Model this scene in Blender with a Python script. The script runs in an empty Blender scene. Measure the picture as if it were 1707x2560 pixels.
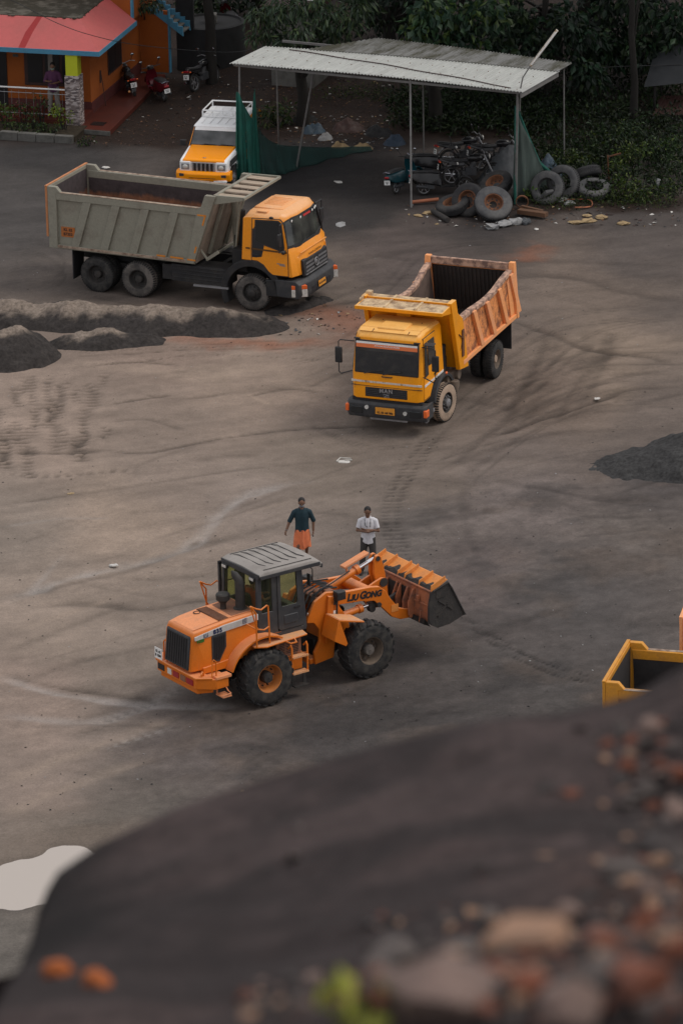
import bpy, bmesh, math, random
import numpy as np
from mathutils import Vector, Matrix
R = math.radians
PI = math.pi
scene = bpy.context.scene
COL = scene.collection

# ------------------------------------------------------------------ camera
CAM_H, PITCH, ROLL, FPX = 44.784, R(19.7747), -0.02, 13000.0   # FPX: focal length in pixels of the 1707x2560 frame
_c, _s = math.cos(PITCH), math.sin(PITCH)
_cr, _sr = math.cos(ROLL), math.sin(ROLL)
_fwd = Vector((0, _c, -_s)); _r0 = Vector((1, 0, 0)); _u0 = Vector((0, _s, _c))
_right = _r0 * _cr + _u0 * _sr
_up = _u0 * _cr - _r0 * _sr
cd = bpy.data.cameras.new('camera')
cam = bpy.data.objects.new('camera', cd)
COL.objects.link(cam)
cam.matrix_world = Matrix(((_right.x, _up.x, -_fwd.x, 0), (_right.y, _up.y, -_fwd.y, 0), (_right.z, _up.z, -_fwd.z, CAM_H), (0, 0, 0, 1)))
cd.sensor_fit = 'VERTICAL'; cd.sensor_height = 36.0; cd.sensor_width = 24.0
cd.lens = FPX / 2560 * 36
cd.clip_start = 0.5; cd.clip_end = 2000
cd.dof.use_dof = True; cd.dof.focus_distance = 128.0; cd.dof.aperture_fstop = 7.0
scene.camera = cam
scene.render.resolution_x = 682; scene.render.resolution_y = 1024

# ------------------------------------------------------------------ world, sun, exposure
SUN_EL, SUN_AZ = R(55), R(90)       # veiled sun to the right of the yard; azimuth from +y towards +x
w = bpy.data.worlds.new('World'); scene.world = w; w.use_nodes = True
nt = w.node_tree; nt.nodes.clear()
sky = nt.nodes.new('ShaderNodeTexSky'); sky.sky_type = 'NISHITA'; sky.sun_disc = False
sky.sun_elevation = SUN_EL; sky.sun_rotation = SUN_AZ
sky.air_density = 1.0; sky.dust_density = 4.0; sky.ozone_density = 1.0
hs = nt.nodes.new('ShaderNodeHueSaturation'); hs.inputs['Saturation'].default_value = 0.35
bg = nt.nodes.new('ShaderNodeBackground'); bg.inputs['Strength'].default_value = 0.10
wo = nt.nodes.new('ShaderNodeOutputWorld')
mx_ = nt.nodes.new('ShaderNodeMix'); mx_.data_type = 'RGBA'; mx_.inputs[0].default_value = .85; mx_.inputs[7].default_value = (9.0, 9.05, 9.4, 1)   # thin even cloud over the blue
nt.links.new(sky.outputs[0], hs.inputs['Color']); nt.links.new(hs.outputs[0], mx_.inputs[6]); nt.links.new(mx_.outputs[2], bg.inputs['Color']); nt.links.new(bg.outputs[0], wo.inputs['Surface'])
sl = bpy.data.lights.new('sun', 'SUN'); sl.energy = 1.3; sl.angle = R(20); sl.color = (1.0, 0.93, 0.84)
so = bpy.data.objects.new('sun', sl); COL.objects.link(so)
_sd = Vector((math.sin(SUN_AZ) * math.cos(SUN_EL), math.cos(SUN_AZ) * math.cos(SUN_EL), math.sin(SUN_EL)))
so.rotation_euler = _sd.to_track_quat('Z', 'Y').to_euler()
so.location = (0, 140, 90)
scene.view_settings.view_transform = 'Standard'; scene.view_settings.look = 'None'
scene.view_settings.exposure = -0.08; scene.view_settings.gamma = 1.0
scene.cycles.max_bounces = 6; scene.cycles.transparent_max_bounces = 12
scene.cycles.use_denoising = True

# ------------------------------------------------------------------ helpers
def ray(u, v):
    a = u * 1.08869 - 853.5; b = v * 1.08844 - 1280
    a, b = (_cr * a + _sr * b) / FPX, (-_sr * a + _cr * b) / FPX
    return Vector((a, _c - b * _s, -_s - b * _c))
def gp(u, v, z=0.0):
    """ground point (height z) seen at u,v of a 1568 x 2352 picture of the yard"""
    d = ray(u, v); t = (z - CAM_H) / d.z
    return Vector((d.x * t, d.y * t, z))
def hz(u, v, y):
    """point at depth y"""
    d = ray(u, v); t = y / d.y
    return Vector((d.x * t, y, CAM_H + d.z * t))
def to_px(X, Y, Z):
    z = Z - CAM_H
    d = Y * _c - z * _s; up = Y * _s + z * _c
    u = FPX * X / d; v = -FPX * up / d
    return (853.5 + _cr * u - _sr * v) / 1.08869, (1280 + _sr * u + _cr * v) / 1.08844

class MB:
    def __init__(s): s.v = []; s.f = []; s.m = []
    def add(s, vs, fs, m=0):
        o = len(s.v); s.v += [tuple(p) for p in vs]
        s.f += [tuple(i + o for i in f) for f in fs]; s.m += [m] * len(fs); return s
    def hexa(s, p, m=0):
        return s.add(p, [(0, 3, 2, 1), (4, 5, 6, 7), (0, 1, 5, 4), (1, 2, 6, 5), (2, 3, 7, 6), (3, 0, 4, 7)], m)
    def box(s, x0, x1, y0, y1, z0, z1, m=0):
        return s.hexa([(x0, y0, z0), (x1, y0, z0), (x1, y1, z0), (x0, y1, z0), (x0, y0, z1), (x1, y0, z1), (x1, y1, z1), (x0, y1, z1)], m)
    def beam(s, a, b, w, h, up=(0, 0, 1), m=0):
        a = Vector(a); b = Vector(b); d = (b - a).normalized(); up = Vector(up)
        x = d.cross(up)
        if x.length < 1e-4: x = d.cross(Vector((0, 1, 0)))
        x.normalize(); y = x.cross(d).normalized(); x = x * (w / 2); y = y * (h / 2)
        return s.hexa([a - x - y, a + x - y, a + x + y, a - x + y, b - x - y, b + x - y, b + x + y, b - x + y], m)
    def prism(s, poly, a, b, axis='y', m=0):
        def P(p, t):
            return {'y': (p[0], t, p[1]), 'x': (t, p[0], p[1]), 'z': (p[0], p[1], t)}[axis]
        n = len(poly)
        return s.add([P(p, a) for p in poly] + [P(p, b) for p in poly],
                     [tuple(range(n)), tuple(range(2 * n - 1, n - 1, -1))] + [(i, (i + 1) % n, n + (i + 1) % n, n + i) for i in range(n)], m)
    def loft(s, secs, m=0, caps=True, closed=True):
        n = len(secs[0]); k = len(secs); vs = [p for q in secs for p in q]; fs = []
        for i in range(k - 1):
            for j in range(n if closed else n - 1):
                j2 = (j + 1) % n
                fs.append((i * n + j, i * n + j2, (i + 1) * n + j2, (i + 1) * n + j))
        if caps and closed: fs += [tuple(range(n)), tuple(range(k * n - 1, (k - 1) * n - 1, -1))]
        return s.add(vs, fs, m)
    def tube(s, pts, r, n=8, m=0, caps=True):
        pts = [Vector(p) for p in pts]; k = len(pts)
        rs = r if isinstance(r, (list, tuple)) else [r] * k
        T = [(pts[min(i + 1, k - 1)] - pts[max(i - 1, 0)]).normalized() for i in range(k)]
        a = Vector((0, 0, 1)) if abs(T[0].z) < .9 else Vector((1, 0, 0))
        nx = T[0].cross(a).normalized(); secs = []
        for i in range(k):
            nx = (nx - T[i] * nx.dot(T[i])).normalized(); ny = T[i].cross(nx)
            secs.append([pts[i] + (nx * math.cos(2 * PI * j / n) + ny * math.sin(2 * PI * j / n)) * rs[i] for j in range(n)])
        return s.loft(secs, m, caps)
    def cyl(s, a, b, r, n=16, m=0): return s.tube([a, b], r, n, m)
    def lathe(s, prof, o=(0, 0, 0), ax='y', sg=1, n=28, m=0, caps=False):
        secs = []
        for r, h in prof:
            q = []
            for j in range(n):
                c, t = r * math.cos(2 * PI * j / n), r * math.sin(2 * PI * j / n); h2 = h * sg
                q.append({'y': (o[0] + c, o[1] + h2, o[2] + t), 'x': (o[0] + h2, o[1] + c, o[2] + t), 'z': (o[0] + c, o[1] + t, o[2] + h2)}[ax])
            secs.append(q)
        return s.loft(secs, m, caps)
    def ell(s, c, r, n=12, m=0, rot=None):
        c = Vector(c); secs = []; k = max(6, n // 2 + 2)
        if not isinstance(r, (tuple, list)): r = (r, r, r)
        for i in range(k + 1):
            a = -PI / 2 + PI * i / k; ca = max(math.cos(a), .02)
            q = []
            for j in range(n):
                p = Vector((r[0] * ca * math.cos(2 * PI * j / n), r[1] * ca * math.sin(2 * PI * j / n), r[2] * math.sin(a)))
                if rot is not None: p = rot @ p
                q.append(c + p)
            secs.append(q)
        return s.loft(secs, m)
    def build(s, name, mat=None, parent=None, bevel=0, seg=2, smooth=38, recalc=True, loc=None):
        me = bpy.data.meshes.new(name)
        me.from_pydata([tuple(p) for p in s.v], [], s.f)
        for mm in (mat if isinstance(mat, (list, tuple)) else [mat]): me.materials.append(mm)
        if any(s.m): me.polygons.foreach_set('material_index', s.m)
        if recalc:
            bm = bmesh.new(); bm.from_mesh(me); bmesh.ops.recalc_face_normals(bm, faces=bm.faces); bm.to_mesh(me); bm.free()
        if smooth:
            me.polygons.foreach_set('use_smooth', [True] * len(me.polygons)); me.set_sharp_from_angle(angle=R(smooth))
        o = bpy.data.objects.new(name, me); COL.objects.link(o)
        if parent is not None: o.parent = parent
        if loc is not None: o.location = loc
        if bevel:
            b = o.modifiers.new('bevel', 'BEVEL'); b.width = bevel; b.segments = seg; b.limit_method = 'ANGLE'; b.angle_limit = R(35)
        return o

def tag(o, label=None, cat=None, group=None, kind=None):
    if label: o['label'] = label
    if cat: o['category'] = cat
    if group: o['group'] = group
    if kind: o['kind'] = kind
    return o
def thing(name, label, cat, loc=(0, 0, 0), rz=0, group=None):
    o = bpy.data.objects.new(name, None); COL.objects.link(o); o.empty_display_size = .2
    o.location = loc; o.rotation_euler = (0, 0, rz)
    return tag(o, label, cat, group)
def copy_tree(o, parent=None):
    c = o.copy(); COL.objects.link(c)
    if parent is not None: c.parent = parent
    for ch in list(o.children): copy_tree(ch, c)
    return c

def text(body, mat, parent, origin, xdir, ydir, size, name='lettering', extrude=.004, align='CENTER', spacing=1.0, bold=0.0, shear=0.0):
    cu = bpy.data.curves.new(name, 'FONT'); cu.body = body; cu.size = size; cu.extrude = extrude
    cu.align_x = align; cu.align_y = 'CENTER'; cu.space_character = spacing; cu.offset = bold; cu.shear = shear
    cu.materials.append(mat)
    o = bpy.data.objects.new(name, cu); COL.objects.link(o); o.parent = parent
    x = Vector(xdir).normalized(); y = Vector(ydir); y = (y - x * y.dot(x)).normalized(); z = x.cross(y)
    o.matrix_local = Matrix(((x.x, y.x, z.x, origin[0]), (x.y, y.y, z.y, origin[1]), (x.z, y.z, z.z, origin[2]), (0, 0, 0, 1)))
    return o

# ------------------------------------------------------------------ materials
def _new(name):
    m = bpy.data.materials.new(name); m.use_nodes = True; n = m.node_tree
    return m, n, n.nodes['Principled BSDF']
def _noise(n, scale, detail=5, rough=.6, coord='Object', stretch=None):
    tc = n.nodes.new('ShaderNodeTexCoord'); mp = n.nodes.new('ShaderNodeMapping')
    n.links.new(tc.outputs[coord], mp.inputs['Vector'])
    if stretch: mp.inputs['Scale'].default_value = stretch
    t = n.nodes.new('ShaderNodeTexNoise'); t.inputs['Scale'].default_value = scale; t.inputs['Detail'].default_value = detail; t.inputs['Roughness'].default_value = rough
    n.links.new(mp.outputs[0], t.inputs['Vector']); return t
def _ramp(n, fac, stops):
    r = n.nodes.new('ShaderNodeValToRGB'); e = r.color_ramp.elements
    while len(e) < len(stops): e.new(.5)
    for el, (p, c) in zip(e, stops): el.position = p; el.color = (*c, 1) if len(c) == 3 else c
    n.links.new(fac, r.inputs[0]); return r
def _mix(n, a, b, fac, mode='MIX'):
    m = n.nodes.new('ShaderNodeMix'); m.data_type = 'RGBA'; m.blend_type = mode
    for sock, val in ((m.inputs[6], a), (m.inputs[7], b), (m.inputs[0], fac)):
        if isinstance(val, (int, float)): sock.default_value = val
        elif isinstance(val, tuple): sock.default_value = (*val, 1)
        else: n.links.new(val, sock)
    return m.outputs[2]
def G1(g): return (g, g, g)
def mat(name, col, dirt=None, amt=.6, scale=2.5, lo=.45, hi=.7, rough=.5, metal=0, bump=0, bscale=40, fine=.18, stretch=None, spec=.4):
    """worn surface: base colour, patches of a second colour, small speckle"""
    m, n, p = _new(name)
    c = col
    if dirt is not None:
        t = _noise(n, scale, 6, .65, stretch=stretch)
        r = _ramp(n, t.outputs[0], [(lo, (0, 0, 0)), (hi, (amt, amt, amt))])
        c = _mix(n, col, dirt, r.outputs[0])
    if fine:
        t2 = _noise(n, scale * 9, 4, .7)
        r2 = _ramp(n, t2.outputs[0], [(.25, G1(1 - fine)), (.75, G1(1 + fine * .6))])
        c = _mix(n, c, r2.outputs[0], 1.0, 'MULTIPLY')
    if isinstance(c, tuple): p.inputs['Base Color'].default_value = (*c, 1)
    else: n.links.new(c, p.inputs['Base Color'])
    p.inputs['Roughness'].default_value = rough; p.inputs['Metallic'].default_value = metal
    p.inputs['Specular IOR Level'].default_value = spec
    if bump:
        t3 = _noise(n, bscale, 5, .7); b = n.nodes.new('ShaderNodeBump'); b.inputs['Strength'].default_value = bump; b.inputs['Distance'].default_value = .02
        n.links.new(t3.outputs[0], b.inputs['Height']); n.links.new(b.outputs[0], p.inputs['Normal'])
    return m
def faded(name, col, top, dirt, dust=(.30, .24, .19), rough=.45, amt=.5, scale=1.8):
    """paint bleached and dusted on its upward faces, with stains and a dusty film that thickens in patches"""
    m, n, p = _new(name)
    t = _noise(n, scale, 6, .65); r = _ramp(n, t.outputs[0], [(.48, G1(0)), (.75, G1(amt))]); c = _mix(n, col, dirt, r.outputs[0])
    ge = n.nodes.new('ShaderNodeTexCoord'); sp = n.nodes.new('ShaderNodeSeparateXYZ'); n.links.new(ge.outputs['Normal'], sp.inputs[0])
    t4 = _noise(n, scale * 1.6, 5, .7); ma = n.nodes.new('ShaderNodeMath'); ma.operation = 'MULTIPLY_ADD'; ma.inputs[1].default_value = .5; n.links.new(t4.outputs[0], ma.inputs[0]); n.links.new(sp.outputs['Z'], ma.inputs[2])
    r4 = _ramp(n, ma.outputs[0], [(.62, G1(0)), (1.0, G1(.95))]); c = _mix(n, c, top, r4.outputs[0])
    t5 = _noise(n, scale * 5, 6, .75, stretch=(1, 1, .25)); r5 = _ramp(n, t5.outputs[0], [(.55, G1(0)), (.8, G1(.45))]); c = _mix(n, c, dust, r5.outputs[0])
    t2 = _noise(n, scale * 14, 4, .7); r2 = _ramp(n, t2.outputs[0], [(.25, G1(.90)), (.75, G1(1.06))]); c = _mix(n, c, r2.outputs[0], 1.0, 'MULTIPLY')
    n.links.new(c, p.inputs['Base Color']); p.inputs['Roughness'].default_value = rough; p.inputs['Specular IOR Level'].default_value = .3; return m
def glass(name, tint=(.5, .55, .35), tr=.6, rough=.04):
    m, n, p = _new(name)
    p.inputs['Base Color'].default_value = (*[x * .12 for x in tint], 1); p.inputs['Roughness'].default_value = rough
    t = n.nodes.new('ShaderNodeBsdfTransparent'); t.inputs['Color'].default_value = (*tint, 1)
    x = n.nodes.new('ShaderNodeMixShader'); x.inputs[0].default_value = tr
    o = n.nodes['Material Output']
    n.links.new(p.outputs[0], x.inputs[1]); n.links.new(t.outputs[0], x.inputs[2]); n.links.new(x.outputs[0], o.inputs['Surface'])
    return m
M = {}
M['post'] = mat('steel_post', (.17, .165, .16), (.07, .06, .055), rough=.6, scale=4)
M['black'] = mat('black_plastic', (.018, .018, .02), (.05, .045, .04), rough=.55, scale=4)
M['chassis'] = mat('chassis_black', (.014, .014, .015), (.05, .042, .034), rough=.7, scale=3)
M['bumper'] = mat('bumper_plastic', (.035, .036, .04), (.08, .075, .07), rough=.6, scale=5)
M['tyre'] = mat('tyre_rubber', (.016, .016, .017), (.075, .068, .06), amt=.75, rough=.85, scale=5, lo=.4, hi=.65)
M['tyre_dusty'] = mat('dusty_tyre', (.045, .042, .040), (.16, .14, .125), amt=.9, rough=.9, scale=3, lo=.35, hi=.6)
M['tyre_pale'] = mat('pale_dusty_tyre', (.42, .31, .23), (.20, .15, .11), amt=.8, rough=.9, scale=4, lo=.45, hi=.7)
M['tread'] = mat('tread_rubber', (.013, .013, .014), (.05, .046, .042), amt=.7, rough=.85, scale=6)
M['rim_dark'] = mat('dark_rim', (.03, .028, .027), (.07, .055, .045), rough=.7, scale=6)
M['rim_tan'] = mat('dusty_rim', (.16, .12, .09), (.05, .04, .035), rough=.75, scale=6)
M['rust'] = mat('rusty_iron', (.16, .065, .03), (.05, .028, .02), amt=.9, rough=.85, scale=4, bump=.3)
M['steel'] = mat('galvanised_steel', (.32, .32, .33), (.16, .15, .15), rough=.45, metal=.5, scale=6)
M['chrome'] = mat('polished_rod', (.75, .75, .76), None, rough=.12, metal=1, fine=0)
M['white'] = mat('white_paint', (.78, .77, .75), (.5, .46, .42), amt=.4, rough=.4)
M['dglass'] = mat('dark_window_glass', (.015, .018, .02), None, rough=.06, fine=0, spec=.6)
M['ind'] = mat('orange_lens', (.75, .14, .03), None, rough=.2, fine=.1)
M['clear'] = mat('clear_lens', (.62, .60, .56), (.3, .3, .3), rough=.12, scale=12)
M['red'] = mat('red_lens', (.30, .015, .02), None, rough=.2, fine=.1)
M['plate_y'] = mat('yellow_plate', (.72, .30, .03), (.5, .18, .03), rough=.5)
M['ink'] = mat('dark_lettering', (.02, .018, .02), None, rough=.6, fine=0)
M['mirror'] = mat('mirror_glass', (.55, .57, .6), None, rough=.05, metal=1, fine=0)
# ------------------------------------------------------------------ ground: one sheet to the horizon
def _lat(shape, seed):
    return np.random.default_rng(seed).random(shape)
def vnoise(x, y, seed=0):
    L = _lat((256, 256), seed)
    xi = np.floor(x).astype(int); yi = np.floor(y).astype(int); fx = x - xi; fy = y - yi
    fx = fx * fx * (3 - 2 * fx); fy = fy * fy * (3 - 2 * fy)
    a = L[xi % 256, yi % 256]; b = L[(xi + 1) % 256, yi % 256]; c = L[xi % 256, (yi + 1) % 256]; d = L[(xi + 1) % 256, (yi + 1) % 256]
    return (a * (1 - fx) + b * fx) * (1 - fy) + (c * (1 - fx) + d * fx) * fy
def fbm(x, y, sc, octv=5, seed=0, gain=.55):
    s = np.zeros_like(x); a = 1.0; t = 0
    for i in range(octv):
        s += a * vnoise(x * sc + 17.3 * i, y * sc + 9.1 * i, seed + i); t += a; a *= gain; sc *= 2.03
    return s / t
def sstep(a, b, x):
    t = np.clip((x - a) / (b - a), 0, 1); return t * t * (3 - 2 * t)
def catmull(P, n=14):
    P = [np.array(p, float) for p in P]; P = [2 * P[0] - P[1]] + P + [2 * P[-1] - P[-2]]; out = []
    for i in range(1, len(P) - 2):
        for t in np.linspace(0, 1, n, endpoint=False):
            a, b, c, d = P[i - 1:i + 3]
            out.append(.5 * ((2 * b) + (c - a) * t + (2 * a - 5 * b + 4 * c - d) * t * t + (3 * b - a - 3 * c + d) * t ** 3))
    out.append(P[-2]); return np.array(out)

xs = np.concatenate([-np.geomspace(900, 14.6, 22), np.arange(-14, 14.01, .075), np.geomspace(14.6, 900, 22)])
ys = np.concatenate([np.linspace(-900, 40, 16), np.linspace(55, 91, 10), np.arange(92, 186, .125), np.linspace(188, 230, 12), np.geomspace(240, 1600, 16)])
GX, GY = np.meshgrid(xs, ys)
NX, NY = len(xs), len(ys)
near = (np.abs(GX) < 14.3) & (GY > 91) & (GY < 187)
U, V = to_px(GX, GY, 0.0 * GX)
H = (fbm(GX, GY, .18, 4, 3) - .5) * .10 * near + (fbm(GX, GY, 1.3, 5, 8) - .5) * .035 * near
TAN = np.array((.275, .214, .167)); BRN = np.array((.118, .090, .073)); DRK = np.array((.046, .042, .041)); TOP = np.array((.033, .031, .031)); RED = np.array((.23, .090, .050)); WET = np.array((.40, .37, .35)); SOIL = np.array((.040, .025, .019))
A = np.tile(BRN, (NY, NX, 1))
warp = (fbm(GX, GY, .35, 5, 21) - .5)
wu, wv = U + warp * 240, V + (fbm(GX, GY, .3, 5, 31) - .5) * 190
def blend(mask, col):
    global A
    A = A * (1 - mask[..., None]) + np.array(col) * mask[..., None]
def blob(u, v, ru, rv, ang=0, soft=.6):
    a = R(ang); du, dv = wu - u, wv - v
    x = (du * math.cos(a) + dv * math.sin(a)) / ru; y = (-du * math.sin(a) + dv * math.cos(a)) / rv
    return 1 - sstep(1 - soft, 1 + soft, np.sqrt(x * x + y * y))
streak = fbm(GX * .35 + GY * .1, GY * 1.6 - GX * .5, 1.1, 5, 77)         # sweeping marks left by turning trucks
streak2 = fbm(GX * 1.5, GY * .35, 1.0, 5, 78)
# colour of the dirt where the yard was looked at closely (u, v, r, g, b); in between it mixes, with ragged borders
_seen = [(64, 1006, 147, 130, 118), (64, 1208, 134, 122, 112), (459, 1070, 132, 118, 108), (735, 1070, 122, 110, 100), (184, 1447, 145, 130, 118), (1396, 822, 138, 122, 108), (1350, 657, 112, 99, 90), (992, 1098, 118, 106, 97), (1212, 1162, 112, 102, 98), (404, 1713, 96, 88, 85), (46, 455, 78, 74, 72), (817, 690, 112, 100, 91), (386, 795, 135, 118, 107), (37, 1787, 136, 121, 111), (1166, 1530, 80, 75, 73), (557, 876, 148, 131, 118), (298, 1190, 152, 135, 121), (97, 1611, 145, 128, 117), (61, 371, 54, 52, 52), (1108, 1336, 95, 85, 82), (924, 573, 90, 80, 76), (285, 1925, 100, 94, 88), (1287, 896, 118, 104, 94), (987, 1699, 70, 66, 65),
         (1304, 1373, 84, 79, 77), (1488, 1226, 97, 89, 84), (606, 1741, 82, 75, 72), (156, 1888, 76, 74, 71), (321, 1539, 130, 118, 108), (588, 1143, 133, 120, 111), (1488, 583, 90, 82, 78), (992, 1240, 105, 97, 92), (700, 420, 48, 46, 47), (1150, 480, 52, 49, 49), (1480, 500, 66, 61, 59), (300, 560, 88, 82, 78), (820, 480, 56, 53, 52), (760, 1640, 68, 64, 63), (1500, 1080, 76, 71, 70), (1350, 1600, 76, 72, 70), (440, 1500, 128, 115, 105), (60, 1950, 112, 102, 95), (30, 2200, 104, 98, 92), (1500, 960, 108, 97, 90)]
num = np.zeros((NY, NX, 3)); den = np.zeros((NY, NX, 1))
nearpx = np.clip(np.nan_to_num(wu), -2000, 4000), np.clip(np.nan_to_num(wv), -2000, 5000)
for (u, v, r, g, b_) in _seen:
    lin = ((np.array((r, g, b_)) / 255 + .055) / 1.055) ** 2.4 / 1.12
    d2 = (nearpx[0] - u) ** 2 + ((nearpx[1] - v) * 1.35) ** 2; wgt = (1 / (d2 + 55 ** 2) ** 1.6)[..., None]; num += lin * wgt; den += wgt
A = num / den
gritty = fbm(GX, GY, 6, 3, 14); slagm = sstep(-70, 150, U - np.interp(V, [980, 1100, 1200, 1300, 1400, 1500, 1560, 1640, 1720, 1800, 1900, 2000], [1300, 1080, 960, 905, 880, 800, 660, 450, 300, 130, 20, 60]) + warp * 420) * sstep(960, 1180, V) * (V < 2300)
blend(slagm * sstep(.50, .68, fbm(GX, GY, .45, 5, 41)) * .5, BRN * .85)
blend(slagm * sstep(.55, .70, fbm(GX, GY, .55, 5, 42)) * .45, DRK * .9)
A *= (1 + slagm * (gritty - .5) * .5)[..., None]
blend(blob(745, 725, 80, 42, 10, .9) * .65, RED)
blend(blob(560, 775, 120, 12, 2, .9) * .6, RED * 1.15)
blend(blob(640, 790, 60, 12, 2, .9) * .45, RED)
blend(blob(1215, 607, 60, 10, 2, .9) * .55, RED)
blend(blob(430, 860, 260, 14, 3, .9) * .35, TAN * 1.2)
# dirt and garden soil behind the hard standing
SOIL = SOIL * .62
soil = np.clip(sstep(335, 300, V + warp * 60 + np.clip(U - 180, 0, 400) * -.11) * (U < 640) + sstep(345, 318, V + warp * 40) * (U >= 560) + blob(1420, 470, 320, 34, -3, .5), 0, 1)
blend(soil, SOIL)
speck = fbm(GX, GY, 3.2, 4, 55)
patch = fbm(GX * .6, GY * .9, .8, 5, 99)
A *= (0.58 + .50 * streak + .34 * patch)[..., None]
A *= (0.86 + .28 * speck)[..., None]
WETM = np.zeros((NY, NX))
def track(pts, width, depth=.015, dark=.35, col=None, camt=.6, tread=None, soft=1.0, ragged=.5, edge=0):
    """a rut or tyre print: darker (or wet) line pressed into the ground along the given points"""
    global A, H
    P = catmull([gp(*p)[:2] for p in pts])
    lo = P.min(0) - width * 2; hi = P.max(0) + width * 2
    ix = np.where((xs > lo[0]) & (xs < hi[0]))[0]; iy = np.where((ys > lo[1]) & (ys < hi[1]))[0]
    if len(ix) == 0 or len(iy) == 0: return
    sl_ = (slice(iy[0], iy[-1] + 1), slice(ix[0], ix[-1] + 1))
    X, Y = GX[sl_], GY[sl_]; best = np.full(X.shape, 1e9); arc = np.zeros(X.shape); s0 = 0
    n1 = (fbm(X, Y, 1.1, 4, 91) - .5) * width * ragged * 2
    for a, b in zip(P[:-1], P[1:]):
        d = b - a; L = math.hypot(*d) + 1e-9; t = np.clip(((X - a[0]) * d[0] + (Y - a[1]) * d[1]) / L / L, 0, 1)
        q = np.hypot(X - a[0] - t * d[0], Y - a[1] - t * d[1]); m = q < best
        best = np.where(m, q, best); arc = np.where(m, s0 + t * L, arc); s0 += L
    d = np.abs(best + n1) / width
    fade = np.clip(np.minimum(arc, s0 - arc) / (.12 * s0 + .01), 0, 1)
    k = np.exp(-d ** 2 * 2.2) * fade * (.35 + 1.0 * fbm(X, Y, .9, 4, 12))
    if tread: k = k * (np.sin(arc * 2 * PI / tread + np.sign(n1) * 0) > -.1)
    k = np.clip(k, 0, 1)
    H[sl_] += -depth * k + edge * np.exp(-(d - 1.6) ** 2 * 3) * fade
    if col is None: A[sl_] *= (1 - dark * k)[..., None]
    else: A[sl_] = A[sl_] * (1 - camt * k[..., None]) + np.array(col) * (camt * k[..., None])
    return k
T = track
T([(1568, 885), (1440, 893), (1380, 915), (1240, 962), (1120, 1005)], .16, .05, .5, edge=.01)
T([(1160, 735), (1270, 770), (1330, 797), (1440, 815), (1500, 822), (1545, 838)], .2, .05, .5, edge=.01)
T([(1180, 628), (1330, 640), (1420, 668), (1568, 690)], .3, .03, .35)
T([(820, 585), (1000, 600), (1300, 600), (1568, 610)], .25, .02, .25)
for o in (-14, 12):
    T([(1010 + o, 985), (965 + o, 1040), (930 + o, 1095), (902 + o, 1160), (903 + o, 1225), (935 + o, 1300)], .17, .03, .5, tread=.22)
T([(1075, 1110), (1060, 1160), (1075, 1230), (1100, 1290)], .2, .015, .25)
T([(1568, 1180), (1400, 1190), (1280, 1180)], .15, .02, .25); T([(1300, 1235), (1420, 1225), (1500, 1215)], .1, .02, .25)
T([(0, 1385), (150, 1330), (280, 1300), (400, 1268), (470, 1225), (530, 1160), (620, 1122), (740, 1100)], .24, .05, col=WET * .9, camt=.55, ragged=.9)
T([(0, 1372), (150, 1340), (280, 1310), (420, 1262), (560, 1225), (700, 1190)], .30, .04, .35, ragged=.9)
T([(60, 1370), (130, 1290), (150, 1270)], .16, .03, col=WET * .8, camt=.4, ragged=.9)
T([(60, 1395), (200, 1385), (330, 1400), (430, 1385), (520, 1370)], .2, .04, .45, ragged=.9)
T([(280, 1330), (420, 1325), (540, 1310)], .25, .03, .3, ragged=.9)
T([(0, 1548), (100, 1585), (250, 1606), (400, 1618), (560, 1622)], .22, .05, col=WET * 1.0, camt=.65, ragged=.8)
T([(0, 1540), (100, 1570), (250, 1592), (400, 1605)], .14, .05, .45, ragged=.8)
T([(0, 1640), (170, 1655), (300, 1632), (420, 1572)], .25, .03, col=WET * .8, camt=.4, ragged=.8)
T([(150, 1700), (280, 1640), (350, 1610), (450, 1565)], .22, .03, .3, tread=.3)
T([(240, 1720), (320, 1690), (400, 1668)], .25, .03, col=WET * .75, camt=.4, tread=.3)
T([(0, 1800), (200, 1720), (420, 1640)], .35, .02, col=TAN * 1.25, camt=.35)
T([(0, 1700), (200, 1650), (400, 1560)], .3, .02, .2)
T([(0, 1880), (150, 1810), (360, 1740)], .35, .02, col=TAN * 1.2, camt=.35)
for o in (0, 17):
    T([(1058, 1412 + o * .6), (1150, 1472 + o), (1250, 1522 + o), (1385, 1558 + o)], .13, .035, .55, tread=.16)
T([(230, 1032), (340, 1040), (500, 1008), (700, 985), (900, 978)], .10, .04, .55)
T([(250, 930), (330, 916), (400, 905)], .09, .04, .55); T([(320, 905), (420, 915), (520, 905)], .10, .03, .35)
T([(560, 912), (660, 895), (740, 902)], .09, .03, .45); T([(570, 905), (620, 930)], .1, .02, col=TAN * 1.4, camt=.5)
T([(260, 968), (340, 962), (430, 990)], .10, .03, .35); T([(700, 893), (800, 855), (960, 842)], .12, .03, .35)
T([(40, 1035), (120, 1040), (240, 1035)], .13, .05, .6); T([(0, 1085), (120, 1095), (260, 1082), (330, 1085)], .16, .03, .4, tread=.3)
T([(0, 1160), (300, 1120), (540, 1080), (760, 1060)], .10, .02, .3); T([(0, 1210), (150, 1190), (260, 1190)], .1, .02, col=WET * .7, camt=.35)
for i, o in enumerate((0, 9, 18, 38)):
    T([(150, 800 + o), (320, 792 + o), (450, 790 + o * .6), (640, 783 + o), (780, 790 + o)], .07, .025, .45, tread=.14 if i % 2 else None)
T([(180, 845), (300, 830), (420, 838)], .1, .03, .5)
rnd = random.Random(5)
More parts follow.
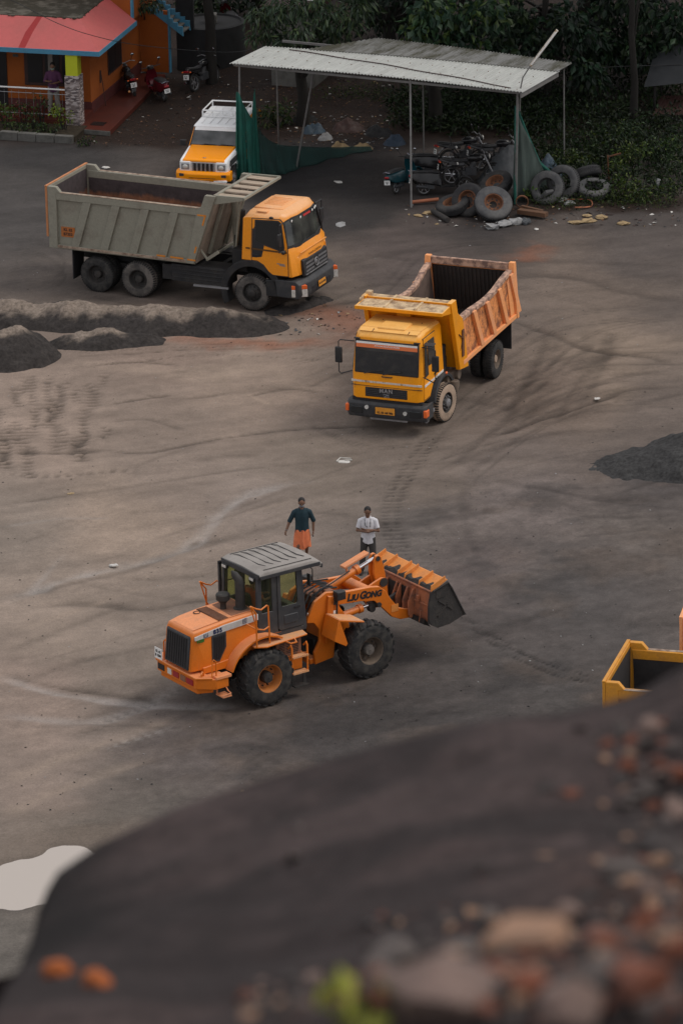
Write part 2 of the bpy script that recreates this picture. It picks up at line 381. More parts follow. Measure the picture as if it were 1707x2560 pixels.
for (a, b_, c, d) in (((1090, 880), (1180, 800), (1300, 740), (1500, 715)), ((1060, 960), (1200, 900), (1360, 780), (1568, 740)), ((1040, 985), (1160, 980), (1330, 905), (1500, 860)), ((760, 640), (900, 620), (1150, 640), (1400, 700)), ((770, 690), (880, 660), (1000, 560), (1250, 540)), ((0, 560), (100, 575), (150, 620), (120, 660)), ((0, 640), (90, 630), (200, 660), (330, 690)), ((700, 960), (830, 1010), (940, 1010), (1060, 985)), ((640, 830), (760, 800), (830, 760), (860, 735))):
    for o in (-16, -10, 10, 16):
        T([(a[0], a[1] + o), (b_[0], b_[1] + o), (c[0], c[1] + o), (d[0], d[1] + o)], .07, .012, rnd.uniform(.12, .30))
for i in range(26):      # long drag marks fanning out over the right of the yard
    u, v = rnd.uniform(900, 1150), rnd.uniform(900, 1120); k = rnd.uniform(-.9, -.25)
    T([(u, v), (u + 160, v + 160 * k), (u + 330, v + 330 * k * .75), (u + 520, v + 520 * k * .5)], rnd.uniform(.05, .16), .012, rnd.uniform(.10, .30))
for i in range(30):
    u, v = rnd.uniform(0, 900), rnd.uniform(1150, 1800); k = rnd.uniform(-.45, -.2)
    T([(u, v), (u + 150, v + 150 * k), (u + 320, v + 320 * k)], rnd.uniform(.05, .2), .012, rnd.uniform(.10, .25), col=TAN * 1.15 if i % 2 and u < 420 and v < 1600 else None, camt=.3)
for i in range(34):
    u, v = rnd.uniform(0, 240), rnd.uniform(855, 1030)
    L = rnd.uniform(30, 90)
    T([(u, v), (u + rnd.uniform(-16, 12), v + L * .5), (u + rnd.uniform(-22, 16), v + L)], .20, .05, .55, tread=rnd.choice((.22, .26, .3)))
for i in range(70):      # faint turning marks everywhere
    u, v = rnd.uniform(0, 1568), rnd.uniform(560, 1900); L = rnd.uniform(60, 220); k = rnd.uniform(-.35, .25)
    T([(u, v), (u + L, v + L * k + rnd.uniform(-15, 15)), (u + 2 * L, v + 2 * L * k)], rnd.uniform(.08, .3), .012, rnd.uniform(.10, .28))
for i in range(12):
    u0 = rnd.uniform(1150, 1330)
    T([(u0, rnd.uniform(900, 1000)), (u0 + 70, 840), (u0 + 90 + rnd.uniform(0, 80), 760)], .2, .01, .16)
# puddle hollow
pw = blob(80, 2020, 135, 70, -12, .35)
blend(np.clip(pw * 1.2, 0, 1), DRK * .9); pf = blob(80, 2025, 260, 150, -12, .5); H = H * (1 - pf) + (.035 - .075 * sstep(.0, .9, pw) + (fbm(GX, GY, 1.6, 5, 66) - .5) * .05) * pf
shore = blob(95, 1950, 190, 120, -15, .5); blend(shore * .35, TAN * .9)
H[GY > 158] += (.25 * sstep(158, 172, GY) + .35 * sstep(166, 190, GY))[GY > 158] * (np.abs(GX) < 200)[GY > 158] * sstep(-4.5, -2.5, GX)[GY > 158]
H = np.where(GY < 80, -.3, H)
verts = np.stack([GX, GY, H], -1).reshape(-1, 3).astype(np.float32)
idx = np.arange(NX * NY).reshape(NY, NX)
quads = np.stack([idx[:-1, :-1], idx[:-1, 1:], idx[1:, 1:], idx[1:, :-1]], -1).reshape(-1, 4)
def grid_mesh(name, verts, quads, cols=None):
    me = bpy.data.meshes.new(name)
    me.vertices.add(len(verts)); me.vertices.foreach_set('co', verts.astype(np.float32).ravel())
    me.loops.add(quads.size); me.loops.foreach_set('vertex_index', quads.astype(np.int32).ravel())
    me.polygons.add(len(quads)); me.polygons.foreach_set('loop_start', np.arange(0, quads.size, 4, dtype=np.int32))
    me.polygons.foreach_set('use_smooth', np.ones(len(quads), dtype=bool))
    if cols is not None:
        at = me.attributes.new('tint', 'FLOAT_COLOR', 'POINT')
        at.data.foreach_set('color', np.concatenate([cols.reshape(-1, 3), np.ones((len(verts), 1))], 1).astype(np.float32).ravel())
    me.update(calc_edges=True); return me
def earth_mat(name, base=None, grit=.5, gscale=60, rough=.9, bump=.5):
    m, n, p = _new(name)
    if base is None:
        at = n.nodes.new('ShaderNodeAttribute'); at.attribute_name = 'tint'; c = at.outputs['Color']
    else: c = base
    t = _noise(n, gscale, 3, .75); r = _ramp(n, t.outputs[0], [(.3, G1(1 - grit)), (.5, G1(1.0)), (.72, G1(1 + grit))])
    t2 = _noise(n, gscale * .22, 5, .7); r2 = _ramp(n, t2.outputs[0], [(.3, G1(1 - grit * .5)), (.7, G1(1 + grit * .45))])
    c = _mix(n, c, r.outputs[0], 1.0, 'MULTIPLY'); c = _mix(n, c, r2.outputs[0], 1.0, 'MULTIPLY')
    n.links.new(c, p.inputs['Base Color']); p.inputs['Roughness'].default_value = rough; p.inputs['Specular IOR Level'].default_value = .2
    b = n.nodes.new('ShaderNodeBump'); b.inputs['Strength'].default_value = bump; b.inputs['Distance'].default_value = .05
    t3 = _noise(n, gscale * .4, 6, .75); n.links.new(t3.outputs[0], b.inputs['Height']); n.links.new(b.outputs[0], p.inputs['Normal'])
    return m
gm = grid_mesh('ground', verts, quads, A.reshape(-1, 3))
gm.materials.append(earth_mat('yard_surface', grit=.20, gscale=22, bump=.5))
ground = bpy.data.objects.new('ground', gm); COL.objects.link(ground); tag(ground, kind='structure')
def ground_z(x, y):
    i = int(np.clip(np.searchsorted(xs, x), 1, NX - 1)); j = int(np.clip(np.searchsorted(ys, y), 1, NY - 1))
    return float(H[j, i])
# puddle: muddy standing water, flat
pm, pn, pp = _new('muddy_water'); pp.inputs['Base Color'].default_value = (.40, .345, .30, 1); pp.inputs['Roughness'].default_value = .08; pp.inputs['Specular IOR Level'].default_value = .6
c0 = gp(70, 2030); pv = []
for k in range(72):
    a = 2 * PI * k / 72
    rr = 1 + .14 * math.sin(3 * a + 1) + .09 * math.sin(5 * a + .3) + .05 * math.sin(11 * a)
    pv.append((c0.x + 2.6 * rr * math.cos(a) + .28 * math.sin(a), c0.y + 4.6 * rr * math.sin(a), -.008))
b = MB(); b.add(pv, [tuple(range(72))]); b.build('puddle_water', pm, smooth=0, recalc=False)['kind'] = 'structure'
# ------------------------------------------------------------------ lorries
def wheel(par, x, y, z, Rr, W, sg, rim=.29, dish='rear', tyre='tyre', rimm='rim_dark', yaw=0, lug=0, hubm=None):
    """wheel > tyre, hub; sg: which way the outer face looks along y"""
    b = MB()
    if dish == 'front': prof = [(rim, W * .47), (rim * .95, W * .45), (rim * .88, W * .22), (rim * .80, W * .26), (rim * .55, W * .44), (rim * .5, W * .47), (.02, W * .47)]
    else: prof = [(rim, W * .47), (rim * .95, W * .46), (rim * .88, W * .16), (rim * .80, -W * .02), (rim * .55, -W * .06), (.02, -W * .06)]
    b.lathe(prof, sg=sg)
    b.lathe([(rim, W * .47), (rim, -W * .47), (.03, -W * .3)], sg=sg)
    wv_ = b.build('wheel', M[rimm], par, loc=(x, y, z)); wv_.rotation_euler = (0, 0, yaw)
    t = MB()
    t.lathe([(rim * .98, W * .38), (rim * 1.02, W * .5), (Rr * .80, W * .54), (Rr * .93, W * .48), (Rr * .985, W * .40), (Rr, W * .28), (Rr, -W * .28), (Rr * .985, -W * .4), (Rr * .9, -W * .5), (rim * 1.02, -W * .46)], sg=sg, n=44)
    t.build('tyre', M[tyre], wv_)
    q = MB(); n = lug or 46
    for k in range(n):
        a = 2 * PI * k / n
        for s2 in (1, -1):
            o = (a + (PI / n if s2 > 0 else 0)) ; c, s_ = math.cos(o), math.sin(o)
            hh = .03 if lug else .012; w2 = (PI * Rr / n) * (.62 if lug else .55)
            sk = (.055 if lug else .0) * s2
            def P(r, off, yy): return (c * r - s_ * off, yy, s_ * r + c * off)
            y0, y1 = s2 * W * (.04 if lug else .14), s2 * W * .50
            r0, r1, r2 = Rr * .97, Rr + hh, Rr * (.95 if lug else .965) + hh
            q.hexa([P(r0, -w2 + sk, y0), P(r0, w2 + sk, y0), P(r0 * .96, w2 - sk, y1), P(r0 * .96, -w2 - sk, y1), P(r1, -w2 * .8 + sk, y0), P(r1, w2 * .8 + sk, y0), P(r2, w2 * .8 - sk, y1), P(r2, -w2 * .8 - sk, y1)])
    q.build('tread', M['tread'], wv_, smooth=0)
    h = MB(); hb = rim * .42
    if dish == 'front':
        h.lathe([(hb, W * .45), (hb * .96, W * .62), (hb * .6, W * .70), (.01, W * .70)], sg=sg, n=18)
        for k in range(10):
            a = 2 * PI * k / 10; cx, cz = math.cos(a) * rim * .66, math.sin(a) * rim * .66
            h.cyl((cx, sg * W * .30, cz), (cx, sg * W * .48, cz), .018, 6)
    else:
        h.lathe([(hb, -W * .06), (hb, W * .22), (hb * .8, W * .36), (.01, W * .38)], sg=sg, n=18)
        for k in range(10):
            a = 2 * PI * k / 10; cx, cz = math.cos(a) * rim * .66, math.sin(a) * rim * .66
            h.cyl((cx, -sg * W * .06, cz), (cx, sg * W * .06, cz), .02, 6)
    h.build('hub', M[hubm or rimm], wv_)
    return wv_

def arc(cx, cz, r, a0, a1, n=10):
    return [(cx + r * math.cos(R(a0 + (a1 - a0) * i / n)), cz + r * math.sin(R(a0 + (a1 - a0) * i / n))) for i in range(n + 1)]
def fender(par, name, m, cx, cz, r, th, y0, y1, a0, a1):
    o = arc(cx, cz, r, a0, a1, 14); i = arc(cx, cz, r - th, a1, a0, 14)
    return MB().prism(o + i, y0, y1).build(name, m, par, bevel=.015)
def number_plate(par, o, xd, zd, w_, h_, m, lines, size, name='number_plate'):
    o = Vector(o); xd = Vector(xd).normalized(); zd = Vector(zd).normalized(); nn = xd.cross(zd).normalized()
    p = []
    for d in (-.008, .006):
        for sx, sz in ((-1, -1), (1, -1), (1, 1), (-1, 1)): p.append(o + xd * sx * w_ / 2 + zd * sz * h_ / 2 + nn * d)
    b = MB(); b.hexa(p); pl = b.build(name, m, par)
    for k, ln in enumerate(lines):
        off = ((len(lines) - 1) / 2 - k) * size * 1.15
        text(ln, M['ink'], pl, o + zd * off + nn * .008, xd, zd, size, bold=size * .025)
    return pl

def tipper(name, label, loc, yaw, cab_col, bed_mat, inner_mat, post_mat, dusty_roof, group, detail=True, plates=True, bed_label=None):
    """three-axle tipper: short cab, ribbed bed with raised ends, slatted cab guard"""
    t = thing(name, label, 'tipper truck', loc, yaw, group)
    ch = M['chassis']
    # ---- chassis
    b = MB(); b.box(-6.0, 1.1, -.48, -.36, .78, 1.08); b.box(-6.0, 1.1, .36, .48, .78, 1.08)
    for x in (-5.9, -5.2, -4.0, -3.0, -2.2, -1.4, -.6, .4): b.box(x, x + .14, -.36, .36, .82, 1.02)
    for x in (-4.95, -3.62): b.cyl((x, -1.0, .53), (x, 1.0, .53), .12, 12); b.ell((x, 0, .53), (.28, .22, .26))
    b.cyl((0, -.9, .5), (0, .9, .5), .08, 10); b.box(-4.9, -3.6, -.62, -.5, .62, .78); b.box(-4.9, -3.6, .5, .62, .62, .78)
    b.box(-5.75, -1.9, -.42, .42, 1.08, 1.22)
    b.build('chassis', ch, t, bevel=.01)
    b = MB()
    b.box(-2.55, -.78, -1.16, -.5, .62, 1.12); b.box(-2.9, -2.6, -1.05, -.5, .6, 1.05)
    for zz in (.72, .84, .96, 1.06): b.box(-2.5, -.82, -1.175, -1.16, zz, zz + .035)
    b.build('side_tank', M['black'], t, bevel=.03)
    b = MB(); b.box(-2.5, -.8, .5, 1.12, .62, 1.1); b.cyl((-2.0, .86, .82), (-1.0, .86, .82), .3, 18); b.build('fuel_tank', M['black'], t, bevel=.02)
    b = MB(); b.beam((-1.85, -1.18, .56), (-.74, -1.18, .58), .05, .06); b.build('side_guard', M['steel'], t)
    b = MB(); b.box(-.72, -.25, -.95, .95, 1.05, 1.7); b.cyl((-.58, -.5, 1.1), (-.58, -.5, 2.75), .09, 12); b.box(-.95, -.8, -.3, .5, 1.1, 1.9); b.build('engine_bay', ch, t, bevel=.02)
    # ---- wheels
    for y in (-1.05, 1.05): wheel(t, 0, y, .53, .53, .30, 1 if y > 0 else -1, dish='front', tyre='tyre_dusty', yaw=R(3))
    for x in (-3.62, -4.95):
        for sg in (-1, 1):
            wheel(t, x, sg * 1.08, .53, .53, .27, sg, tyre='tyre_dusty' if x > -4 else 'tyre')
            wheel(t, x, sg * .74, .53, .53, .27, -sg, tyre='tyre')
    for sg in (-1, 1):
        b = MB(); b.box(-5.72, -5.69, min(sg * .55, sg * 1.22), max(sg * .55, sg * 1.22), .32, 1.2); b.build('mudflap', M['black'], t)
    for sg in (-1, 1):
        fender(t, 'front_fender', M['black'], 0, .53, .98, .2, min(sg * .82, sg * 1.2), max(sg * .82, sg * 1.2), 12, 205)
    # ---- cab
    pm = cab_col
    P0 = [(-.30, 1.50), (-.27, 2.72), (-.16, 2.90), (.85, 2.93), (1.05, 2.86), (1.13, 2.78), (1.28, 1.95), (1.40, 1.80), (1.47, 1.12), (.70, 1.12), (.56, 1.2), (.40, 1.38), (.18, 1.48), (0, 1.50)]
    def hw(z): return 1.19 if z < 1.80 else 1.19 - (z - 1.80) * .11
    def cur(f): return .30 * max(0, abs(f) - .45) ** 1.6 * 1.7
    secs = []
    for f in (-1, -.93, -.78, -.4, 0, .4, .78, .93, 1):
        q = []
        for x, z in P0:
            xx = x - (cur(f) if x > 1.0 else 0); zz = z - (.10 * max(0, abs(f) - .75) / .25 if z > 2.75 else 0) - (.05 * (abs(f) == 1) if z > 2.75 else 0)
            q.append((xx, f * hw(z), zz))
        secs.append(q)
    cab = MB().loft(secs).build('cab', pm, t, bevel=.02, smooth=40)
    # windscreen with its black surround, laid on the curved front
    def front(f, s, off):
        a, c = (1.13, 2.78), (1.28, 1.95)
        x = a[0] + (c[0] - a[0]) * s; z = a[1] + (c[1] - a[1]) * s
        return (x - cur(f) + off, f * hw(z), z - .10 * max(0, abs(f) - .75) / .25 * (1 - s))
    def strip(s0, s1, f0, off, mm, nm, par):
        b = MB(); fs = np.linspace(-f0, f0, 15)
        b.loft([[front(f, s0, off), front(f, s1, off), front(f, s1, off - .05), front(f, s0, off - .05)] for f in fs]); return b.build(nm, mm, par, smooth=50)
    ws = strip(.02, 1.05, .965, .012, M['black'], 'windscreen_frame', t)
    strip(.07, .93, .93, .018, M['wscreen'], 'windscreen', ws)
    b = MB()
    for y in (-.55, .25): b.tube([(1.30, y, 1.96), (1.285, y + .25, 2.02), (1.24, y + .62, 2.08)], .013, 6)
    b.build('wiper', M['black'], ws)
    b = MB()
    for f in (-.72, -.30, .42, .62, .80): b.ell(Vector(front(f, .13, .03)), (.012, .045, .04), 8)
    if detail: b.build('windscreen_light', M['white'], ws)
    if detail: strip_ = MB(); strip_.loft([[front(f, .10, .024), front(f, .17, .024), front(f, .17, 0), front(f, .10, 0)] for f in np.linspace(-.12, .30, 6)]); strip_.build('red_banner', M['red_sign'], ws)
    # side doors
    for sg in (-1, 1):
        def S(x, z, o=0): return (x, sg * (hw(z) + o), z)
        def slab(poly, o0, o1, nm, mm, par, bv=0):
            n = len(poly); b = MB(); b.add([S(x, z, o0) for x, z in poly] + [S(x, z, o1) for x, z in poly], [tuple(range(n)), tuple(range(2 * n - 1, n - 1, -1))] + [(i, (i + 1) % n, n + (i + 1) % n, n + i) for i in range(n)])
            return b.build(nm, mm, par, bevel=bv)
        slab([(.01, 1.50), (.01, 1.80), (.01, 2.74), (.90, 2.78), (1.0, 2.68), (1.15, 2.05), (1.17, 1.80), (1.18, 1.13), (.67, 1.13), (.53, 1.22), (.38, 1.40), (.18, 1.5)], -.02, .005, 'door_seam', M['ink'], t)
        d = slab([(.03, 1.52), (.03, 1.80), (.03, 2.72), (.88, 2.76), (.98, 2.67), (1.13, 2.05), (1.15, 1.80), (1.16, 1.15), (.68, 1.15), (.55, 1.24), (.40, 1.42), (.20, 1.52)], -.01, .012, 'door', pm, t, .006)
        slab([(.11, 2.10), (.11, 2.70), (.84, 2.74), (.95, 2.66), (1.06, 1.98), (1.05, 1.86), (.94, 1.86), (.22, 2.04)], .0, .016, 'window_rubber', M['ink'], d)
        slab([(.15, 2.12), (.15, 2.66), (.83, 2.70), (.91, 2.63), (1.02, 1.98), (1.01, 1.90), (.94, 1.90), (.24, 2.07)], .01, .02, 'window', M['dglass'], d)
        b = MB(); b.beam(S(.06, 1.70, .035), S(.27, 1.69, .035), .02, .05); b.build('handle', M['black'], d, bevel=.01)
        b = MB(); b.beam(S(.03, 1.86, .014), S(1.14, 1.845, .014), .006, .045); b.beam(S(-.16, 1.86, .006), S(-.03, 1.86, .006), .006, .045); b.build('side_stripe', M['stripe_brown'], d)
        b = MB(); b.beam(S(.82, 1.50, .014), S(1.06, 1.49, .014), .006, .028); b.beam(S(.90, 1.46, .014), S(1.08, 1.45, .014), .006, .03); b.build('badge', M['steel'], d)
        b = MB(); b.beam(S(1.17, 1.33, .01), S(.6, 1.34, .01), .012, .012); b.build('crease', pm, d)
        # mirror on its bracket
        mr = MB(); yo = sg * 1.42
        mr.tube([S(.98, 2.68, .0), (1.02, yo, 2.70), (1.02, yo, 2.62), (1.02, yo, 1.95), (1.0, yo, 1.90), S(1.10, 1.90, .0)], .018, 6)
        a_ = mr.build('mirror_arm', M['black'], t)
        b = MB(); b.box(.98, 1.05, yo - .11, yo + .11, 2.06, 2.46); b.ell((1.05, sg * 1.25, 1.86), (.06, .08, .06)); b.build('mirror', M['black'], a_, bevel=.03)
    b = MB(); b.ell((.62, -1.09, 2.80), (.07, .04, .035)); b.build('roof_lamp', M['black'], t)
    b = MB()
    for k in range(6): y = .42 - k * .135; b.box(.0 + k * .005, .60, y - .035, y + .035, 2.90, 2.965)
    b.build('roof_vent', dusty_roof, t, bevel=.025)
    b = MB(); b.box(-.12, .78, -.62, .55, 2.90, 2.938); b.box(.1, .42, -.95, -.76, 2.88, 2.925); b.box(.62, .72, -.5, .5, 2.9, 2.944); b.build('roof_panel', dusty_roof, t, bevel=.012)
    # corner cheeks and grille
    b = MB(); b.prism([(1.25, 1.13), (1.47, 1.13), (1.44, 1.62), (1.38, 1.70), (1.26, 1.70)], -1.15, -.86); b.prism([(1.25, 1.13), (1.47, 1.13), (1.44, 1.62), (1.38, 1.70), (1.26, 1.70)], .86, 1.15)
    for i, p in enumerate(b.v): b.v[i] = (p[0] - .24 * max(0, abs(p[1]) - .8) / .35, p[1], p[2])
    b.build('corner_panel', pm, t, bevel=.06, seg=3)
    g = MB(); g.prism([(1.38, 1.56), (1.455, 1.52), (1.50, 1.08), (1.40, 1.06)], -.80, .80); gr = g.build('grille', M['black'], t, bevel=.015)
    b = MB()
    for k, z in enumerate((1.42, 1.31, 1.20)):
        x = 1.475 + (1.5 - z) * .09
        for i in range(26):
            y = -.66 + i * .0528
            if abs(y) < .14: continue
            b.beam((x, y, z - .022), (x, y + .034, z + .022), .014, .016)
        for y0, y1 in ((-.68, -.16), (.16, .68)): b.beam((x - .004, y0, z - .028), (x - .004, y1, z - .028), .012, .016)
    b.box(1.485, 1.515, -.72, .72, 1.085, 1.115); b.build('grille_mesh', M['steel'], gr)
    b = MB(); b.tube([(1.505 - .09 * math.sin(a) * .15, .115 * math.cos(a), 1.31 + .115 * math.sin(a)) for a in [2 * PI * k / 20 for k in range(21)]], .016, 6); b.ell((1.50, 0, 1.31), (.012, .06, .06)); b.build('emblem', M['steel'], gr)
    if plates: text('BHARATBENZ', M['stripe_brown'], cab, (1.462, 0, 1.635), (0, 1, 0), (-.17, 0, 1), .085, spacing=1.75)
    b = MB(); b.box(1.395, 1.425, -.85, .85, 1.76, 1.785); b.build('crease', pm, t)
    bp = MB()
    sb = []
    for f in (-1, -.9, -.6, 0, .6, .9, 1):
        k = .42 * max(0, abs(f) - .6) ** 1.4
        sb.append([(1.10 - (.3 if abs(f) == 1 else 0), f * 1.22, .52), (1.60 - k, f * 1.22, .50), (1.64 - k, f * 1.22, .62), (1.62 - k, f * 1.22, .92), (1.50 - k, f * 1.22, 1.02), (1.05 - (.3 if abs(f) == 1 else 0), f * 1.22, 1.02)])
    bp.loft(sb); bm_ = bp.build('bumper', M['bumper'], t, bevel=.02)
    b = MB()
    for y in (-.62, .35): b.box(1.60, 1.648, y, y + .26, .60, .74)
    b.box(1.60, 1.65, -.34, .34, .58, .66); b.build('bumper_recess', M['ink'], bm_)
    for sg in (-1, 1):
        hl = MB(); hl.hexa([(1.22, sg * 1.16, .56), (1.56, sg * .94, .56), (1.56, sg * .94, .78), (1.22, sg * 1.16, .78), (1.30, sg * 1.275, .56), (1.69, sg * 1.03, .56), (1.68, sg * 1.03, .78), (1.30, sg * 1.275, .78)]); h_ = hl.build('headlight', M['clear'], t, bevel=.01)
        hl = MB(); hl.hexa([(1.22, sg * 1.16, .785), (1.56, sg * .94, .785), (1.56, sg * .94, .90), (1.22, sg * 1.16, .90), (1.30, sg * 1.275, .785), (1.68, sg * 1.03, .785), (1.67, sg * 1.03, .90), (1.30, sg * 1.275, .90)]); hl.build('indicator', M['ind'], h_, bevel=.01)
    if plates: number_plate(t, (1.672, -.02, .72), (0, 1, 0), (-.1, 0, 1), .46, .17, M['plate_y'], ['KL 62 B 7353'], .072)
    b = MB(); b.box(.45, 1.12, -1.2, -.95, .50, .98); b.box(.45, 1.12, .95, 1.2, .50, .98); b.build('step_box', M['black'], t, bevel=.02)
    # ---- bed
    bm = bed_mat; W = 1.2
    x0b, x1b, x0t, x1t, zb, zt = -6.28, -1.78, -6.36, -1.46, 1.24, 2.88
    b = MB()
    for sg in (-1, 1):
        b.add([(x0b, sg * W, zb), (x1b, sg * W, zb), (x1t, sg * W, zt), (x0t, sg * W, zt), (x0b, sg * (W - .06), zb), (x1b, sg * (W - .06), zb), (x1t, sg * (W - .06), zt), (x0t, sg * (W - .06), zt)], [(0, 1, 2, 3), (7, 6, 5, 4), (0, 4, 5, 1), (1, 5, 6, 2), (2, 6, 7, 3), (3, 7, 4, 0)])
    b.box(x0b, x1b, -W, W, zb - .05, zb + .06)
    bed = b.build('bed', bm, t)
    b = MB()      # ribs, rails, posts
    for sg in (-1, 1):
        o0, o1 = sg * W, sg * (W + .075)
        ya, yb = min(o0, o1), max(o0, o1)
        b.prism([(x0t + .02, zt - .20), (x1t - .02, zt - .20), (x1t, zt + .02), (x0t, zt + .02)], ya + (-.07 if sg > 0 else 0), yb + (.07 if sg < 0 else 0))
        b.prism([(x0b, zb - .02), (x1b, zb - .02), (x1b, zb + .09), (x0b, zb + .09)], ya, yb - .02 if sg > 0 else yb)
        for k in range(4):
            xt = -5.16 + k * .933; xb = xt - .43
            b.prism([(xb - .13, zb + .08), (xb + .13, zb + .08), (xt + .13, zt - .20), (xt - .13, zt - .20)], ya, yb)
        b.prism([(-2.02, zb - .02), (x1b, zb - .02), (-1.03, 3.30), (-1.37, 3.30), (-1.50, 2.95), (-1.62, zt)], min(o0 * .95, o1 * 1.005), max(o0 * .95, o1 * 1.005))
        b.prism([(-6.42, 1.22), (-6.14, 1.22), (-6.14, zt), (-6.0, zt + .02), (-6.14, 3.06), (-6.42, 3.06)], min(o0 * .96, o1 * 1.01), max(o0 * .96, o1 * 1.01))
    b.build('bed_rib', bm, bed, bevel=.012)
    b = MB()
    for sg in (-1, 1):
        b.beam((x0t + .05, sg * (W + .035), zt + .022), (x1t - .12, sg * (W + .035), zt + .022), .10, .012); b.beam((x0b + .02, sg * (W + .078), zb + .045), (x1b - .25, sg * (W + .078), zb + .045), .012, .07)
    b.build('worn_edge', M['worn_edge'], bed)
    b = MB(); b.box(-6.46, -6.40, -1.16, 1.16, 1.3, 2.92); b.box(-6.50, -6.40, -1.27, 1.27, 2.90, 3.05)
    for y in (-.8, -.27, .27, .8): b.box(-6.52, -6.46, y - .06, y + .06, 1.3, 2.9)
    tg = b.build('tailgate', bm, bed, bevel=.012)
    b = MB()
    for sg in (-1, 1): b.box(-6.49, -6.425, min(sg * 1.21, sg * 1.29), max(sg * 1.21, sg * 1.29), 1.55, 3.07)
    b.box(-6.50, -6.43, -1.29, 1.29, 3.052, 3.075); b.build('tailgate_edge', post_mat, tg)
    # inner lining
    b = MB(); e = .065
    b.add([(x0t + .02, W - e, zt - .02), (x1t, W - e, zt - .02), (x1b, W - e, zb + .07), (x0b, W - e, zb + .07)], [(0, 1, 2, 3)])
    b.add([(x0t + .02, -W + e, zt - .02), (x1t, -W + e, zt - .02), (x1b, -W + e, zb + .07), (x0b, -W + e, zb + .07)], [(0, 1, 2, 3)])
    b.add([(x0b, -W, zb + .07), (x1b, -W, zb + .07), (x1b, W, zb + .07), (x0b, W, zb + .07)], [(0, 1, 2, 3)])
    b.add([(-6.395, -W, zb), (-6.395, W, zb), (-6.395, W, 2.95), (-6.395, -W, 2.95)], [(0, 1, 2, 3)])
    b.build('bed_lining', inner_mat, bed, recalc=False)
    # front wall and its posts
    fx = lambda z: -1.78 + (z - zb) * (.62 / 2.06)
    b = MB(); b.prism([(fx(zb), zb), (fx(zb) + .06, zb), (fx(3.30) + .06, 3.30), (fx(3.30), 3.30)], -W, W)
    b.build('front_wall', M['bed_front'], bed)
    b = MB()
    for y in (-.55, .55): b.beam((fx(1.35) + .12, y, 1.35), (fx(3.2) + .12, y, 3.2), .10, .10, up=(1, 0, 0))
    b.beam((-1.42, -1.12, 1.36), (-1.05, -1.12, 1.62), .05, .10); b.beam((-1.42, -1.12, 1.36), (-1.62, -1.12, 1.62), .04, .06); b.beam((-1.42, .9, 1.36), (-1.42, -1.16, 1.36), .05, .08)
    b.cyl((-.98, 0, 1.15), (-1.05, 0, 3.1), .12, 14)
    b.beam((-.78, -.62, 1.2), (-.55, -.62, 3.2), .12, .06); b.build('front_post', bm, bed, bevel=.01)
    # cab guard of planks
    b = MB(); b.beam((-1.12, -1.19, 3.27), (-.16, -1.19, 3.29), .06, .10); b.beam((-1.12, 1.19, 3.27), (-.16, 1.19, 3.29), .06, .10); b.beam((-.18, -1.22, 3.29), (-.18, 1.22, 3.29), .08, .07); b.beam((-1.08, -1.22, 3.27), (-1.08, 1.22, 3.27), .08, .09)
    b.prism([(-1.20, 3.02), (-.2, 3.24), (-.2, 3.29), (-1.2, 3.29)], -1.225, -1.195); b.prism([(-1.20, 3.02), (-.2, 3.24), (-.2, 3.29), (-1.2, 3.29)], 1.195, 1.225)
    cg = b.build('cab_guard', bm, bed, bevel=.006)
    b = MB()
    for k in range(5): y = -1.0 + k * .49; b.box(-1.05 - .03 * (k % 2), -.21, y - .15, y + .12, 3.265 - .02 * (k % 2), 3.30)
    b.build('plank', M['plank'], cg, bevel=.005)
    if detail:
        b = MB()
        for a_, c_ in (((-2.95, 1.36), (-2.68, 1.355)), ((-2.52, 1.355), (-2.10, 1.35)), ((-1.98, 1.34), (-1.72, 1.335)), ((-1.62, 2.70), (-1.34, 2.70)), ((-1.37, 2.70), (-1.46, 2.40)), ((-1.74, 1.55), (-1.68, 1.75))):
            b.beam((a_[0], -W - .083, a_[1]), (c_[0], -W - .083, c_[1]), .01, .045)
        b.build('reflective_tape', M['tape'], bed)
        number_plate(bed, (-5.83, -W - .008, 1.72), (1, 0, -.0), (0, 0, 1), .44, .30, M['plate_o'], ['KL 62', 'B7353'], .115)
    return t

M['cab_y'] = faded('yellow_orange_paint', (.82, .285, .014), (.80, .42, .19), (.76, .30, .04), rough=.36, scale=1.3, dust=(.62, .30, .10))
M['cab_roof'] = mat('faded_roof_paint', (.84, .40, .16), (.74, .44, .25), amt=.8, rough=.6, scale=2.5)
M['stripe_brown'] = mat('brown_stripe', (.10, .045, .01), None, rough=.5, fine=0)
M['red_sign'] = mat('red_sticker', (.50, .03, .03), None, rough=.5)
M['tape'] = mat('orange_tape', (.65, .22, .02), None, rough=.5)
M['plate_o'] = mat('orange_board', (.42, .13, .03), (.3, .12, .05), rough=.7)
M['bed_grey'] = mat('grey_green_steel', (.25, .238, .19), (.17, .14, .11), amt=.6, rough=.7, scale=2.2, lo=.5, hi=.72)
M['bed_front'] = mat('bed_front_steel', (.30, .245, .195), (.16, .13, .10), amt=.8, rough=.75, scale=2)
M['bed_post'] = mat('orange_edge', (.50, .20, .08), (.22, .11, .07), rough=.7, scale=4)
M['worn_edge'] = mat('rubbed_steel_edge', (.38, .29, .22), (.16, .10, .07), amt=.9, rough=.75, scale=5, lo=.42, hi=.62)
M['plank'] = mat('weathered_plank', (.40, .32, .24), (.16, .12, .10), amt=.8, rough=.85, scale=3, stretch=(.4, 3, 1))
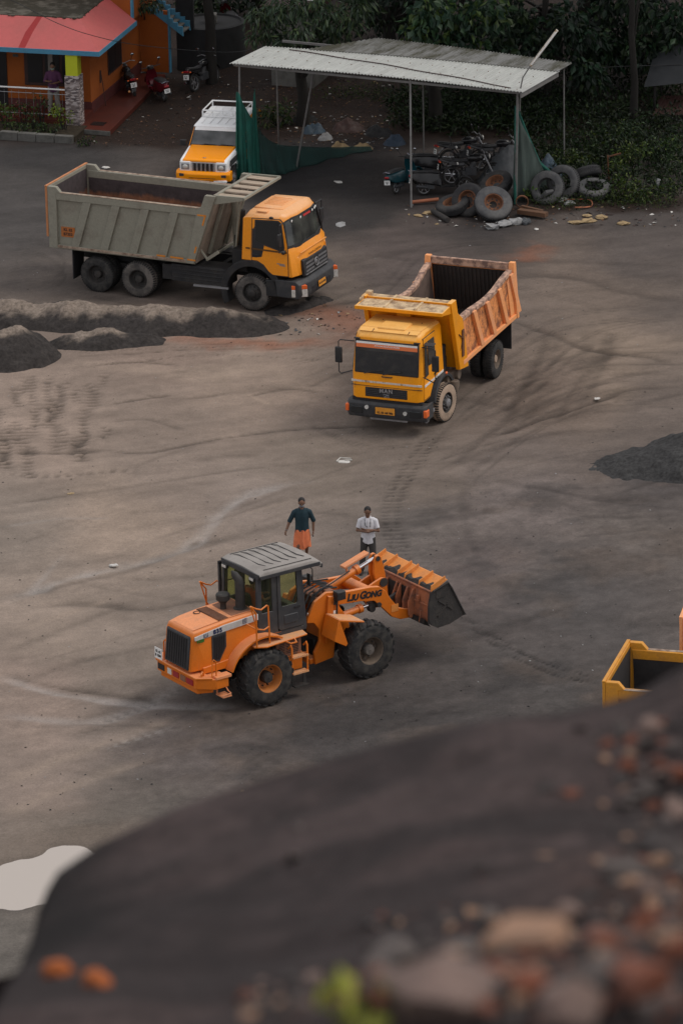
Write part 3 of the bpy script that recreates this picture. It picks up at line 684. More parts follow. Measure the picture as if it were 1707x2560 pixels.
def lining(name, lower, upper, z0, amp):
    """bed lining: dark caked dirt along the top with a ragged lower edge, rust below"""
    m, n, p = _new(name)
    tc = n.nodes.new('ShaderNodeTexCoord'); sp = n.nodes.new('ShaderNodeSeparateXYZ'); n.links.new(tc.outputs['Object'], sp.inputs[0])
    t = _noise(n, 2.4, 5, .7, stretch=(1, 1, .35)); ma = n.nodes.new('ShaderNodeMath'); ma.operation = 'MULTIPLY_ADD'; ma.inputs[1].default_value = amp; n.links.new(t.outputs[0], ma.inputs[0]); n.links.new(sp.outputs['Z'], ma.inputs[2])
    mr = n.nodes.new('ShaderNodeMapRange'); mr.inputs['From Min'].default_value = z0 + amp * .5 - .06; mr.inputs['From Max'].default_value = z0 + amp * .5 + .06; n.links.new(ma.outputs[0], mr.inputs[0])
    t2 = _noise(n, 5, 6, .7); r2 = _ramp(n, t2.outputs[0], [(.3, G1(.6)), (.7, G1(1.3))])
    c = _mix(n, lower, upper, mr.outputs[0]); c = _mix(n, c, r2.outputs[0], 1.0, 'MULTIPLY')
    n.links.new(c, p.inputs['Base Color']); p.inputs['Roughness'].default_value = .8; return m
M['lining_a'] = lining('rusty_lining', (.22, .095, .05), (.05, .038, .04), 2.28, .5)
M['lining_c'] = lining('dark_lining', (.030, .026, .025), (.022, .019, .019), 2.0, .5)
def wscreen(name, lo_col):
    m, n, p = _new(name); t = _noise(n, 1.6, 2, .5); r = _ramp(n, t.outputs[0], [(.35, (.012, .014, .014)), (.7, lo_col)])
    n.links.new(r.outputs[0], p.inputs['Base Color']); p.inputs['Roughness'].default_value = .07; p.inputs['Specular IOR Level'].default_value = .7; return m
M['wscreen'] = wscreen('windscreen_glass', (.07, .075, .065))

truckA = tipper('tipper_truck', 'yellow cab tipper with a grey ribbed bed, standing behind the sand ridge', (-1.925, 142.78, 0), -.4347, M['cab_y'], M['bed_grey'], M['lining_a'], M['bed_post'], M['cab_roof'], 'tipper trucks in the yard')

M['bed_yel'] = mat('yellow_bed_paint', (.62, .27, .025), (.40, .18, .05), amt=.6, rough=.5, scale=2.5)
# ------------------------------------------------------------------ the two-axle orange tipper
def stained(name, base, patch, z_lo, z_hi):
    m, n, p = _new(name)
    t = _noise(n, 2.6, 7, .75); r = _ramp(n, t.outputs[0], [(.46, G1(0)), (.60, G1(.95))])
    t3 = _noise(n, 14, 5, .7); r3 = _ramp(n, t3.outputs[0], [(.35, G1(.7)), (.7, G1(1.25))])
    c = _mix(n, base, patch, r.outputs[0]); c = _mix(n, c, r3.outputs[0], 1.0, 'MULTIPLY')
    n.links.new(c, p.inputs['Base Color']); p.inputs['Roughness'].default_value = .75; return m
M['b_roof'] = mat('faded_cab_roof', (.84, .45, .12), (.70, .33, .06), amt=.6, rough=.5, scale=2.5, fine=.08)
M['b_yel'] = faded('yellow_cab_paint', (.86, .32, .006), (.84, .45, .12), (.70, .24, .008), rough=.4, scale=1.6, dust=(.55, .26, .05))
M['b_org'] = mat('faded_orange_paint', (.88, .36, .13), (.76, .36, .21), amt=.8, rough=.6, scale=2)
M['b_rust'] = stained('rust_patched_panel', (.78, .29, .09), (.19, .072, .038), 1.3, 2.5)
M['b_rail'] = mat('worn_rail', (.55, .34, .24), (.14, .085, .07), amt=.9, rough=.8, scale=5, lo=.42, hi=.6)
M['b_in'] = mat('dark_bed_inside', (.030, .024, .022), (.055, .04, .034), rough=.85, scale=3)
M['b_insd'] = mat('dusty_bed_inside', (.17, .12, .10), (.08, .055, .045), amt=.9, rough=.85, scale=2.5)
M['b_top'] = mat('weathered_guard_top', (.62, .46, .28), (.24, .15, .09), amt=.9, rough=.8, scale=4, lo=.42, hi=.62)
M['banner_o'] = mat('orange_banner', (.75, .19, .06), None, rough=.5, fine=.05)
def truck_b():
    t = thing('tipper_truck', 'orange tipper with a dark empty bed, driving forward in mid yard', 'tipper truck', (1.8045, 132.0, 0), -1.9401, 'tipper trucks in the yard')
    ch = M['chassis']; Y = M['b_yel']; O = M['b_org']
    b = MB(); b.box(-5.0, 1.2, -.48, -.36, .78, 1.08); b.box(-5.0, 1.2, .36, .48, .78, 1.08)
    for x in (-4.9, -3.2, -2.4, -1.6, -.8, .4): b.box(x, x + .14, -.36, .36, .82, 1.02)
    b.cyl((-3.9, -1.0, .53), (-3.9, 1.0, .53), .12); b.ell((-3.9, 0, .53), (.3, .24, .28)); b.cyl((0, -.9, .5), (0, .9, .5), .08, 10)
    b.box(-4.9, -1.0, -.44, .44, 1.08, 1.26); b.build('chassis', ch, t, bevel=.01)
    b = MB(); b.box(-.95, -.35, .55, 1.05, .62, 1.15); b.cyl((-.62, 1.12, .66), (-.62, 1.12, .95), .13, 12); b.cyl((-.98, .92, 1.02), (-.98, 1.16, 1.02), .15, 12); b.cyl((-.98, .92, .72), (-.98, 1.12, .72), .12, 12)
    b.build('air_tank', M['rim_tan'], t, bevel=.02)
    b = MB(); b.box(-.7, -.18, -.9, .9, 1.0, 1.6); b.cyl((-.42, .62, 1.0), (-.42, .62, 2.2), .09, 12); b.box(-2.4, -1.2, -1.05, -.5, .6, 1.1); b.box(-.5, -.2, .7, .95, 1.2, 2.0); b.build('engine_bay', ch, t, bevel=.02)
    for sg in (-1, 1):
        wheel(t, 0, sg * 1.02, .53, .53, .30, sg, rim=.28, dish='front', tyre='tyre_pale' if sg > 0 else 'tyre_dusty', rimm='rim_dark', yaw=R(-9), hubm='steel')
        wheel(t, -3.9, sg * 1.08, .53, .53, .27, sg, rim=.27, tyre='tyre', rimm='rim_tan', hubm='tyre_pale'); wheel(t, -3.9, sg * .72, .53, .53, .27, -sg, tyre='tyre')
        b = MB(); b.box(-5.12, -5.09, min(sg * .5, sg * 1.2), max(sg * .5, sg * 1.2), .45, 1.25); b.build('mudflap', M['black'], t)
        fender(t, 'front_fender', M['bumper'], 0.02, .50, .84, .10, min(sg * .72, sg * 1.10), max(sg * .72, sg * 1.10), 18, 175)
        b = MB(); b.ell((-.1, sg * 1.1, 1.32), (.06, .03, .04)); b.build('indicator', M['ind'], t)
    # cab
    P0 = [(-.18, 1.35), (-.18, 2.66), (-.10, 2.78), (1.10, 2.82), (1.30, 2.76), (1.42, 2.62), (1.50, 1.68), (1.52, 1.60), (1.52, .95), (.88, .95), (.80, 1.05), (.62, 1.25), (.40, 1.35)]
    def hw(z): return 1.0 if z < 1.75 else 1.0 - (z - 1.75) * .07
    secs = []
    for f in (-1, -.95, -.85, -.4, 0, .4, .85, .95, 1):
        k = .14 * (max(0, abs(f) - .8) / .2) ** 2
        secs.append([(x - (k if x > 1.05 else 0), f * hw(z), z - (.07 * (max(0, abs(f) - .85) / .15) ** 2 if z > 2.6 else 0)) for x, z in P0])
    cab = MB().loft(secs).build('cab', Y, t, bevel=.02, smooth=40)
    b = MB(); b.hexa([(-.10, -.86, 2.772), (1.10, -.84, 2.812), (1.10, .84, 2.812), (-.10, .86, 2.772), (-.10, -.86, 2.79), (1.12, -.84, 2.83), (1.12, .84, 2.83), (-.10, .86, 2.79)]); b.hexa([(1.12, -.84, 2.80), (1.315, -.82, 2.755), (1.315, .82, 2.755), (1.12, .84, 2.80), (1.12, -.84, 2.828), (1.33, -.82, 2.775), (1.33, .82, 2.775), (1.12, .84, 2.828)]); b.build('roof_skin', M['b_roof'], cab, bevel=.008)
    def fx(z): return 1.42 + (2.62 - z) / (.94) * .08 if z > 1.68 else 1.52
    def panel(y0, y1, z0, z1, o0, o1, mm, nm, par, bv=0):
        b = MB(); b.hexa([(fx(z0) + o0, y0, z0), (fx(z0) + o1, y0, z0), (fx(z0) + o1, y1, z0), (fx(z0) + o0, y1, z0), (fx(z1) + o0, y0, z1), (fx(z1) + o1, y0, z1), (fx(z1) + o1, y1, z1), (fx(z1) + o0, y1, z1)]); return b.build(nm, mm, par, bevel=bv)
    wf = panel(-.90, .90, 1.66, 2.56, -.05, .012, M['black'], 'windscreen_frame', t, .03)
    panel(-.865, .865, 1.71, 2.52, -.04, .018, M['wscreen_b'], 'windscreen', wf)
    bn = panel(-.86, .86, 2.355, 2.46, -.03, .022, M['banner_o'], 'banner', wf); panel(-.86, .86, 2.46, 2.515, -.03, .022, M['white'], 'banner_top', wf)
    b = MB(); rr = random.Random(3)      # the white script on the banner, too small to read
    y = -.34
    while y < .36:
        h_ = rr.uniform(.02, .045); b.tube([(fx(2.42) + .026, y, 2.415 - h_ / 2), (fx(2.42) + .026, y + .02, 2.415 + h_ / 2), (fx(2.42) + .026, y + .045, 2.415 + h_ * .2), (fx(2.42) + .026, y + .04, 2.415 - h_ * .5)], .007, 5); y += rr.uniform(.05, .07)
    b.build('banner_script', M['white'], bn)
    b = MB()
    for y in (-.62, -.1): b.tube([(1.54, y, 1.66), (1.545, y + .22, 1.73), (1.53, y + .52, 1.77)], .014, 6)
    b.tube([(1.53, -.12, 1.615), (1.56, -.10, 1.605), (1.56, .14, 1.605), (1.53, .16, 1.615)], .014, 6); b.build('wiper', M['black'], wf)
    b = MB(); b.box(1.40, 1.46, .76, .92, 2.57, 2.60); b.box(1.40, 1.46, -.92, -.76, 2.57, 2.60); b.build('marker_lamp', M['black'], t)
    panel(-.99, .99, 1.405, 1.455, -.03, .006, M['white_worn'], 'front_stripe', t)
    gr = panel(-.60, .58, 1.02, 1.28, -.04, .014, M['black'], 'grille', t, .012)
    b = MB()
    for z in (1.06, 1.11, 1.16, 1.21): b.box(1.53, 1.545, -.57, .55, z, z + .014)
    b.build('grille_slat', M['bumper'], gr)
    text('MAN', M['steel'], gr, (1.545, -.01, 1.205), (0, 1, 0), (0, 0, 1), .15, spacing=1.25, bold=.006)
    b = MB(); b.tube([(1.545, -.085, 1.11), (1.545, .075, 1.11), (1.545, .085, 1.04), (1.545, -.075, 1.04), (1.545, -.085, 1.11)], .006, 4); b.tube([(1.545, -.05, 1.05), (1.545, -.01, 1.08), (1.545, .05, 1.09), (1.545, .06, 1.06)], .008, 4); b.build('emblem', M['steel'], gr)
    panel(-1.0, 1.0, 1.305, 1.318, -.03, .004, M['ink'], 'panel_seam', t)
    b = MB(); b.box(1.33, 1.47, -.98, .98, .87, .97); b.build('bumper_gap', M['ink'], t)
    bp = MB(); bp.loft([[(1.0 if abs(f) == 1 else 1.2, f * 1.12, .46), (1.56 - k, f * 1.12, .44), (1.60 - k, f * 1.12, .52), (1.60 - k, f * 1.12, .82), (1.54 - k, f * 1.12, .88), (1.0 if abs(f) == 1 else 1.2, f * 1.12, .88)] for f, k in ((-1, .10), (-.93, .02), (0, 0), (.93, .02), (1, .10))]); bp = bp.build('bumper', M['bumper'], t, bevel=.015)
    b = MB(); b.box(1.40, 1.46, -.5, .55, .36, .42); b.build('tow_bar', M['steel'], bp)
    for sg in (-1, 1):
        b = MB(); b.box(1.58, 1.612, min(sg * .66, sg * .98), max(sg * .66, sg * .98), .56, .74); b.build('headlight', M['dglass'], t, bevel=.01)
        b = MB(); b.cyl((1.57, sg * .54, .74 if sg < 0 else .66), (1.625, sg * .54, .74 if sg < 0 else .66), .055, 14); b.build('fog_lamp', M['clear'], t)
        b = MB(); b.box(1.38, 1.60, min(sg * 1.05, sg * 1.15), max(sg * 1.05, sg * 1.15), .58, .78); b.build('indicator', M['ind'], t, bevel=.02)
    number_plate(t, (1.612, -.02, .67), (0, 1, 0), (0, 0, 1), .54, .19, M['plate_y'], ['', 'KL 05 AB 986'], .078)
    b = MB(); b.box(.72, 1.25, .82, 1.06, .50, .60); b.box(1.0, 1.2, .95, 1.0, .3, .5); b.build('cab_step', M['steel'], t, bevel=.01)
    b = MB(); b.box(.72, 1.25, -1.06, -.82, .50, .60); b.build('cab_step', M['steel'], t, bevel=.01)
    # roof hatch
    b = MB(); b.box(.58, 1.18, -.36, .42, 2.79, 2.862); b.build('roof_hatch', M['b_roof'], t, bevel=.05, seg=3)
    b = MB()
    for (x, y) in ((1.33, -.45), (1.33, .55), (.5, -.5), (.5, .6)): b.tube([(x, y, 2.77), (x - .07, y + .015, 2.80), (x - .14, y, 2.805)], .012, 5)
    b.build('roof_fixing', M['rust'], t)
    for sg in (-1, 1):
        def S(x, z, o=0): return (x, sg * (hw(z) + o), z)
        def slab(poly, o0, o1, nm, mm, par, bv=0):
            n = len(poly); b = MB(); b.add([S(x, z, o0) for x, z in poly] + [S(x, z, o1) for x, z in poly], [tuple(range(n)), tuple(range(2 * n - 1, n - 1, -1))] + [(i, (i + 1) % n, n + (i + 1) % n, n + i) for i in range(n)]); return b.build(nm, mm, par, bevel=bv)
        slab([(.36, 1.36), (.36, 1.75), (.36, 2.64), (1.24, 2.66), (1.36, 1.75), (1.37, .98), (.90, .98), (.64, 1.27)], -.02, .003, 'door_seam', M['ink'], t)
        d = slab([(.38, 1.38), (.38, 1.75), (.38, 2.62), (1.22, 2.64), (1.34, 1.75), (1.35, 1.0), (.92, 1.0), (.66, 1.29)], -.01, .010, 'door', Y, t, .005)
        slab([(.46, 1.82), (.46, 2.50), (.98, 2.52), (.98, 1.86)], 0, .016, 'window', M['dglass'], d)
        slab([(1.02, 1.62), (1.02, 2.52), (1.20, 2.52), (1.29, 1.75), (1.29, 1.60)], 0, .016, 'quarter_window', M['dglass'], d)
        slab([(.40, 1.34), (.40, 1.40), (1.34, 1.40), (1.34, 1.34)], .0, .016, 'side_stripe', M['white'], d)
        b = MB(); b.beam(S(.46, 1.52, .03), S(.62, 1.52, .03), .02, .04); b.build('handle', M['black'], d)
        slab([(-.14, 1.34), (-.14, 1.40), (.33, 1.40), (.33, 1.34)], -.01, .008, 'side_stripe', M['white'], t)
        yo = sg * 1.36; mm = MB()
        mm.tube([S(1.34, 2.46), (1.46, yo - sg * .05, 2.50), (1.46, yo, 2.45), (1.46, yo, 1.62), (1.46, yo - sg * .06, 1.56), S(1.42, 1.66)], .016, 6)
        a_ = mm.build('mirror_arm', M['black'], t)
        b = MB(); b.box(1.42, 1.50, yo - .10, yo + .10, 1.86, 2.30); b.build('mirror', M['black'], a_, bevel=.03)
        if sg > 0:
            b = MB(); b.box(1.08, 1.34, 1.0, 1.24, 2.50, 2.53); b.build('side_visor', M['bumper'], t, bevel=.01)
    # ---- bed
    W = 1.2; n = 13
    xr, xf = -5.28, -1.02
    def top(s):      # s 0 rear .. 1 front: battered, sagging rail
        x = -5.05 + (xf + 5.05) * s; z = 2.72 - .16 * min(1, s * 3.2) + .03 * math.sin(s * 9); bow = -.13 * math.sin(PI * min(1, s * 1.05)) ** 2
        return x, z, bow
    bed = None; b = MB()
    for sg in (-1, 1):
        secs = []
        for i in range(n):
            s = i / (n - 1); x, z, bow = top(s); bow *= (1.25 if sg < 0 else -.15); xb = -5.42 + (-.98 + 5.42) * s
            secs.append([(xb, sg * W, 1.32), (x, sg * (W + bow), z), (x, sg * (W + bow - .06), z), (xb, sg * (W - .06), 1.32)])
        b.loft(secs)
    b.box(-5.42, -1.0, -W, W, 1.27, 1.36); bed = b.build('bed', M['b_rust'], t)
    b = MB(); b2 = MB()
    for sg in (-1, 1):
        secs = []; secs2 = []
        for i in range(n):
            s = i / (n - 1); x, z, bow = top(s); bow *= (1.25 if sg < 0 else -.15); y = sg * (W + bow)
            secs2.append([(x, y + sg * .05, z - .10), (x, y + sg * .05, z + .03), (x, y - sg * .11, z + .03), (x, y - sg * .11, z - .10)])
        b2.loft(secs2)
        ya, yb = min(sg * W, sg * (W + .08)), max(sg * W, sg * (W + .08))
        b.box(-5.45, -1.0, ya, yb, 1.27, 1.40)
        for k in range(4):
            xt = -1.86 - k * 1.02; xb = xt - .66
            s = (xt + 5.05) / (xf + 5.05); _, z, bow = top(max(0, s)); bow *= (1.25 if sg < 0 else -.15)
            y0 = sg * W; yt = sg * (W + bow)
            b.hexa([(xb - .12, y0, 1.38), (xb + .12, y0, 1.38), (xb + .12, y0 + sg * .10, 1.38), (xb - .12, y0 + sg * .10, 1.38), (xt - .12, yt, z - .05), (xt + .12, yt, z - .05), (xt + .12, yt + sg * .10, z - .05), (xt - .12, yt + sg * .10, z - .05)])
        b.prism([(-5.52, 1.25), (-5.36, 1.25), (-5.05, 2.70), (-5.10, 2.93), (-5.25, 2.93)], min(sg * 1.14, sg * 1.30), max(sg * 1.14, sg * 1.30))
        b.prism([(-5.36, 1.40), (-5.0, 1.40), (-4.72, 2.45), (-4.9, 2.7), (-5.06, 2.7)], ya, yb - .05 * (sg > 0))
    b.build('bed_rib', O, bed, bevel=.012); b2.build('top_rail', M['b_rail'], bed, bevel=.02)
    # corrugated tailgate, floor bars
    b = MB(); b.prism([(-5.50, 1.30), (-5.44, 1.30), (-5.16, 2.88), (-5.22, 2.88)], -1.14, 1.14); tgt = b.build('tailgate', O, bed)
    b = MB()
    for k in range(19): y = -1.06 + k * .118; b.beam((-5.41, y, 1.36), (-5.19, y, 2.62), .05, .05, up=(1, 0, 0))
    b.prism([(-5.435, 1.32), (-5.425, 1.32), (-5.19, 2.66), (-5.20, 2.66)], -1.13, 1.13); b.build('corrugation', M['b_in'], tgt, bevel=.012)
    b = MB(); b.beam((-5.17, -1.2, 2.80), (-5.17, 1.2, 2.80), .10, .20, up=(0, 0, 1)); b.build('tailgate_beam', M['b_rail'], tgt, bevel=.01)
    b = MB()
    for k in range(11): y = -1.0 + k * .2; b.box(-5.35, -1.05, y - .03, y + .03, 1.36, 1.40)
    b.box(-5.38, -1.03, -1.13, 1.13, 1.362, 1.37); b.build('floor_bar', M['b_in'], bed)
    b = MB(); secs = []
    for i in range(n):
        s = i / (n - 1); x, z, bow = top(s); secs.append([(x, -(W + bow * 1.25 - .07), z - .09), (-5.42 + 4.44 * s, -(W - .07), 1.37)])
    b.loft(secs, closed=False, caps=False); secs = []
    for i in range(n):
        s = i / (n - 1); x, z, bow = top(s); secs.append([(x, (W - bow * .15 - .07), z - .09), (-5.42 + 4.44 * s, (W - .07), 1.37)])
    b.loft(secs, closed=False, caps=False); b.build('bed_lining', M['b_insd'], bed, recalc=False)
    # front wall, slanting posts, cab guard
    def wx(z): return -.92 + (z - 1.25) * (.80 / 2.0)
    b = MB(); b.prism([(wx(1.2) - .05, 1.2), (wx(1.2), 1.2), (wx(3.25), 3.25), (wx(3.25) - .05, 3.25)], -1.16, 1.16); fw = b.build('front_wall', Y, bed)
    b = MB(); b.cyl((wx(2.85) + .06, -.1, 2.86), (wx(2.85) - .02, -.1, 2.86), .13, 16); b.box(-.25, -.12, -.3, .1, 2.7, 3.0); b.build('hoist_bracket', M['b_yel'], fw, bevel=.01)
    b = MB()
    for sg in (-1, 1): b.prism([(-1.40, 1.12), (-.72, 1.22), (-.70, 1.32), (-.06, 3.27), (-.46, 3.27), (-.60, 2.85), (-.98, 2.6)], min(sg * 1.14, sg * 1.27), max(sg * 1.14, sg * 1.27))
    b.build('front_post', Y, bed, bevel=.015)
    b = MB(); b.prism([(-.52, 3.19), (.50, 3.15), (.50, 3.17), (-.52, 3.21)], -1.18, 1.20); cg = b.build('cab_guard', M['b_top'], bed)
    b = MB(); b.box(.49, .55, -1.24, 1.24, 3.08, 3.18); b.prism([(-.30, 2.92), (.50, 3.09), (.50, 3.17), (-.30, 3.20)], 1.19, 1.235); b.prism([(-.30, 2.92), (.50, 3.09), (.50, 3.17), (-.30, 3.20)], -1.235, -1.19); b.build('guard_edge', Y, cg, bevel=.01)
    b = MB()
    for y in (-.42, .44): b.beam((-.50, y, 3.215), (.50, y, 3.185), .07, .06)
    b.box(-.42, -.26, -1.22, -1.06, 3.18, 3.34); b.box(-.5, .2, -1.235, -1.20, 3.18, 3.28); b.build('guard_rib', M['b_top'], cg, bevel=.012)
    b = MB(); b.tube([(-.75, 1.26, 1.75), (-.9, 1.3, 2.05), (-.62, 1.28, 2.25)], .016, 6); b.box(-1.0, -.85, 1.275, 1.30, 1.55, 2.3); b.build('post_stain', M['rust'], fw)
    # sub-frame rail under the bed
    b = MB(); b.box(-4.95, -3.2, .95, 1.15, 1.16, 1.27); b.build('subframe', O, bed)
    return t
M['wscreen_b'] = wscreen('windscreen_glass_dark', (.045, .05, .055))
M['white_worn'] = mat('worn_white_band', (.62, .57, .50), (.30, .18, .06), amt=.9, rough=.6, scale=6, lo=.5, hi=.62)
truckB = truck_b()

_ycab = M['cab_y']
truckC = tipper('tipper_truck', 'yellow tipper with dark empty bed, half hidden by the near slope', (12.172, 104.34, 0), R(-15.5), M['bed_yel'], M['bed_yel'], M['lining_c'], M['bed_yel'], M['cab_roof'], 'tipper trucks in the yard', detail=False, plates=False)
truckD = tipper('tipper_truck', 'tipper of which only a tan rear corner shows at the right edge', (14.118, 108.523, 0), R(-12), M['bed_yel'], M['b_org'], M['lining_c'], M['b_org'], M['cab_roof'], 'tipper trucks in the yard', detail=False, plates=False)
# ------------------------------------------------------------------ wheel loader
M['l_org'] = faded('loader_orange', (.66, .165, .012), (.76, .29, .12), (.50, .13, .02), rough=.5, scale=1.8, dust=(.36, .17, .08))
M['l_top'] = mat('sun_faded_orange', (.76, .29, .12), (.52, .24, .13), amt=.85, rough=.6, scale=2.6)
M['l_brown'] = mat('stained_deck', (.26, .115, .065), (.15, .08, .055), amt=.9, rough=.75, scale=3)
M['l_cab'] = mat('charcoal_cab_paint', (.040, .041, .045), (.10, .09, .08), amt=.5, rough=.5, scale=2)
M['l_roof'] = mat('dusty_cab_roof', (.29, .265, .245), (.20, .18, .165), amt=.8, rough=.8, scale=1.6, fine=.1)
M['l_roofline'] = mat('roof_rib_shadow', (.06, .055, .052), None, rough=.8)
M['l_glass'] = glass('tinted_cab_glass', (.93, .95, .80), .90)
M['l_stripe'] = mat('grey_white_band', (.52, .50, .48), (.36, .32, .28), amt=.6, rough=.55, scale=4)
M['l_bucket'] = mat('scuffed_bucket', (.40, .14, .065), (.16, .085, .065), amt=.9, rough=.7, scale=3, lo=.42, hi=.62)
M['l_guard'] = mat('bucket_guard_paint', (.74, .27, .06), (.46, .20, .08), amt=.7, rough=.55, scale=2.5)
M['l_dirt'] = mat('caked_dirt', (.040, .037, .036), (.07, .062, .055), rough=.95, scale=6, bump=.6, bscale=18)
M['l_rim'] = mat('orange_rim', (.50, .17, .035), (.30, .15, .09), rough=.6, scale=5)
M['l_step'] = mat('worn_tread_plate', (.74, .36, .16), (.52, .36, .26), amt=.9, rough=.6, scale=8)
M['green_ink'] = mat('green_lettering', (.04, .15, .02), None, rough=.6, fine=0)
M['blue_ink'] = mat('navy_lettering', (.02, .03, .09), None, rough=.6, fine=0)
M['seat'] = mat('seat_cloth', (.03, .03, .03), (.08, .08, .07), rough=.9)
def loader():
    t = thing('wheel_loader', 'orange wheel loader with charcoal cab and raised bucket', 'wheel loader', (-2.2868, 112.4188, 0), .6085)
    O = M['l_org']; K = M['l_cab']; TP = M['l_top']
    # wheels: a big lugged tyre, orange rims behind, dusty ones in front
    for sg in (-1, 1):
        wheel(t, -.10, sg * .92, .675, .665, .46, sg, rim=.34, tyre='tyre', rimm='l_rim', lug=20, hubm='rim_dark')
        wheel(t, 2.77, sg * .92, .675, .665, .46, sg, rim=.34, tyre='tyre', rimm='rim_tan', lug=20, hubm='tyre_dusty')
    b = MB(); b.cyl((-.1, -.8, .67), (-.1, .8, .67), .17); b.cyl((2.77, -.8, .67), (2.77, .8, .67), .17); b.box(-1.5, .95, -.42, .42, .62, 1.12); b.box(1.0, 1.6, -.2, .2, .55, 1.3); b.box(1.7, 3.1, -.33, .33, .55, .95); b.cyl((1.3, 0, .5), (1.3, 0, 1.5), .14); b.build('chassis', M['chassis'], t, bevel=.02)
    # hood
    secs = []
    for x, zt, wl, zb in ((-1.84, 1.98, .54, 1.10), (-1.78, 2.05, .57, 1.10), (-1.5, 2.10, .60, 1.10), (-.9, 2.16, .61, 1.12), (-.06, 2.20, .62, 1.15)):
        xx = -1.93 if x == -1.84 else x
        secs.append([(xx, -wl - .05, zb), (x, -wl - .05, zt - .12), (x, -wl, zt - .03), (x, -wl + .12, zt), (x, wl - .22, zt), (x, wl - .10, zt - .03), (x, wl - .05, zt - .12), (xx, wl - .05, zb)])
    hood = MB().loft(secs).build('hood', O, t, bevel=.015, smooth=40)
    b = MB(); b.add([(-1.76, -.50, 2.062), (-1.5, -.53, 2.106), (-.9, -.54, 2.166), (-.10, -.55, 2.205), (-.10, .36, 2.205), (-.9, .35, 2.166), (-1.5, .34, 2.106), (-1.76, .31, 2.062)], [(0, 1, 6, 7), (1, 2, 5, 6), (2, 3, 4, 5)]); b.build('hood_top', TP, hood, recalc=False, smooth=60)
    b = MB(); b.hexa([(-.70, -.50, 2.17), (-.12, -.52, 2.19), (-.12, .40, 2.19), (-.66, .36, 2.17), (-.70, -.50, 2.186), (-.12, -.52, 2.212), (-.12, .40, 2.212), (-.66, .36, 2.186)]); b.build('engine_deck', M['l_brown'], hood, bevel=.01)
    b = MB(); b.box(-1.07, -.80, -.53, .38, 2.13, 2.172); gr = b.build('hood_grating', M['rust'], hood)
    b = MB()
    for k in range(12): x = -1.05 + k * .021; b.box(x, x + .007, -.51, .36, 2.17, 2.178)
    b.build('grating_bar', M['l_brown'], gr)
    b = MB(); b.lathe([(.085, 0), (.085, .012), (.07, .012), (.07, -.03), (.01, -.03)], o=(-1.16, .24, 2.142), ax='z', n=20); b.build('filler_hole', M['ink'], hood)
    b = MB(); b.lathe([(.07, 0), (.07, .14), (.10, .18), (.16, .24), (.165, .36), (.14, .39), (.01, .40)], o=(-.60, -.02, 2.18), ax='z', n=22); b.build('air_precleaner', M['rim_dark'], hood)
    b = MB(); b.lathe([(.17, 0), (.17, .02), (.12, .03), (.11, .10)], o=(-.28, -.26, 2.19), ax='z', n=22); b.tube([(-.28, -.26, 2.2), (-.28, -.26, 2.78), (-.30, -.23, 2.90), (-.36, -.16, 3.02), (-.40, -.11, 3.10)], [.115, .115, .10, .085, .02], 14); b.build('exhaust_pipe', M['rim_dark'], hood)
    # white band with lettering, down the near side
    def side(x, z, o=.0): return (x, -(.595 + .05 + (x + 1.84) * .03 + o), z)
    def sslab(poly, o0, o1, nm, mm, par, bv=0):
        n = len(poly); b = MB(); b.add([side(x, z, o0) for x, z in poly] + [side(x, z, o1) for x, z in poly], [tuple(range(n)), tuple(range(2 * n - 1, n - 1, -1))] + [(i, (i + 1) % n, n + (i + 1) % n, n + i) for i in range(n)]); return b.build(nm, mm, par, bevel=bv)
    band = sslab([(-1.80, 1.86), (-.16, 1.99), (-.16, 2.13), (-1.0, 2.07), (-1.5, 2.00), (-1.80, 1.94)], -.04, .012, 'side_band', M['l_stripe'], hood)
    sslab([(-.13, 2.0), (-.10, 2.0), (-.10, 2.14), (-.13, 2.14)], -.04, .012, 'band_end', M['white'], hood)
    text('835', M['blue_ink'], band, side(-1.20, 1.975, .016), (1, -.03, .075), (0, 0, 1), .145, bold=.006, spacing=1.15)
    pb = sslab([(-1.58, 1.89), (-1.46, 1.90), (-1.46, 1.99), (-1.58, 1.98)], 0, .017, 'number_panel', M['blue_ink'], band)
    text('27', M['l_stripe'], pb, side(-1.52, 1.94, .02), (1, -.03, .075), (0, 0, 1), .09, bold=.003)
    b = MB(); sx = -.46; zz = 2.06
    b.tube([side(sx - .055, zz + .05, .018), side(sx - .055, zz - .05, .018), side(sx + .05, zz - .043, .018)], .008, 4); b.tube([side(sx + .05, zz + .06, .018), side(sx - .02, zz + .054, .018), side(sx - .02, zz - .015, .018), side(sx + .05, zz - .01, .018)], .008, 4); b.tube([side(sx, zz + .022, .018), side(sx + .045, zz + .025, .018)], .007, 4); b.build('emblem', M['blue_ink'], band)
    text('BSIII', M['green_ink'], hood, side(-1.66, 1.83, .006), (1, -.03, .075), (0, 0, 1), .11, bold=.006)
    v = sslab([(-1.36, 1.28), (-1.32, 1.24), (-1.16, 1.22), (-.97, 1.55), (-.97, 1.90), (-1.0, 1.93), (-1.33, 1.89), (-1.36, 1.86)], -.02, .014, 'side_vent', M['bumper'], hood, .012)
    sslab([(-1.32, 1.30), (-1.17, 1.27), (-1.01, 1.56), (-1.01, 1.87), (-1.32, 1.84)], 0, .018, 'vent_mesh', M['ink'], v)
    b = MB()
    for k in range(6):
        x = -1.29 + k * .05; zl = 1.29 if x < -1.16 else 1.29 + (x + 1.16) * 1.8
        b.beam(side(x, zl, .02), side(x, 1.84, .02), .012, .012)
    b.build('vent_slat', M['black'], v)
    # rear radiator grille
    def rx(z): return -1.84 - (1.98 - z) * .09 / .88
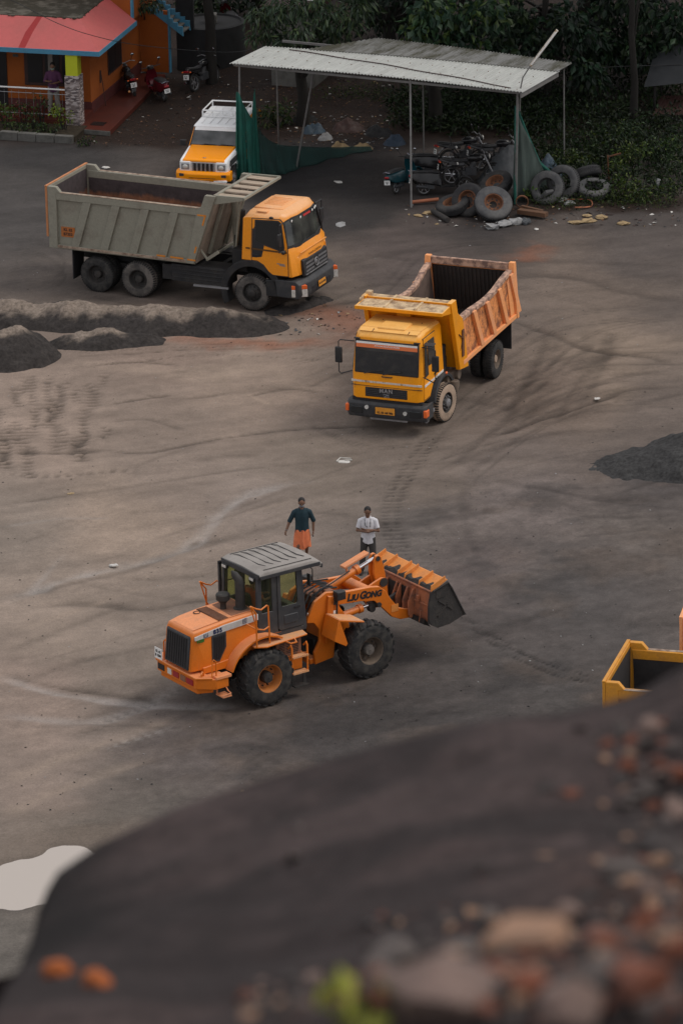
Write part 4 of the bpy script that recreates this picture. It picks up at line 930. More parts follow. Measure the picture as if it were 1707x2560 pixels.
    b = MB(); b.hexa([(rx(1.1) - .03, -.53, 1.12), (rx(1.1) + .1, -.53, 1.12), (rx(1.1) + .1, .44, 1.12), (rx(1.1) - .03, .44, 1.12), (rx(1.9) - .03, -.52, 1.93), (rx(1.9) + .1, -.52, 1.93), (rx(1.9) + .1, .42, 1.93), (rx(1.9) - .03, .42, 1.93)]); rg = b.build('rear_grille', M['bumper'], t, bevel=.03)
    b = MB(); b.hexa([(rx(1.15) - .036, -.47, 1.17), (rx(1.15), -.47, 1.17), (rx(1.15), .38, 1.17), (rx(1.15) - .036, .38, 1.17), (rx(1.85) - .036, -.46, 1.87), (rx(1.85), -.46, 1.87), (rx(1.85), .36, 1.87), (rx(1.85) - .036, .36, 1.87)]); b.build('grille_core', M['ink'], rg)
    b = MB()
    for k in range(9): y = -.42 + k * .094; b.beam((rx(1.2) - .042, y, 1.17), (rx(1.85) - .042, y, 1.87), .02, .016, up=(1, 0, 0))
    b.build('grille_slat', M['chassis'], rg)
    # lower body with rear wheel arch
    b = MB()
    for sg in (-1, 1):
        y0, y1 = (-.72, -.55) if sg < 0 else (.45, .62)
        b.prism([(-1.62, 1.05), (-1.05, 1.05)] + arc(-.10, .67, .98, 156, 62, 10) + [(.45, 1.56), (-.08, 1.56), (-.3, 1.5), (-.85, 1.22), (-1.62, 1.16)], y0, y1)
    b.build('rear_fender', O, t, bevel=.015)
    b = MB()
    o = arc(-.10, .67, 1.0, 160, 60, 10); i = arc(-.10, .67, .96, 60, 160, 10)
    b.prism(o + i, -.98, -.66); b.prism(o + i, .6, .98); b.build('wheel_arch', O, t)
    # counterweight
    P = [(-1.92, -.80), (-1.92, .80), (-1.60, 1.12), (-1.20, 1.12), (-1.20, -1.08), (-1.56, -1.10)]
    b = MB(); b.prism(P, .74, 1.00, axis='z'); b.prism([(-1.86, -.75), (-1.86, .75), (-1.5, .9), (-1.5, -.9)], .60, .76, axis='z'); b.prism([(-1.95, -.83), (-1.95, .83), (-1.66, 1.1), (-1.6, .8), (-1.6, -.8), (-1.62, -1.06)], .98, 1.04, axis='z'); cw = b.build('counterweight', O, t, bevel=.02)
    b = MB(); b.box(-1.56, -1.14, -1.12, -.9, .98, 1.05); b.build('counterweight_top', TP, cw, bevel=.01)
    for (y0, y1, mm) in ((-.70, -.42, 'red'), (.50, .76, 'ink'), (.20, .36, 'clear'), (-.10, .14, 'red'), (-.38, -.16, 'l_brown')):
        b = MB(); b.box(-1.935, -1.90, y0, y1, .80, .94); b.build('tail_lamp' if mm in ('red', 'clear') else 'bumper_recess', M[mm], cw)
    b = MB(); b.tube([(-1.62, -1.02, 1.0), (-1.60, -1.02, 1.40), (-1.56, -1.02, 1.46), (-1.50, -1.02, 1.40), (-1.50, -1.02, 1.0)], .016, 7); b.tube([(-1.80, -.86, 1.0), (-1.80, -.86, 1.11), (-1.76, -.84, 1.15), (-1.72, -.82, 1.11), (-1.72, -.82, 1.0)], .022, 7); b.tube([(-1.84, .62, 1.0), (-1.84, .62, 1.48), (-1.84, .56, 1.55), (-1.84, .50, 1.48), (-1.84, .50, 1.0)], .018, 7); b.build('grab_handle', O, cw)
    b = MB(); b.box(-1.42, -1.18, -1.16, -.86, .52, .55); b.beam((-1.40, -.88, .76), (-1.40, -.88, .53), .02, .03); b.tube([(-1.42, -1.14, .56), (-1.2, -1.16, .60), (-1.17, -1.0, .60), (-1.2, -.88, .74)], .016, 6); b.build('rear_step', TP, cw)
    number_plate(cw, (-1.97, .66, 1.20), (0, -1, 0), (.02, 0, 1), .30, .26, M['white'], ['KL 62', 'B 1509'], .085)
    # cab
    def cy(s, z): return (-.72 + (z - 1.5) * .025) if s < 0 else (.80 - (z - 1.5) * .025)
    b = MB()
    b.box(-.08, 1.24, -.72, .80, 1.46, 1.58)
    def post(x0, z0, x1, z1, s, w_=.10, d_=.09):
        b.hexa([(x0 - w_ / 2, cy(s, z0), z0), (x0 + w_ / 2, cy(s, z0), z0), (x0 + w_ / 2, cy(s, z0) - s * d_, z0), (x0 - w_ / 2, cy(s, z0) - s * d_, z0), (x1 - w_ / 2, cy(s, z1), z1), (x1 + w_ / 2, cy(s, z1), z1), (x1 + w_ / 2, cy(s, z1) - s * d_, z1), (x1 - w_ / 2, cy(s, z1) - s * d_, z1)])
    for s in (-1, 1):
        post(-.05, 1.5, -.03, 3.05, s, .12); post(.385, 1.5, .385, 3.05, s, .15); post(1.20, 1.5, 1.10, 3.05, s, .12)
        b.hexa([(-.08, cy(s, 1.5), 1.5), (.42, cy(s, 1.5), 1.5), (.42, cy(s, 1.5) - s * .05, 1.5), (-.08, cy(s, 1.5) - s * .05, 1.5), (-.08, cy(s, 2.1), 2.12), (.42, cy(s, 2.1), 2.12), (.42, cy(s, 2.1) - s * .05, 2.12), (-.08, cy(s, 2.1) - s * .05, 2.12)])
        b.beam((-.05, cy(s, 3.0) - s * .05, 3.02), (1.12, cy(s, 3.0) - s * .05, 3.02), .10, .09)
    b.box(-.10, -.04, -.70, .78, 1.5, 2.20); b.box(-.08, -.02, -.68, .76, 2.96, 3.06); b.box(1.08, 1.16, -.68, .76, 2.96, 3.06); b.hexa([(1.18, -.70, 1.5), (1.25, -.70, 1.5), (1.25, .78, 1.5), (1.18, .78, 1.5), (1.17, -.70, 1.95), (1.23, -.70, 1.95), (1.23, .78, 1.95), (1.17, .78, 1.95)])
    cab = b.build('cab', K, t, bevel=.015)
    # doors with rounded windows on both sides
    for s in (-1, 1):
        def S(x, z, o): return (x, cy(s, z) + s * o, z)
        def slab(poly, o0, o1, nm, mm, par, bv=0):
            n = len(poly); q = MB(); q.add([S(x, z, o0) for x, z in poly] + [S(x, z, o1) for x, z in poly], [tuple(range(n)), tuple(range(2 * n - 1, n - 1, -1))] + [(i, (i + 1) % n, n + (i + 1) % n, n + i) for i in range(n)]); return q.build(nm, mm, par, bevel=bv)
        def ring(outer, inner, o0, o1, nm, mm, par):
            n = len(outer); q = MB(); q.add([S(*p, o0) for p in outer] + [S(*p, o0) for p in inner] + [S(*p, o1) for p in outer] + [S(*p, o1) for p in inner],
                [f for i in range(n) for j in [(i + 1) % n] for f in ((i, j, n + j, n + i), (2 * n + i, 3 * n + i, 3 * n + j, 2 * n + j), (i, 2 * n + i, 2 * n + j, j), (n + i, n + j, 3 * n + j, 3 * n + i))]); return q.build(nm, mm, par, bevel=.006)
        win = [(.54, 2.22), (.57, 2.17), (.98, 2.17), (1.01, 2.22), (.985, 2.92), (.95, 2.96), (.57, 2.96), (.54, 2.92)]
        outer = [(.455, 1.66), (.50, 1.60), (1.12, 1.60), (1.14, 1.66), (1.075, 2.99), (1.05, 3.02), (.50, 3.02), (.455, 2.98)]
        d = ring(outer, win, -.03, .022, 'door', K, t)
        slab([(p[0] + (.757 - p[0]) * -.02, p[1]) for p in win], -.012, -.004, 'window', M['l_glass'], d)
        slab([(.60, 1.72), (.95, 1.72), (1.02, 1.82), (.99, 1.95), (.60, 1.95)], 0, .035, 'door_panel', K, d, .02)
        q = MB(); q.beam(S(.90, 2.08, .03), S(1.06, 2.08, .03), .02, .04); q.build('handle', M['ink'], d)
        slab([(.03, 2.14), (.30, 2.14), (.31, 2.18), (.31, 2.97), (.03, 2.97)], -.04, -.03, 'quarter_window', M['l_glass'], cab)
    q = MB(); q.box(-.075, -.068, -.62, .70, 2.20, 2.96); q.build('rear_window', M['l_glass'], cab)
    q = MB(); q.hexa([(1.21, -.60, 1.95), (1.215, -.60, 1.95), (1.215, .68, 1.95), (1.21, .68, 1.95), (1.12, -.60, 2.96), (1.125, -.60, 2.96), (1.125, .68, 2.96), (1.12, .68, 2.96)]); q.build('windscreen', M['l_glass'], cab)
    dy = .93      # far door folded back flat along the cab side
    q = MB()
    for (x0, x1, z0, z1) in ((-.08, .46, 2.88, 2.96), (-.08, .46, 1.93, 2.02), (-.08, .0, 1.93, 2.96), (.38, .46, 1.93, 2.96)): q.box(x0, x1, dy - .03, dy + .03, z0, z1)
    q.box(.0, .38, dy - .012, dy + .012, 2.42, 2.45); od = q.build('open_door', K, cab, bevel=.012)
    q = MB(); q.box(0, .38, dy - .004, dy + .004, 2.02, 2.88); q.build('window', M['l_glass'], od)
    # roof
    sec = []
    for f in (-1, -.97, -.75, 0, .75, .97, 1):
        y = .03 + f * .80; cz = 3.17 - .05 * f * f - (.04 if abs(f) == 1 else 0)
        sec.append([(-.04, y, 3.02), (1.42, y, 3.00), (1.60, y, 2.93), (1.66, y, 2.94), (1.68, y, 3.02), (1.60, y, cz - .04), (1.40, y, cz), (.10, y, cz + .01), (-.06, y, cz - .05)])
    rf = MB().loft(sec).build('roof', M['l_roof'], t, bevel=.02, smooth=40)
    b = MB()
    for s in (-1, 1): b.box(-.05, 1.62, (.03 + s * .80) - .012, (.03 + s * .80) + .012, 2.97, 3.06)
    b.box(1.645, 1.69, -.78, .84, 2.90, 3.0); b.box(-.085, -.05, -.74, .80, 2.98, 3.09); b.build('roof_edge', K, rf, bevel=.008)
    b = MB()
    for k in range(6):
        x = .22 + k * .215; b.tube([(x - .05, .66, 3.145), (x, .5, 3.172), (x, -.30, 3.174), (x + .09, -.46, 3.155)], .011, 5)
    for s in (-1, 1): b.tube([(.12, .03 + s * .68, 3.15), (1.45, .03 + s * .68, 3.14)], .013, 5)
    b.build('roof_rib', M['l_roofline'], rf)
    b = MB(); b.box(-.14, -.06, -.62, -.42, 2.90, 3.0); b.box(-.14, -.06, .5, .7, 2.9, 3.0); lp = b.build('work_lamp', M['black'], cab, bevel=.015)
    b = MB(); b.box(-.146, -.14, -.60, -.44, 2.92, 2.98); b.box(-.146, -.14, .52, .68, 2.92, 2.98); b.build('lamp_lens', M['clear'], lp)
    for s in (-1, 1):
        yb = cy(s, 2.8); b = MB(); b.tube([(1.14, yb, 3.0), (1.34, yb + s * .06, 2.98), (1.40, yb + s * .08, 2.92), (1.40, yb + s * .08, 2.58), (1.36, yb + s * .06, 2.52), (1.16, yb, 2.56)], .014, 6); a_ = b.build('mirror_arm', M['black'], cab)
        b = MB(); b.box(1.32, 1.36, yb + s * .02 - .07, yb + s * .02 + .07, 2.50, 2.80); b.build('mirror', M['black'], a_, bevel=.02)
    b = MB(); b.box(.05, .55, -.22, .30, 1.75, 1.95); b.hexa([(.02, -.22, 1.92), (.14, -.22, 1.92), (.14, .30, 1.92), (.02, .30, 1.92), (-.02, -.2, 2.45), (.06, -.2, 2.45), (.06, .28, 2.45), (-.02, .28, 2.45)]); b.build('seat', M['seat'], cab, bevel=.05, seg=3)
    b = MB(); b.tube([(1.0, .04, 1.58), (.90, .04, 2.10)], .04, 8); b.tube([(.88 + .06 * math.cos(a) * .5, .04 + .18 * math.sin(a), 2.14 + .10 * math.cos(a)) for a in [2 * PI * k / 16 for k in range(17)]], .014, 6); b.box(1.02, 1.18, -.5, .6, 1.58, 2.0); b.build('steering_column', M['black'], cab)
    # catwalk, rails, ladder
    b = MB()
    for s in (-1, 1):
        y0, y1 = (-1.12, -.72) if s < 0 else (.80, 1.12)
        b.prism([(-.40, min(y0, y1) + (.15 if s < 0 else 0)), (-.15, min(y0, y1)), (1.06, min(y0, y1) + (.12 if s < 0 else 0)), (1.12, max(y0, y1) - (0 if s < 0 else .12)), (-.40, max(y0, y1) - (0 if s < 0 else .15))], 1.44, 1.475, axis='z')
    cwk = b.build('catwalk', O, t, bevel=.008)
    b = MB(); b.prism([(-.38, -.96), (-.14, -1.10), (1.05, -.99), (1.10, -.73), (-.38, -.73)], 1.475, 1.481, axis='z'); b.prism([(-.38, .96), (-.14, 1.10), (1.05, .99), (1.10, .82), (-.38, .82)], 1.475, 1.481, axis='z'); b.build('tread_plate', M['l_step'], cwk)
    b = MB(); b.tube([(.42, -1.04, 1.45), (.46, -1.2, 1.43), (.62, -1.2, 1.43), (.68, -1.03, 1.45)], .022, 6); b.build('foot_loop', O, cwk)
    for s, yy in ((-1, -1.02), (1, 1.04)):
        b = MB(); b.tube([(-.36, yy, 1.47), (-.36, yy, 2.30), (-.52, yy + .02 * s, 2.52)], .020, 7); b.tube([(-.52, yy, 2.52), (-.36, yy, 2.42), (-.22, yy, 2.37), (-.06, yy, 2.44), (.0, yy - .04 * s, 2.40), (.02, yy - .03 * s, 1.47)], .020, 7); b.tube([(-.52, yy, 2.52), (-.36, yy, 1.98), (-.30, yy, 1.9)], .016, 6); b.tube([(-.5, yy + .2 * -s, 2.02), (-.36, yy, 1.92), (-.15, yy, 1.86), (.02, yy - .03 * s, 1.90)], .018, 6); b.build('handrail', O, t)
    b = MB(); b.box(.28, .98, -.86, -.60, .98, 1.42); bx = b.build('battery_box', M['l_brown'], t, bevel=.015)
    b = MB()
    for c in range(3):
        for r in range(8): b.box(.36 + c * .19, .52 + c * .19, -.868, -.86, 1.06 + r * .04, 1.075 + r * .04)
    b.build('louvre', M['ink'], bx)
    b = MB(); b.box(.40, 1.05, -.80, -.5, .55, 1.0); b.build('fuel_tank', O, t, bevel=.03)
    b = MB()
    for x in (.55, .98): b.tube([(x - .02, -.98, 1.22), (x - .01, -1.08, 1.32), (x, -1.10, 1.25), (x, -1.10, .62)], .024, 7); b.tube([(x, -1.08, 1.06), (x - .1, -.85, 1.0)], .012, 5)
    lad = b.build('ladder', O, t)
    b = MB()
    for z in (1.02, .62):
        b.box(.55, .98, -1.16, -.98, z - .02, z + .02)
        for k in range(7): b.box(.57 + k * .058, .60 + k * .058, -1.17, -1.14, z + .02, z + .035)
    b.build('ladder_step', M['l_step'], lad, bevel=.006)
    b = MB(); b.box(.60, .98, -1.14, -.96, .27, .30); b.beam((.62, -1.0, .6), (.62, -1.0, .28), .07, .02); b.beam((.95, -1.0, .6), (.95, -1.0, .28), .07, .02); b.build('hanging_step', M['rim_dark'], lad)
    # front frame
    b = MB()
    for s in (-1, 1):
        y0, y1 = min(s * .44, s * .52), max(s * .44, s * .52)
        b.prism([(1.60, .42), (2.12, .48), (2.2, 1.0), (2.62, 1.0), (2.55, 1.36), (2.32, 1.7), (2.30, 1.95), (2.18, 2.10), (1.95, 2.14), (1.62, 1.98), (1.42, 1.62), (1.38, 1.50), (1.58, 1.46), (1.74, 1.26), (1.74, .98), (1.58, .72)], y0, y1)
        b.prism([(1.85, .9), (2.05, .9), (2.12, 2.02), (1.96, 2.06)], min(s * .52, s * .60), max(s * .52, s * .60))
    b.box(1.9, 2.2, -.44, .44, .48, 1.7); b.box(1.5, 1.9, -.44, .44, .42, .55); b.box(2.2, 2.6, -.44, .44, .9, 1.3)
    ff = b.build('front_frame', O, t, bevel=.015)
    b = MB(); b.box(1.45, 1.62, -.46, -.44, 1.52, 1.72); b.build('warning_label', M['white'], ff)
    for x, z, c_, d_ in ((1.52, 1.62, .09, .16), (2.11, 1.62, .06, .12)):
        b = MB(); b.box(x - c_ / 2, x + c_ / 2, -.612 if x > 2 else -.47, -.60 if x > 2 else -.46, z - d_ / 2, z + d_ / 2); b.build('warning_label', M['white'], ff)
    b = MB()
    for k in range(5):
        y = -.3 + k * .15; b.tube([(1.5, y, 1.65), (1.75, y + .03, 2.05), (2.05, y, 2.16), (2.45, y * .7, 2.06)], .022, 6)
    b.tube([(1.6, -.40, 1.95), (1.85, -.42, 2.22), (2.3, -.2, 2.18), (2.9, -.12, 2.34)], .018, 6); b.tube([(1.6, .2, 1.9), (1.9, .2, 2.2), (2.4, .05, 2.2)], .02, 6); b.build('hydraulic_hose', M['black'], ff)
    b = MB(); b.box(1.78, 2.18, -.42, .42, 1.72, 1.98); b.ell((1.95, -.2, 2.05), (.14, .12, .10)); b.box(2.0, 2.2, -.46, -.3, 2.0, 2.14); b.build('valve_block', M['l_brown'], ff, bevel=.02)
    for s in (-1, 1):
        b = MB(); y0, y1 = min(s * .60, s * 1.14), max(s * .60, s * 1.14)
        b.prism([(1.72, 1.16), (1.86, 1.66), (2.58, 1.46), (2.58, 1.43), (1.90, 1.60), (2.10, 1.02), (2.05, .96)], y0, y1); fd = b.build('front_fender', O, t, bevel=.008)
        b = MB(); b.hexa([(1.88, y0 + .02, 1.655), (2.56, y0 + .02, 1.465), (2.56, y1 - .02, 1.465), (1.88, y1 - .02, 1.655), (1.88, y0 + .02, 1.668), (2.56, y0 + .02, 1.476), (2.56, y1 - .02, 1.476), (1.88, y1 - .02, 1.668)]); b.build('tread_plate', M['l_step'], fd)
        b = MB(); b.box(2.10, 2.34, s * .66 - .10, s * .66 + .10, 1.95, 2.16); b.beam((2.16, s * .62, 1.5), (2.18, s * .62, 1.98), .04, .05); hl = b.build('headlight', M['black'], t, bevel=.02)
        b = MB(); b.box(2.34, 2.346, s * .66 - .08, s * .66 + .08, 1.98, 2.13); b.build('lamp_lens', M['clear'], hl)
    # lift arms
    ap = [(2.05, 1.78), (2.30, 1.76), (2.9, 1.70), (3.30, 1.62), (3.52, 1.40), (3.80, 1.10), (4.05, .98), (4.35, .96), (4.44, 1.02), (4.42, 1.14), (4.22, 1.20), (4.0, 1.28), (3.78, 1.55), (3.62, 1.80), (3.45, 1.94), (3.2, 1.99), (2.7, 2.02), (2.30, 2.05), (2.08, 2.02), (1.98, 1.90)]
    for s in (-1, 1):
        b = MB(); b.prism(ap, min(s * .44, s * .54), max(s * .44, s * .54)); am = b.build('lift_arm', O, t, bevel=.012)
        if s < 0:
            for ch_, x_, sz in (('L', 2.52, .25), ('IU', 2.645, .20), ('G', 2.875, .25), ('ONG', 3.035, .20)): text(ch_, M['ink'], am, (x_, -.546, 1.87 - (x_ - 2.52) * .08 - (.25 - sz) * .36), (1, 0, -.08), (0, 0, 1), sz, bold=.011, shear=.15, align='LEFT')
            b = MB(); b.box(3.78, 3.98, -.548, -.54, 1.22, 1.40); lb = b.build('safety_label', M['l_guard'], am); lb.rotation_euler = (0, 0, 0)
        b = MB(); b.cyl((2.12, s * .40, 1.90), (2.12, s * .60, 1.90), .09, 14); b.cyl((4.36, s * .40, 1.05), (4.36, s * .58, 1.05), .07, 12); b.cyl((3.42, s * .36, 1.50), (3.42, s * .58, 1.50), .06, 12); b.build('pivot_pin', M['rim_dark'], am)
        c = MB(); c.cyl((2.12, s * .40, 1.36), (3.02, s * .40, 1.47), .085, 14); c.cyl((2.92, s * .40, 1.46), (3.02, s * .40, 1.47), .11, 14); lc = c.build('lift_cylinder', O, t)
        c = MB(); c.cyl((3.0, s * .40, 1.468), (3.24, s * .40, 1.495), .045, 12); c.build('piston_rod', M['chrome'], lc)
        c = MB(); c.box(3.2, 3.34, s * .40 - .06, s * .40 + .06, 1.43, 1.56); c.cyl((3.30, s * .33, 1.40), (3.30, s * .47, 1.40), .09, 12); c.cyl((3.40, s * .33, 1.50), (3.40, s * .47, 1.50), .085, 12); c.build('rod_end', M['rim_dark'], lc, bevel=.01)
    b = MB(); b.cyl((3.18, -.46, 1.84), (3.18, .46, 1.84), .14, 18); b.prism([(3.10, 1.78), (3.5, 1.70), (3.86, 1.86), (3.84, 1.98), (3.72, 2.02), (3.5, 1.95)], -.26, -.20); b.prism([(3.10, 1.78), (3.5, 1.70), (3.86, 1.86), (3.84, 1.98), (3.72, 2.02), (3.5, 1.95)], .10, .16); b.build('cross_tube', O, t, bevel=.01)
    bc = [(3.62, 2.55), (3.70, 2.57), (3.78, 2.50), (3.88, 2.10), (3.92, 1.85), (3.98, 1.35), (3.93, 1.24), (3.84, 1.24), (3.74, 1.55), (3.62, 1.90), (3.56, 2.15), (3.58, 2.46)]
    b = MB(); b.prism(bc, -.17, -.10); b.prism(bc, .0, .07); bk = b.build('bell_crank', O, t, bevel=.012)
    b = MB(); b.cyl((3.76, -.28, 1.90), (3.76, .18, 1.90), .085, 16); b.cyl((3.76, -.29, 1.90), (3.76, -.27, 1.90), .11, 16); b.cyl((3.68, -.19, 2.48), (3.68, .09, 2.48), .06, 12); b.cyl((3.92, -.19, 1.31), (3.92, .09, 1.31), .05, 12); b.build('pivot_pin', M['rim_dark'], bk)
    c = MB(); c.cyl((2.25, -.05, 2.0), (3.20, -.05, 2.31), .085, 14); c.cyl((3.10, -.05, 2.28), (3.20, -.05, 2.31), .12, 14); tc = c.build('tilt_cylinder', O, t)
    c = MB(); c.cyl((3.18, -.05, 2.305), (3.68, -.05, 2.47), .05, 12); c.build('piston_rod', M['chrome'], tc)
    c = MB(); c.hexa([(2.78, -.10, 2.40), (3.46, -.10, 2.60), (3.46, .10, 2.60), (2.78, .10, 2.40), (2.78, -.10, 2.45), (3.48, -.10, 2.66), (3.48, .10, 2.66), (2.78, .10, 2.45)]); c.beam((2.9, -.04, 2.25), (2.85, -.04, 2.44), .06, .04); c.build('cylinder_cover', M['l_top'], tc, bevel=.008)
    c = MB(); c.beam((3.95, -.05, 1.30), (4.36, -.05, 1.45), .08, .10); c.build('bucket_link', M['rim_dark'], t, bevel=.01)
    # bucket
    BP = [(5.32, 1.00), (4.95, .89), (4.60, .87), (4.42, .98), (4.36, 1.12), (4.38, 1.45), (4.44, 1.78)]
    secs = []
    for y in (-1.22, 1.22): secs.append([(x, y, z) for x, z in BP] + [(x + .035 * dx, y, z + .035 * dz) for (x, z), (dx, dz) in zip(BP[::-1], ((1, 0), (1, .1), (1, .3), (.8, .8), (.3, 1), (0, 1), (0, 1)))])
    bu = MB().loft(secs).build('bucket', M['l_bucket'], t, bevel=.006)
    b = MB()
    for s in (-1, 1):
        b.prism([(4.44, 1.78), (4.92, 1.95), (5.02, 1.80), (5.40, 1.02), (5.30, .98), (4.95, .87), (4.60, .85), (4.40, .97), (4.34, 1.12), (4.36, 1.45)], min(s * 1.22, s * 1.26), max(s * 1.22, s * 1.26))
    sp = b.build('bucket_side', M['l_dirt'], bu, bevel=.01)
    b = MB()
    for s in (-1,):
        b.tube([(4.46, -1.272, 1.80), (4.90, -1.272, 1.93), (5.00, -1.272, 1.78), (5.38, -1.272, 1.03)], .022, 6); b.beam((4.62, -1.268, 1.55), (5.02, -1.268, 1.25), .03, .05); b.beam((4.60, -1.268, 1.15), (4.95, -1.268, 1.48), .03, .05); b.box(4.55, 4.78, -1.275, -1.258, 1.60, 1.78)
    b.tube([(4.36, -1.23, 1.0), (4.37, -1.23, 1.45), (4.44, -1.23, 1.78)], .03, 6); b.build('side_edge', M['l_dirt'], bu)
    b = MB(); b.hexa([(4.43, -1.22, 1.77), (4.46, -1.22, 1.74), (4.46, 1.22, 1.74), (4.43, 1.22, 1.77), (4.86, -1.22, 2.01), (4.93, -1.22, 1.98), (4.93, 1.22, 1.98), (4.86, 1.22, 2.01)]); gd = b.build('spill_guard', M['l_guard'], bu, bevel=.005)
    b = MB()
    for k in range(6):
        y = -1.20 + k * .475 + (0 if k not in (2, 3) else (.10 if k == 2 else -.10))
        b.add([(4.44, y - .012, 1.78), (4.88, y - .012, 2.03), (4.86, y - .012, 2.08), (4.46, y - .012, 1.92), (4.44, y + .012, 1.78), (4.88, y + .012, 2.03), (4.86, y + .012, 2.08), (4.46, y + .012, 1.92)], [(0, 1, 2, 3), (7, 6, 5, 4), (0, 4, 5, 1), (1, 5, 6, 2), (2, 6, 7, 3), (3, 7, 4, 0)])
    b.build('guard_rib', M['l_guard'], gd)
    b = MB(); rr = random.Random(8); secs = []
    for i in range(40):
        y = -1.2 + 2.4 * i / 39; h_ = .10 + .07 * math.sin(i * .8) * rr.uniform(.4, 1) + rr.uniform(0, .03)
        secs.append([(4.43, y, 1.772), (4.43 + h_ * .55, y, 1.83 + h_ * .42), (4.43 + h_ * 1.5, y, 1.792 + h_ * .84)])
    b.loft(secs, closed=False, caps=False); b.build('dirt_heap', M['l_dirt'], gd, recalc=False)
    b = MB(); b.tube([(4.42, -1.22, 1.79), (4.42, 1.22, 1.79)], .03, 8)
    for y in (-.62, -.40, -.12, .02, .40, .62): b.prism([(4.25, 1.0), (4.40, 1.0), (4.40, 1.70), (4.34, 1.70), (4.20, 1.40), (4.20, 1.1)], y - .02, y + .02)
    for y in (-.85, .85): b.box(4.30, 4.36, y - .03, y + .03, 1.46, 1.62)
    b.prism([(4.30, .95), (4.38, .95), (4.38, 1.25), (4.34, 1.25)], -.93, -.90); b.beam((4.37, -1.2, 1.43), (4.37, 1.2, 1.43), .03, .04); b.build('bucket_bracket', M['l_bucket'], bu, bevel=.006)
    b = MB(); b.hexa([(4.34, -.42, 1.02), (4.362, -.42, 1.02), (4.362, .42, 1.02), (4.34, .42, 1.02), (4.36, -.42, 1.66), (4.385, -.42, 1.66), (4.385, .42, 1.66), (4.36, .42, 1.66)]); b.hexa([(4.30, -1.1, .96), (4.5, -1.1, .86), (4.5, .9, .86), (4.30, .9, .96), (4.33, -1.1, 1.08), (4.40, -1.1, 1.0), (4.40, .9, 1.0), (4.33, .9, 1.08)]); b.build('grease_stain', M['chassis'], bu)
    b = MB(); b.box(5.20, 5.44, -1.24, 1.24, .985, 1.01); b.build('cutting_edge', M['l_dirt'], bu)
    return t
wl = loader()
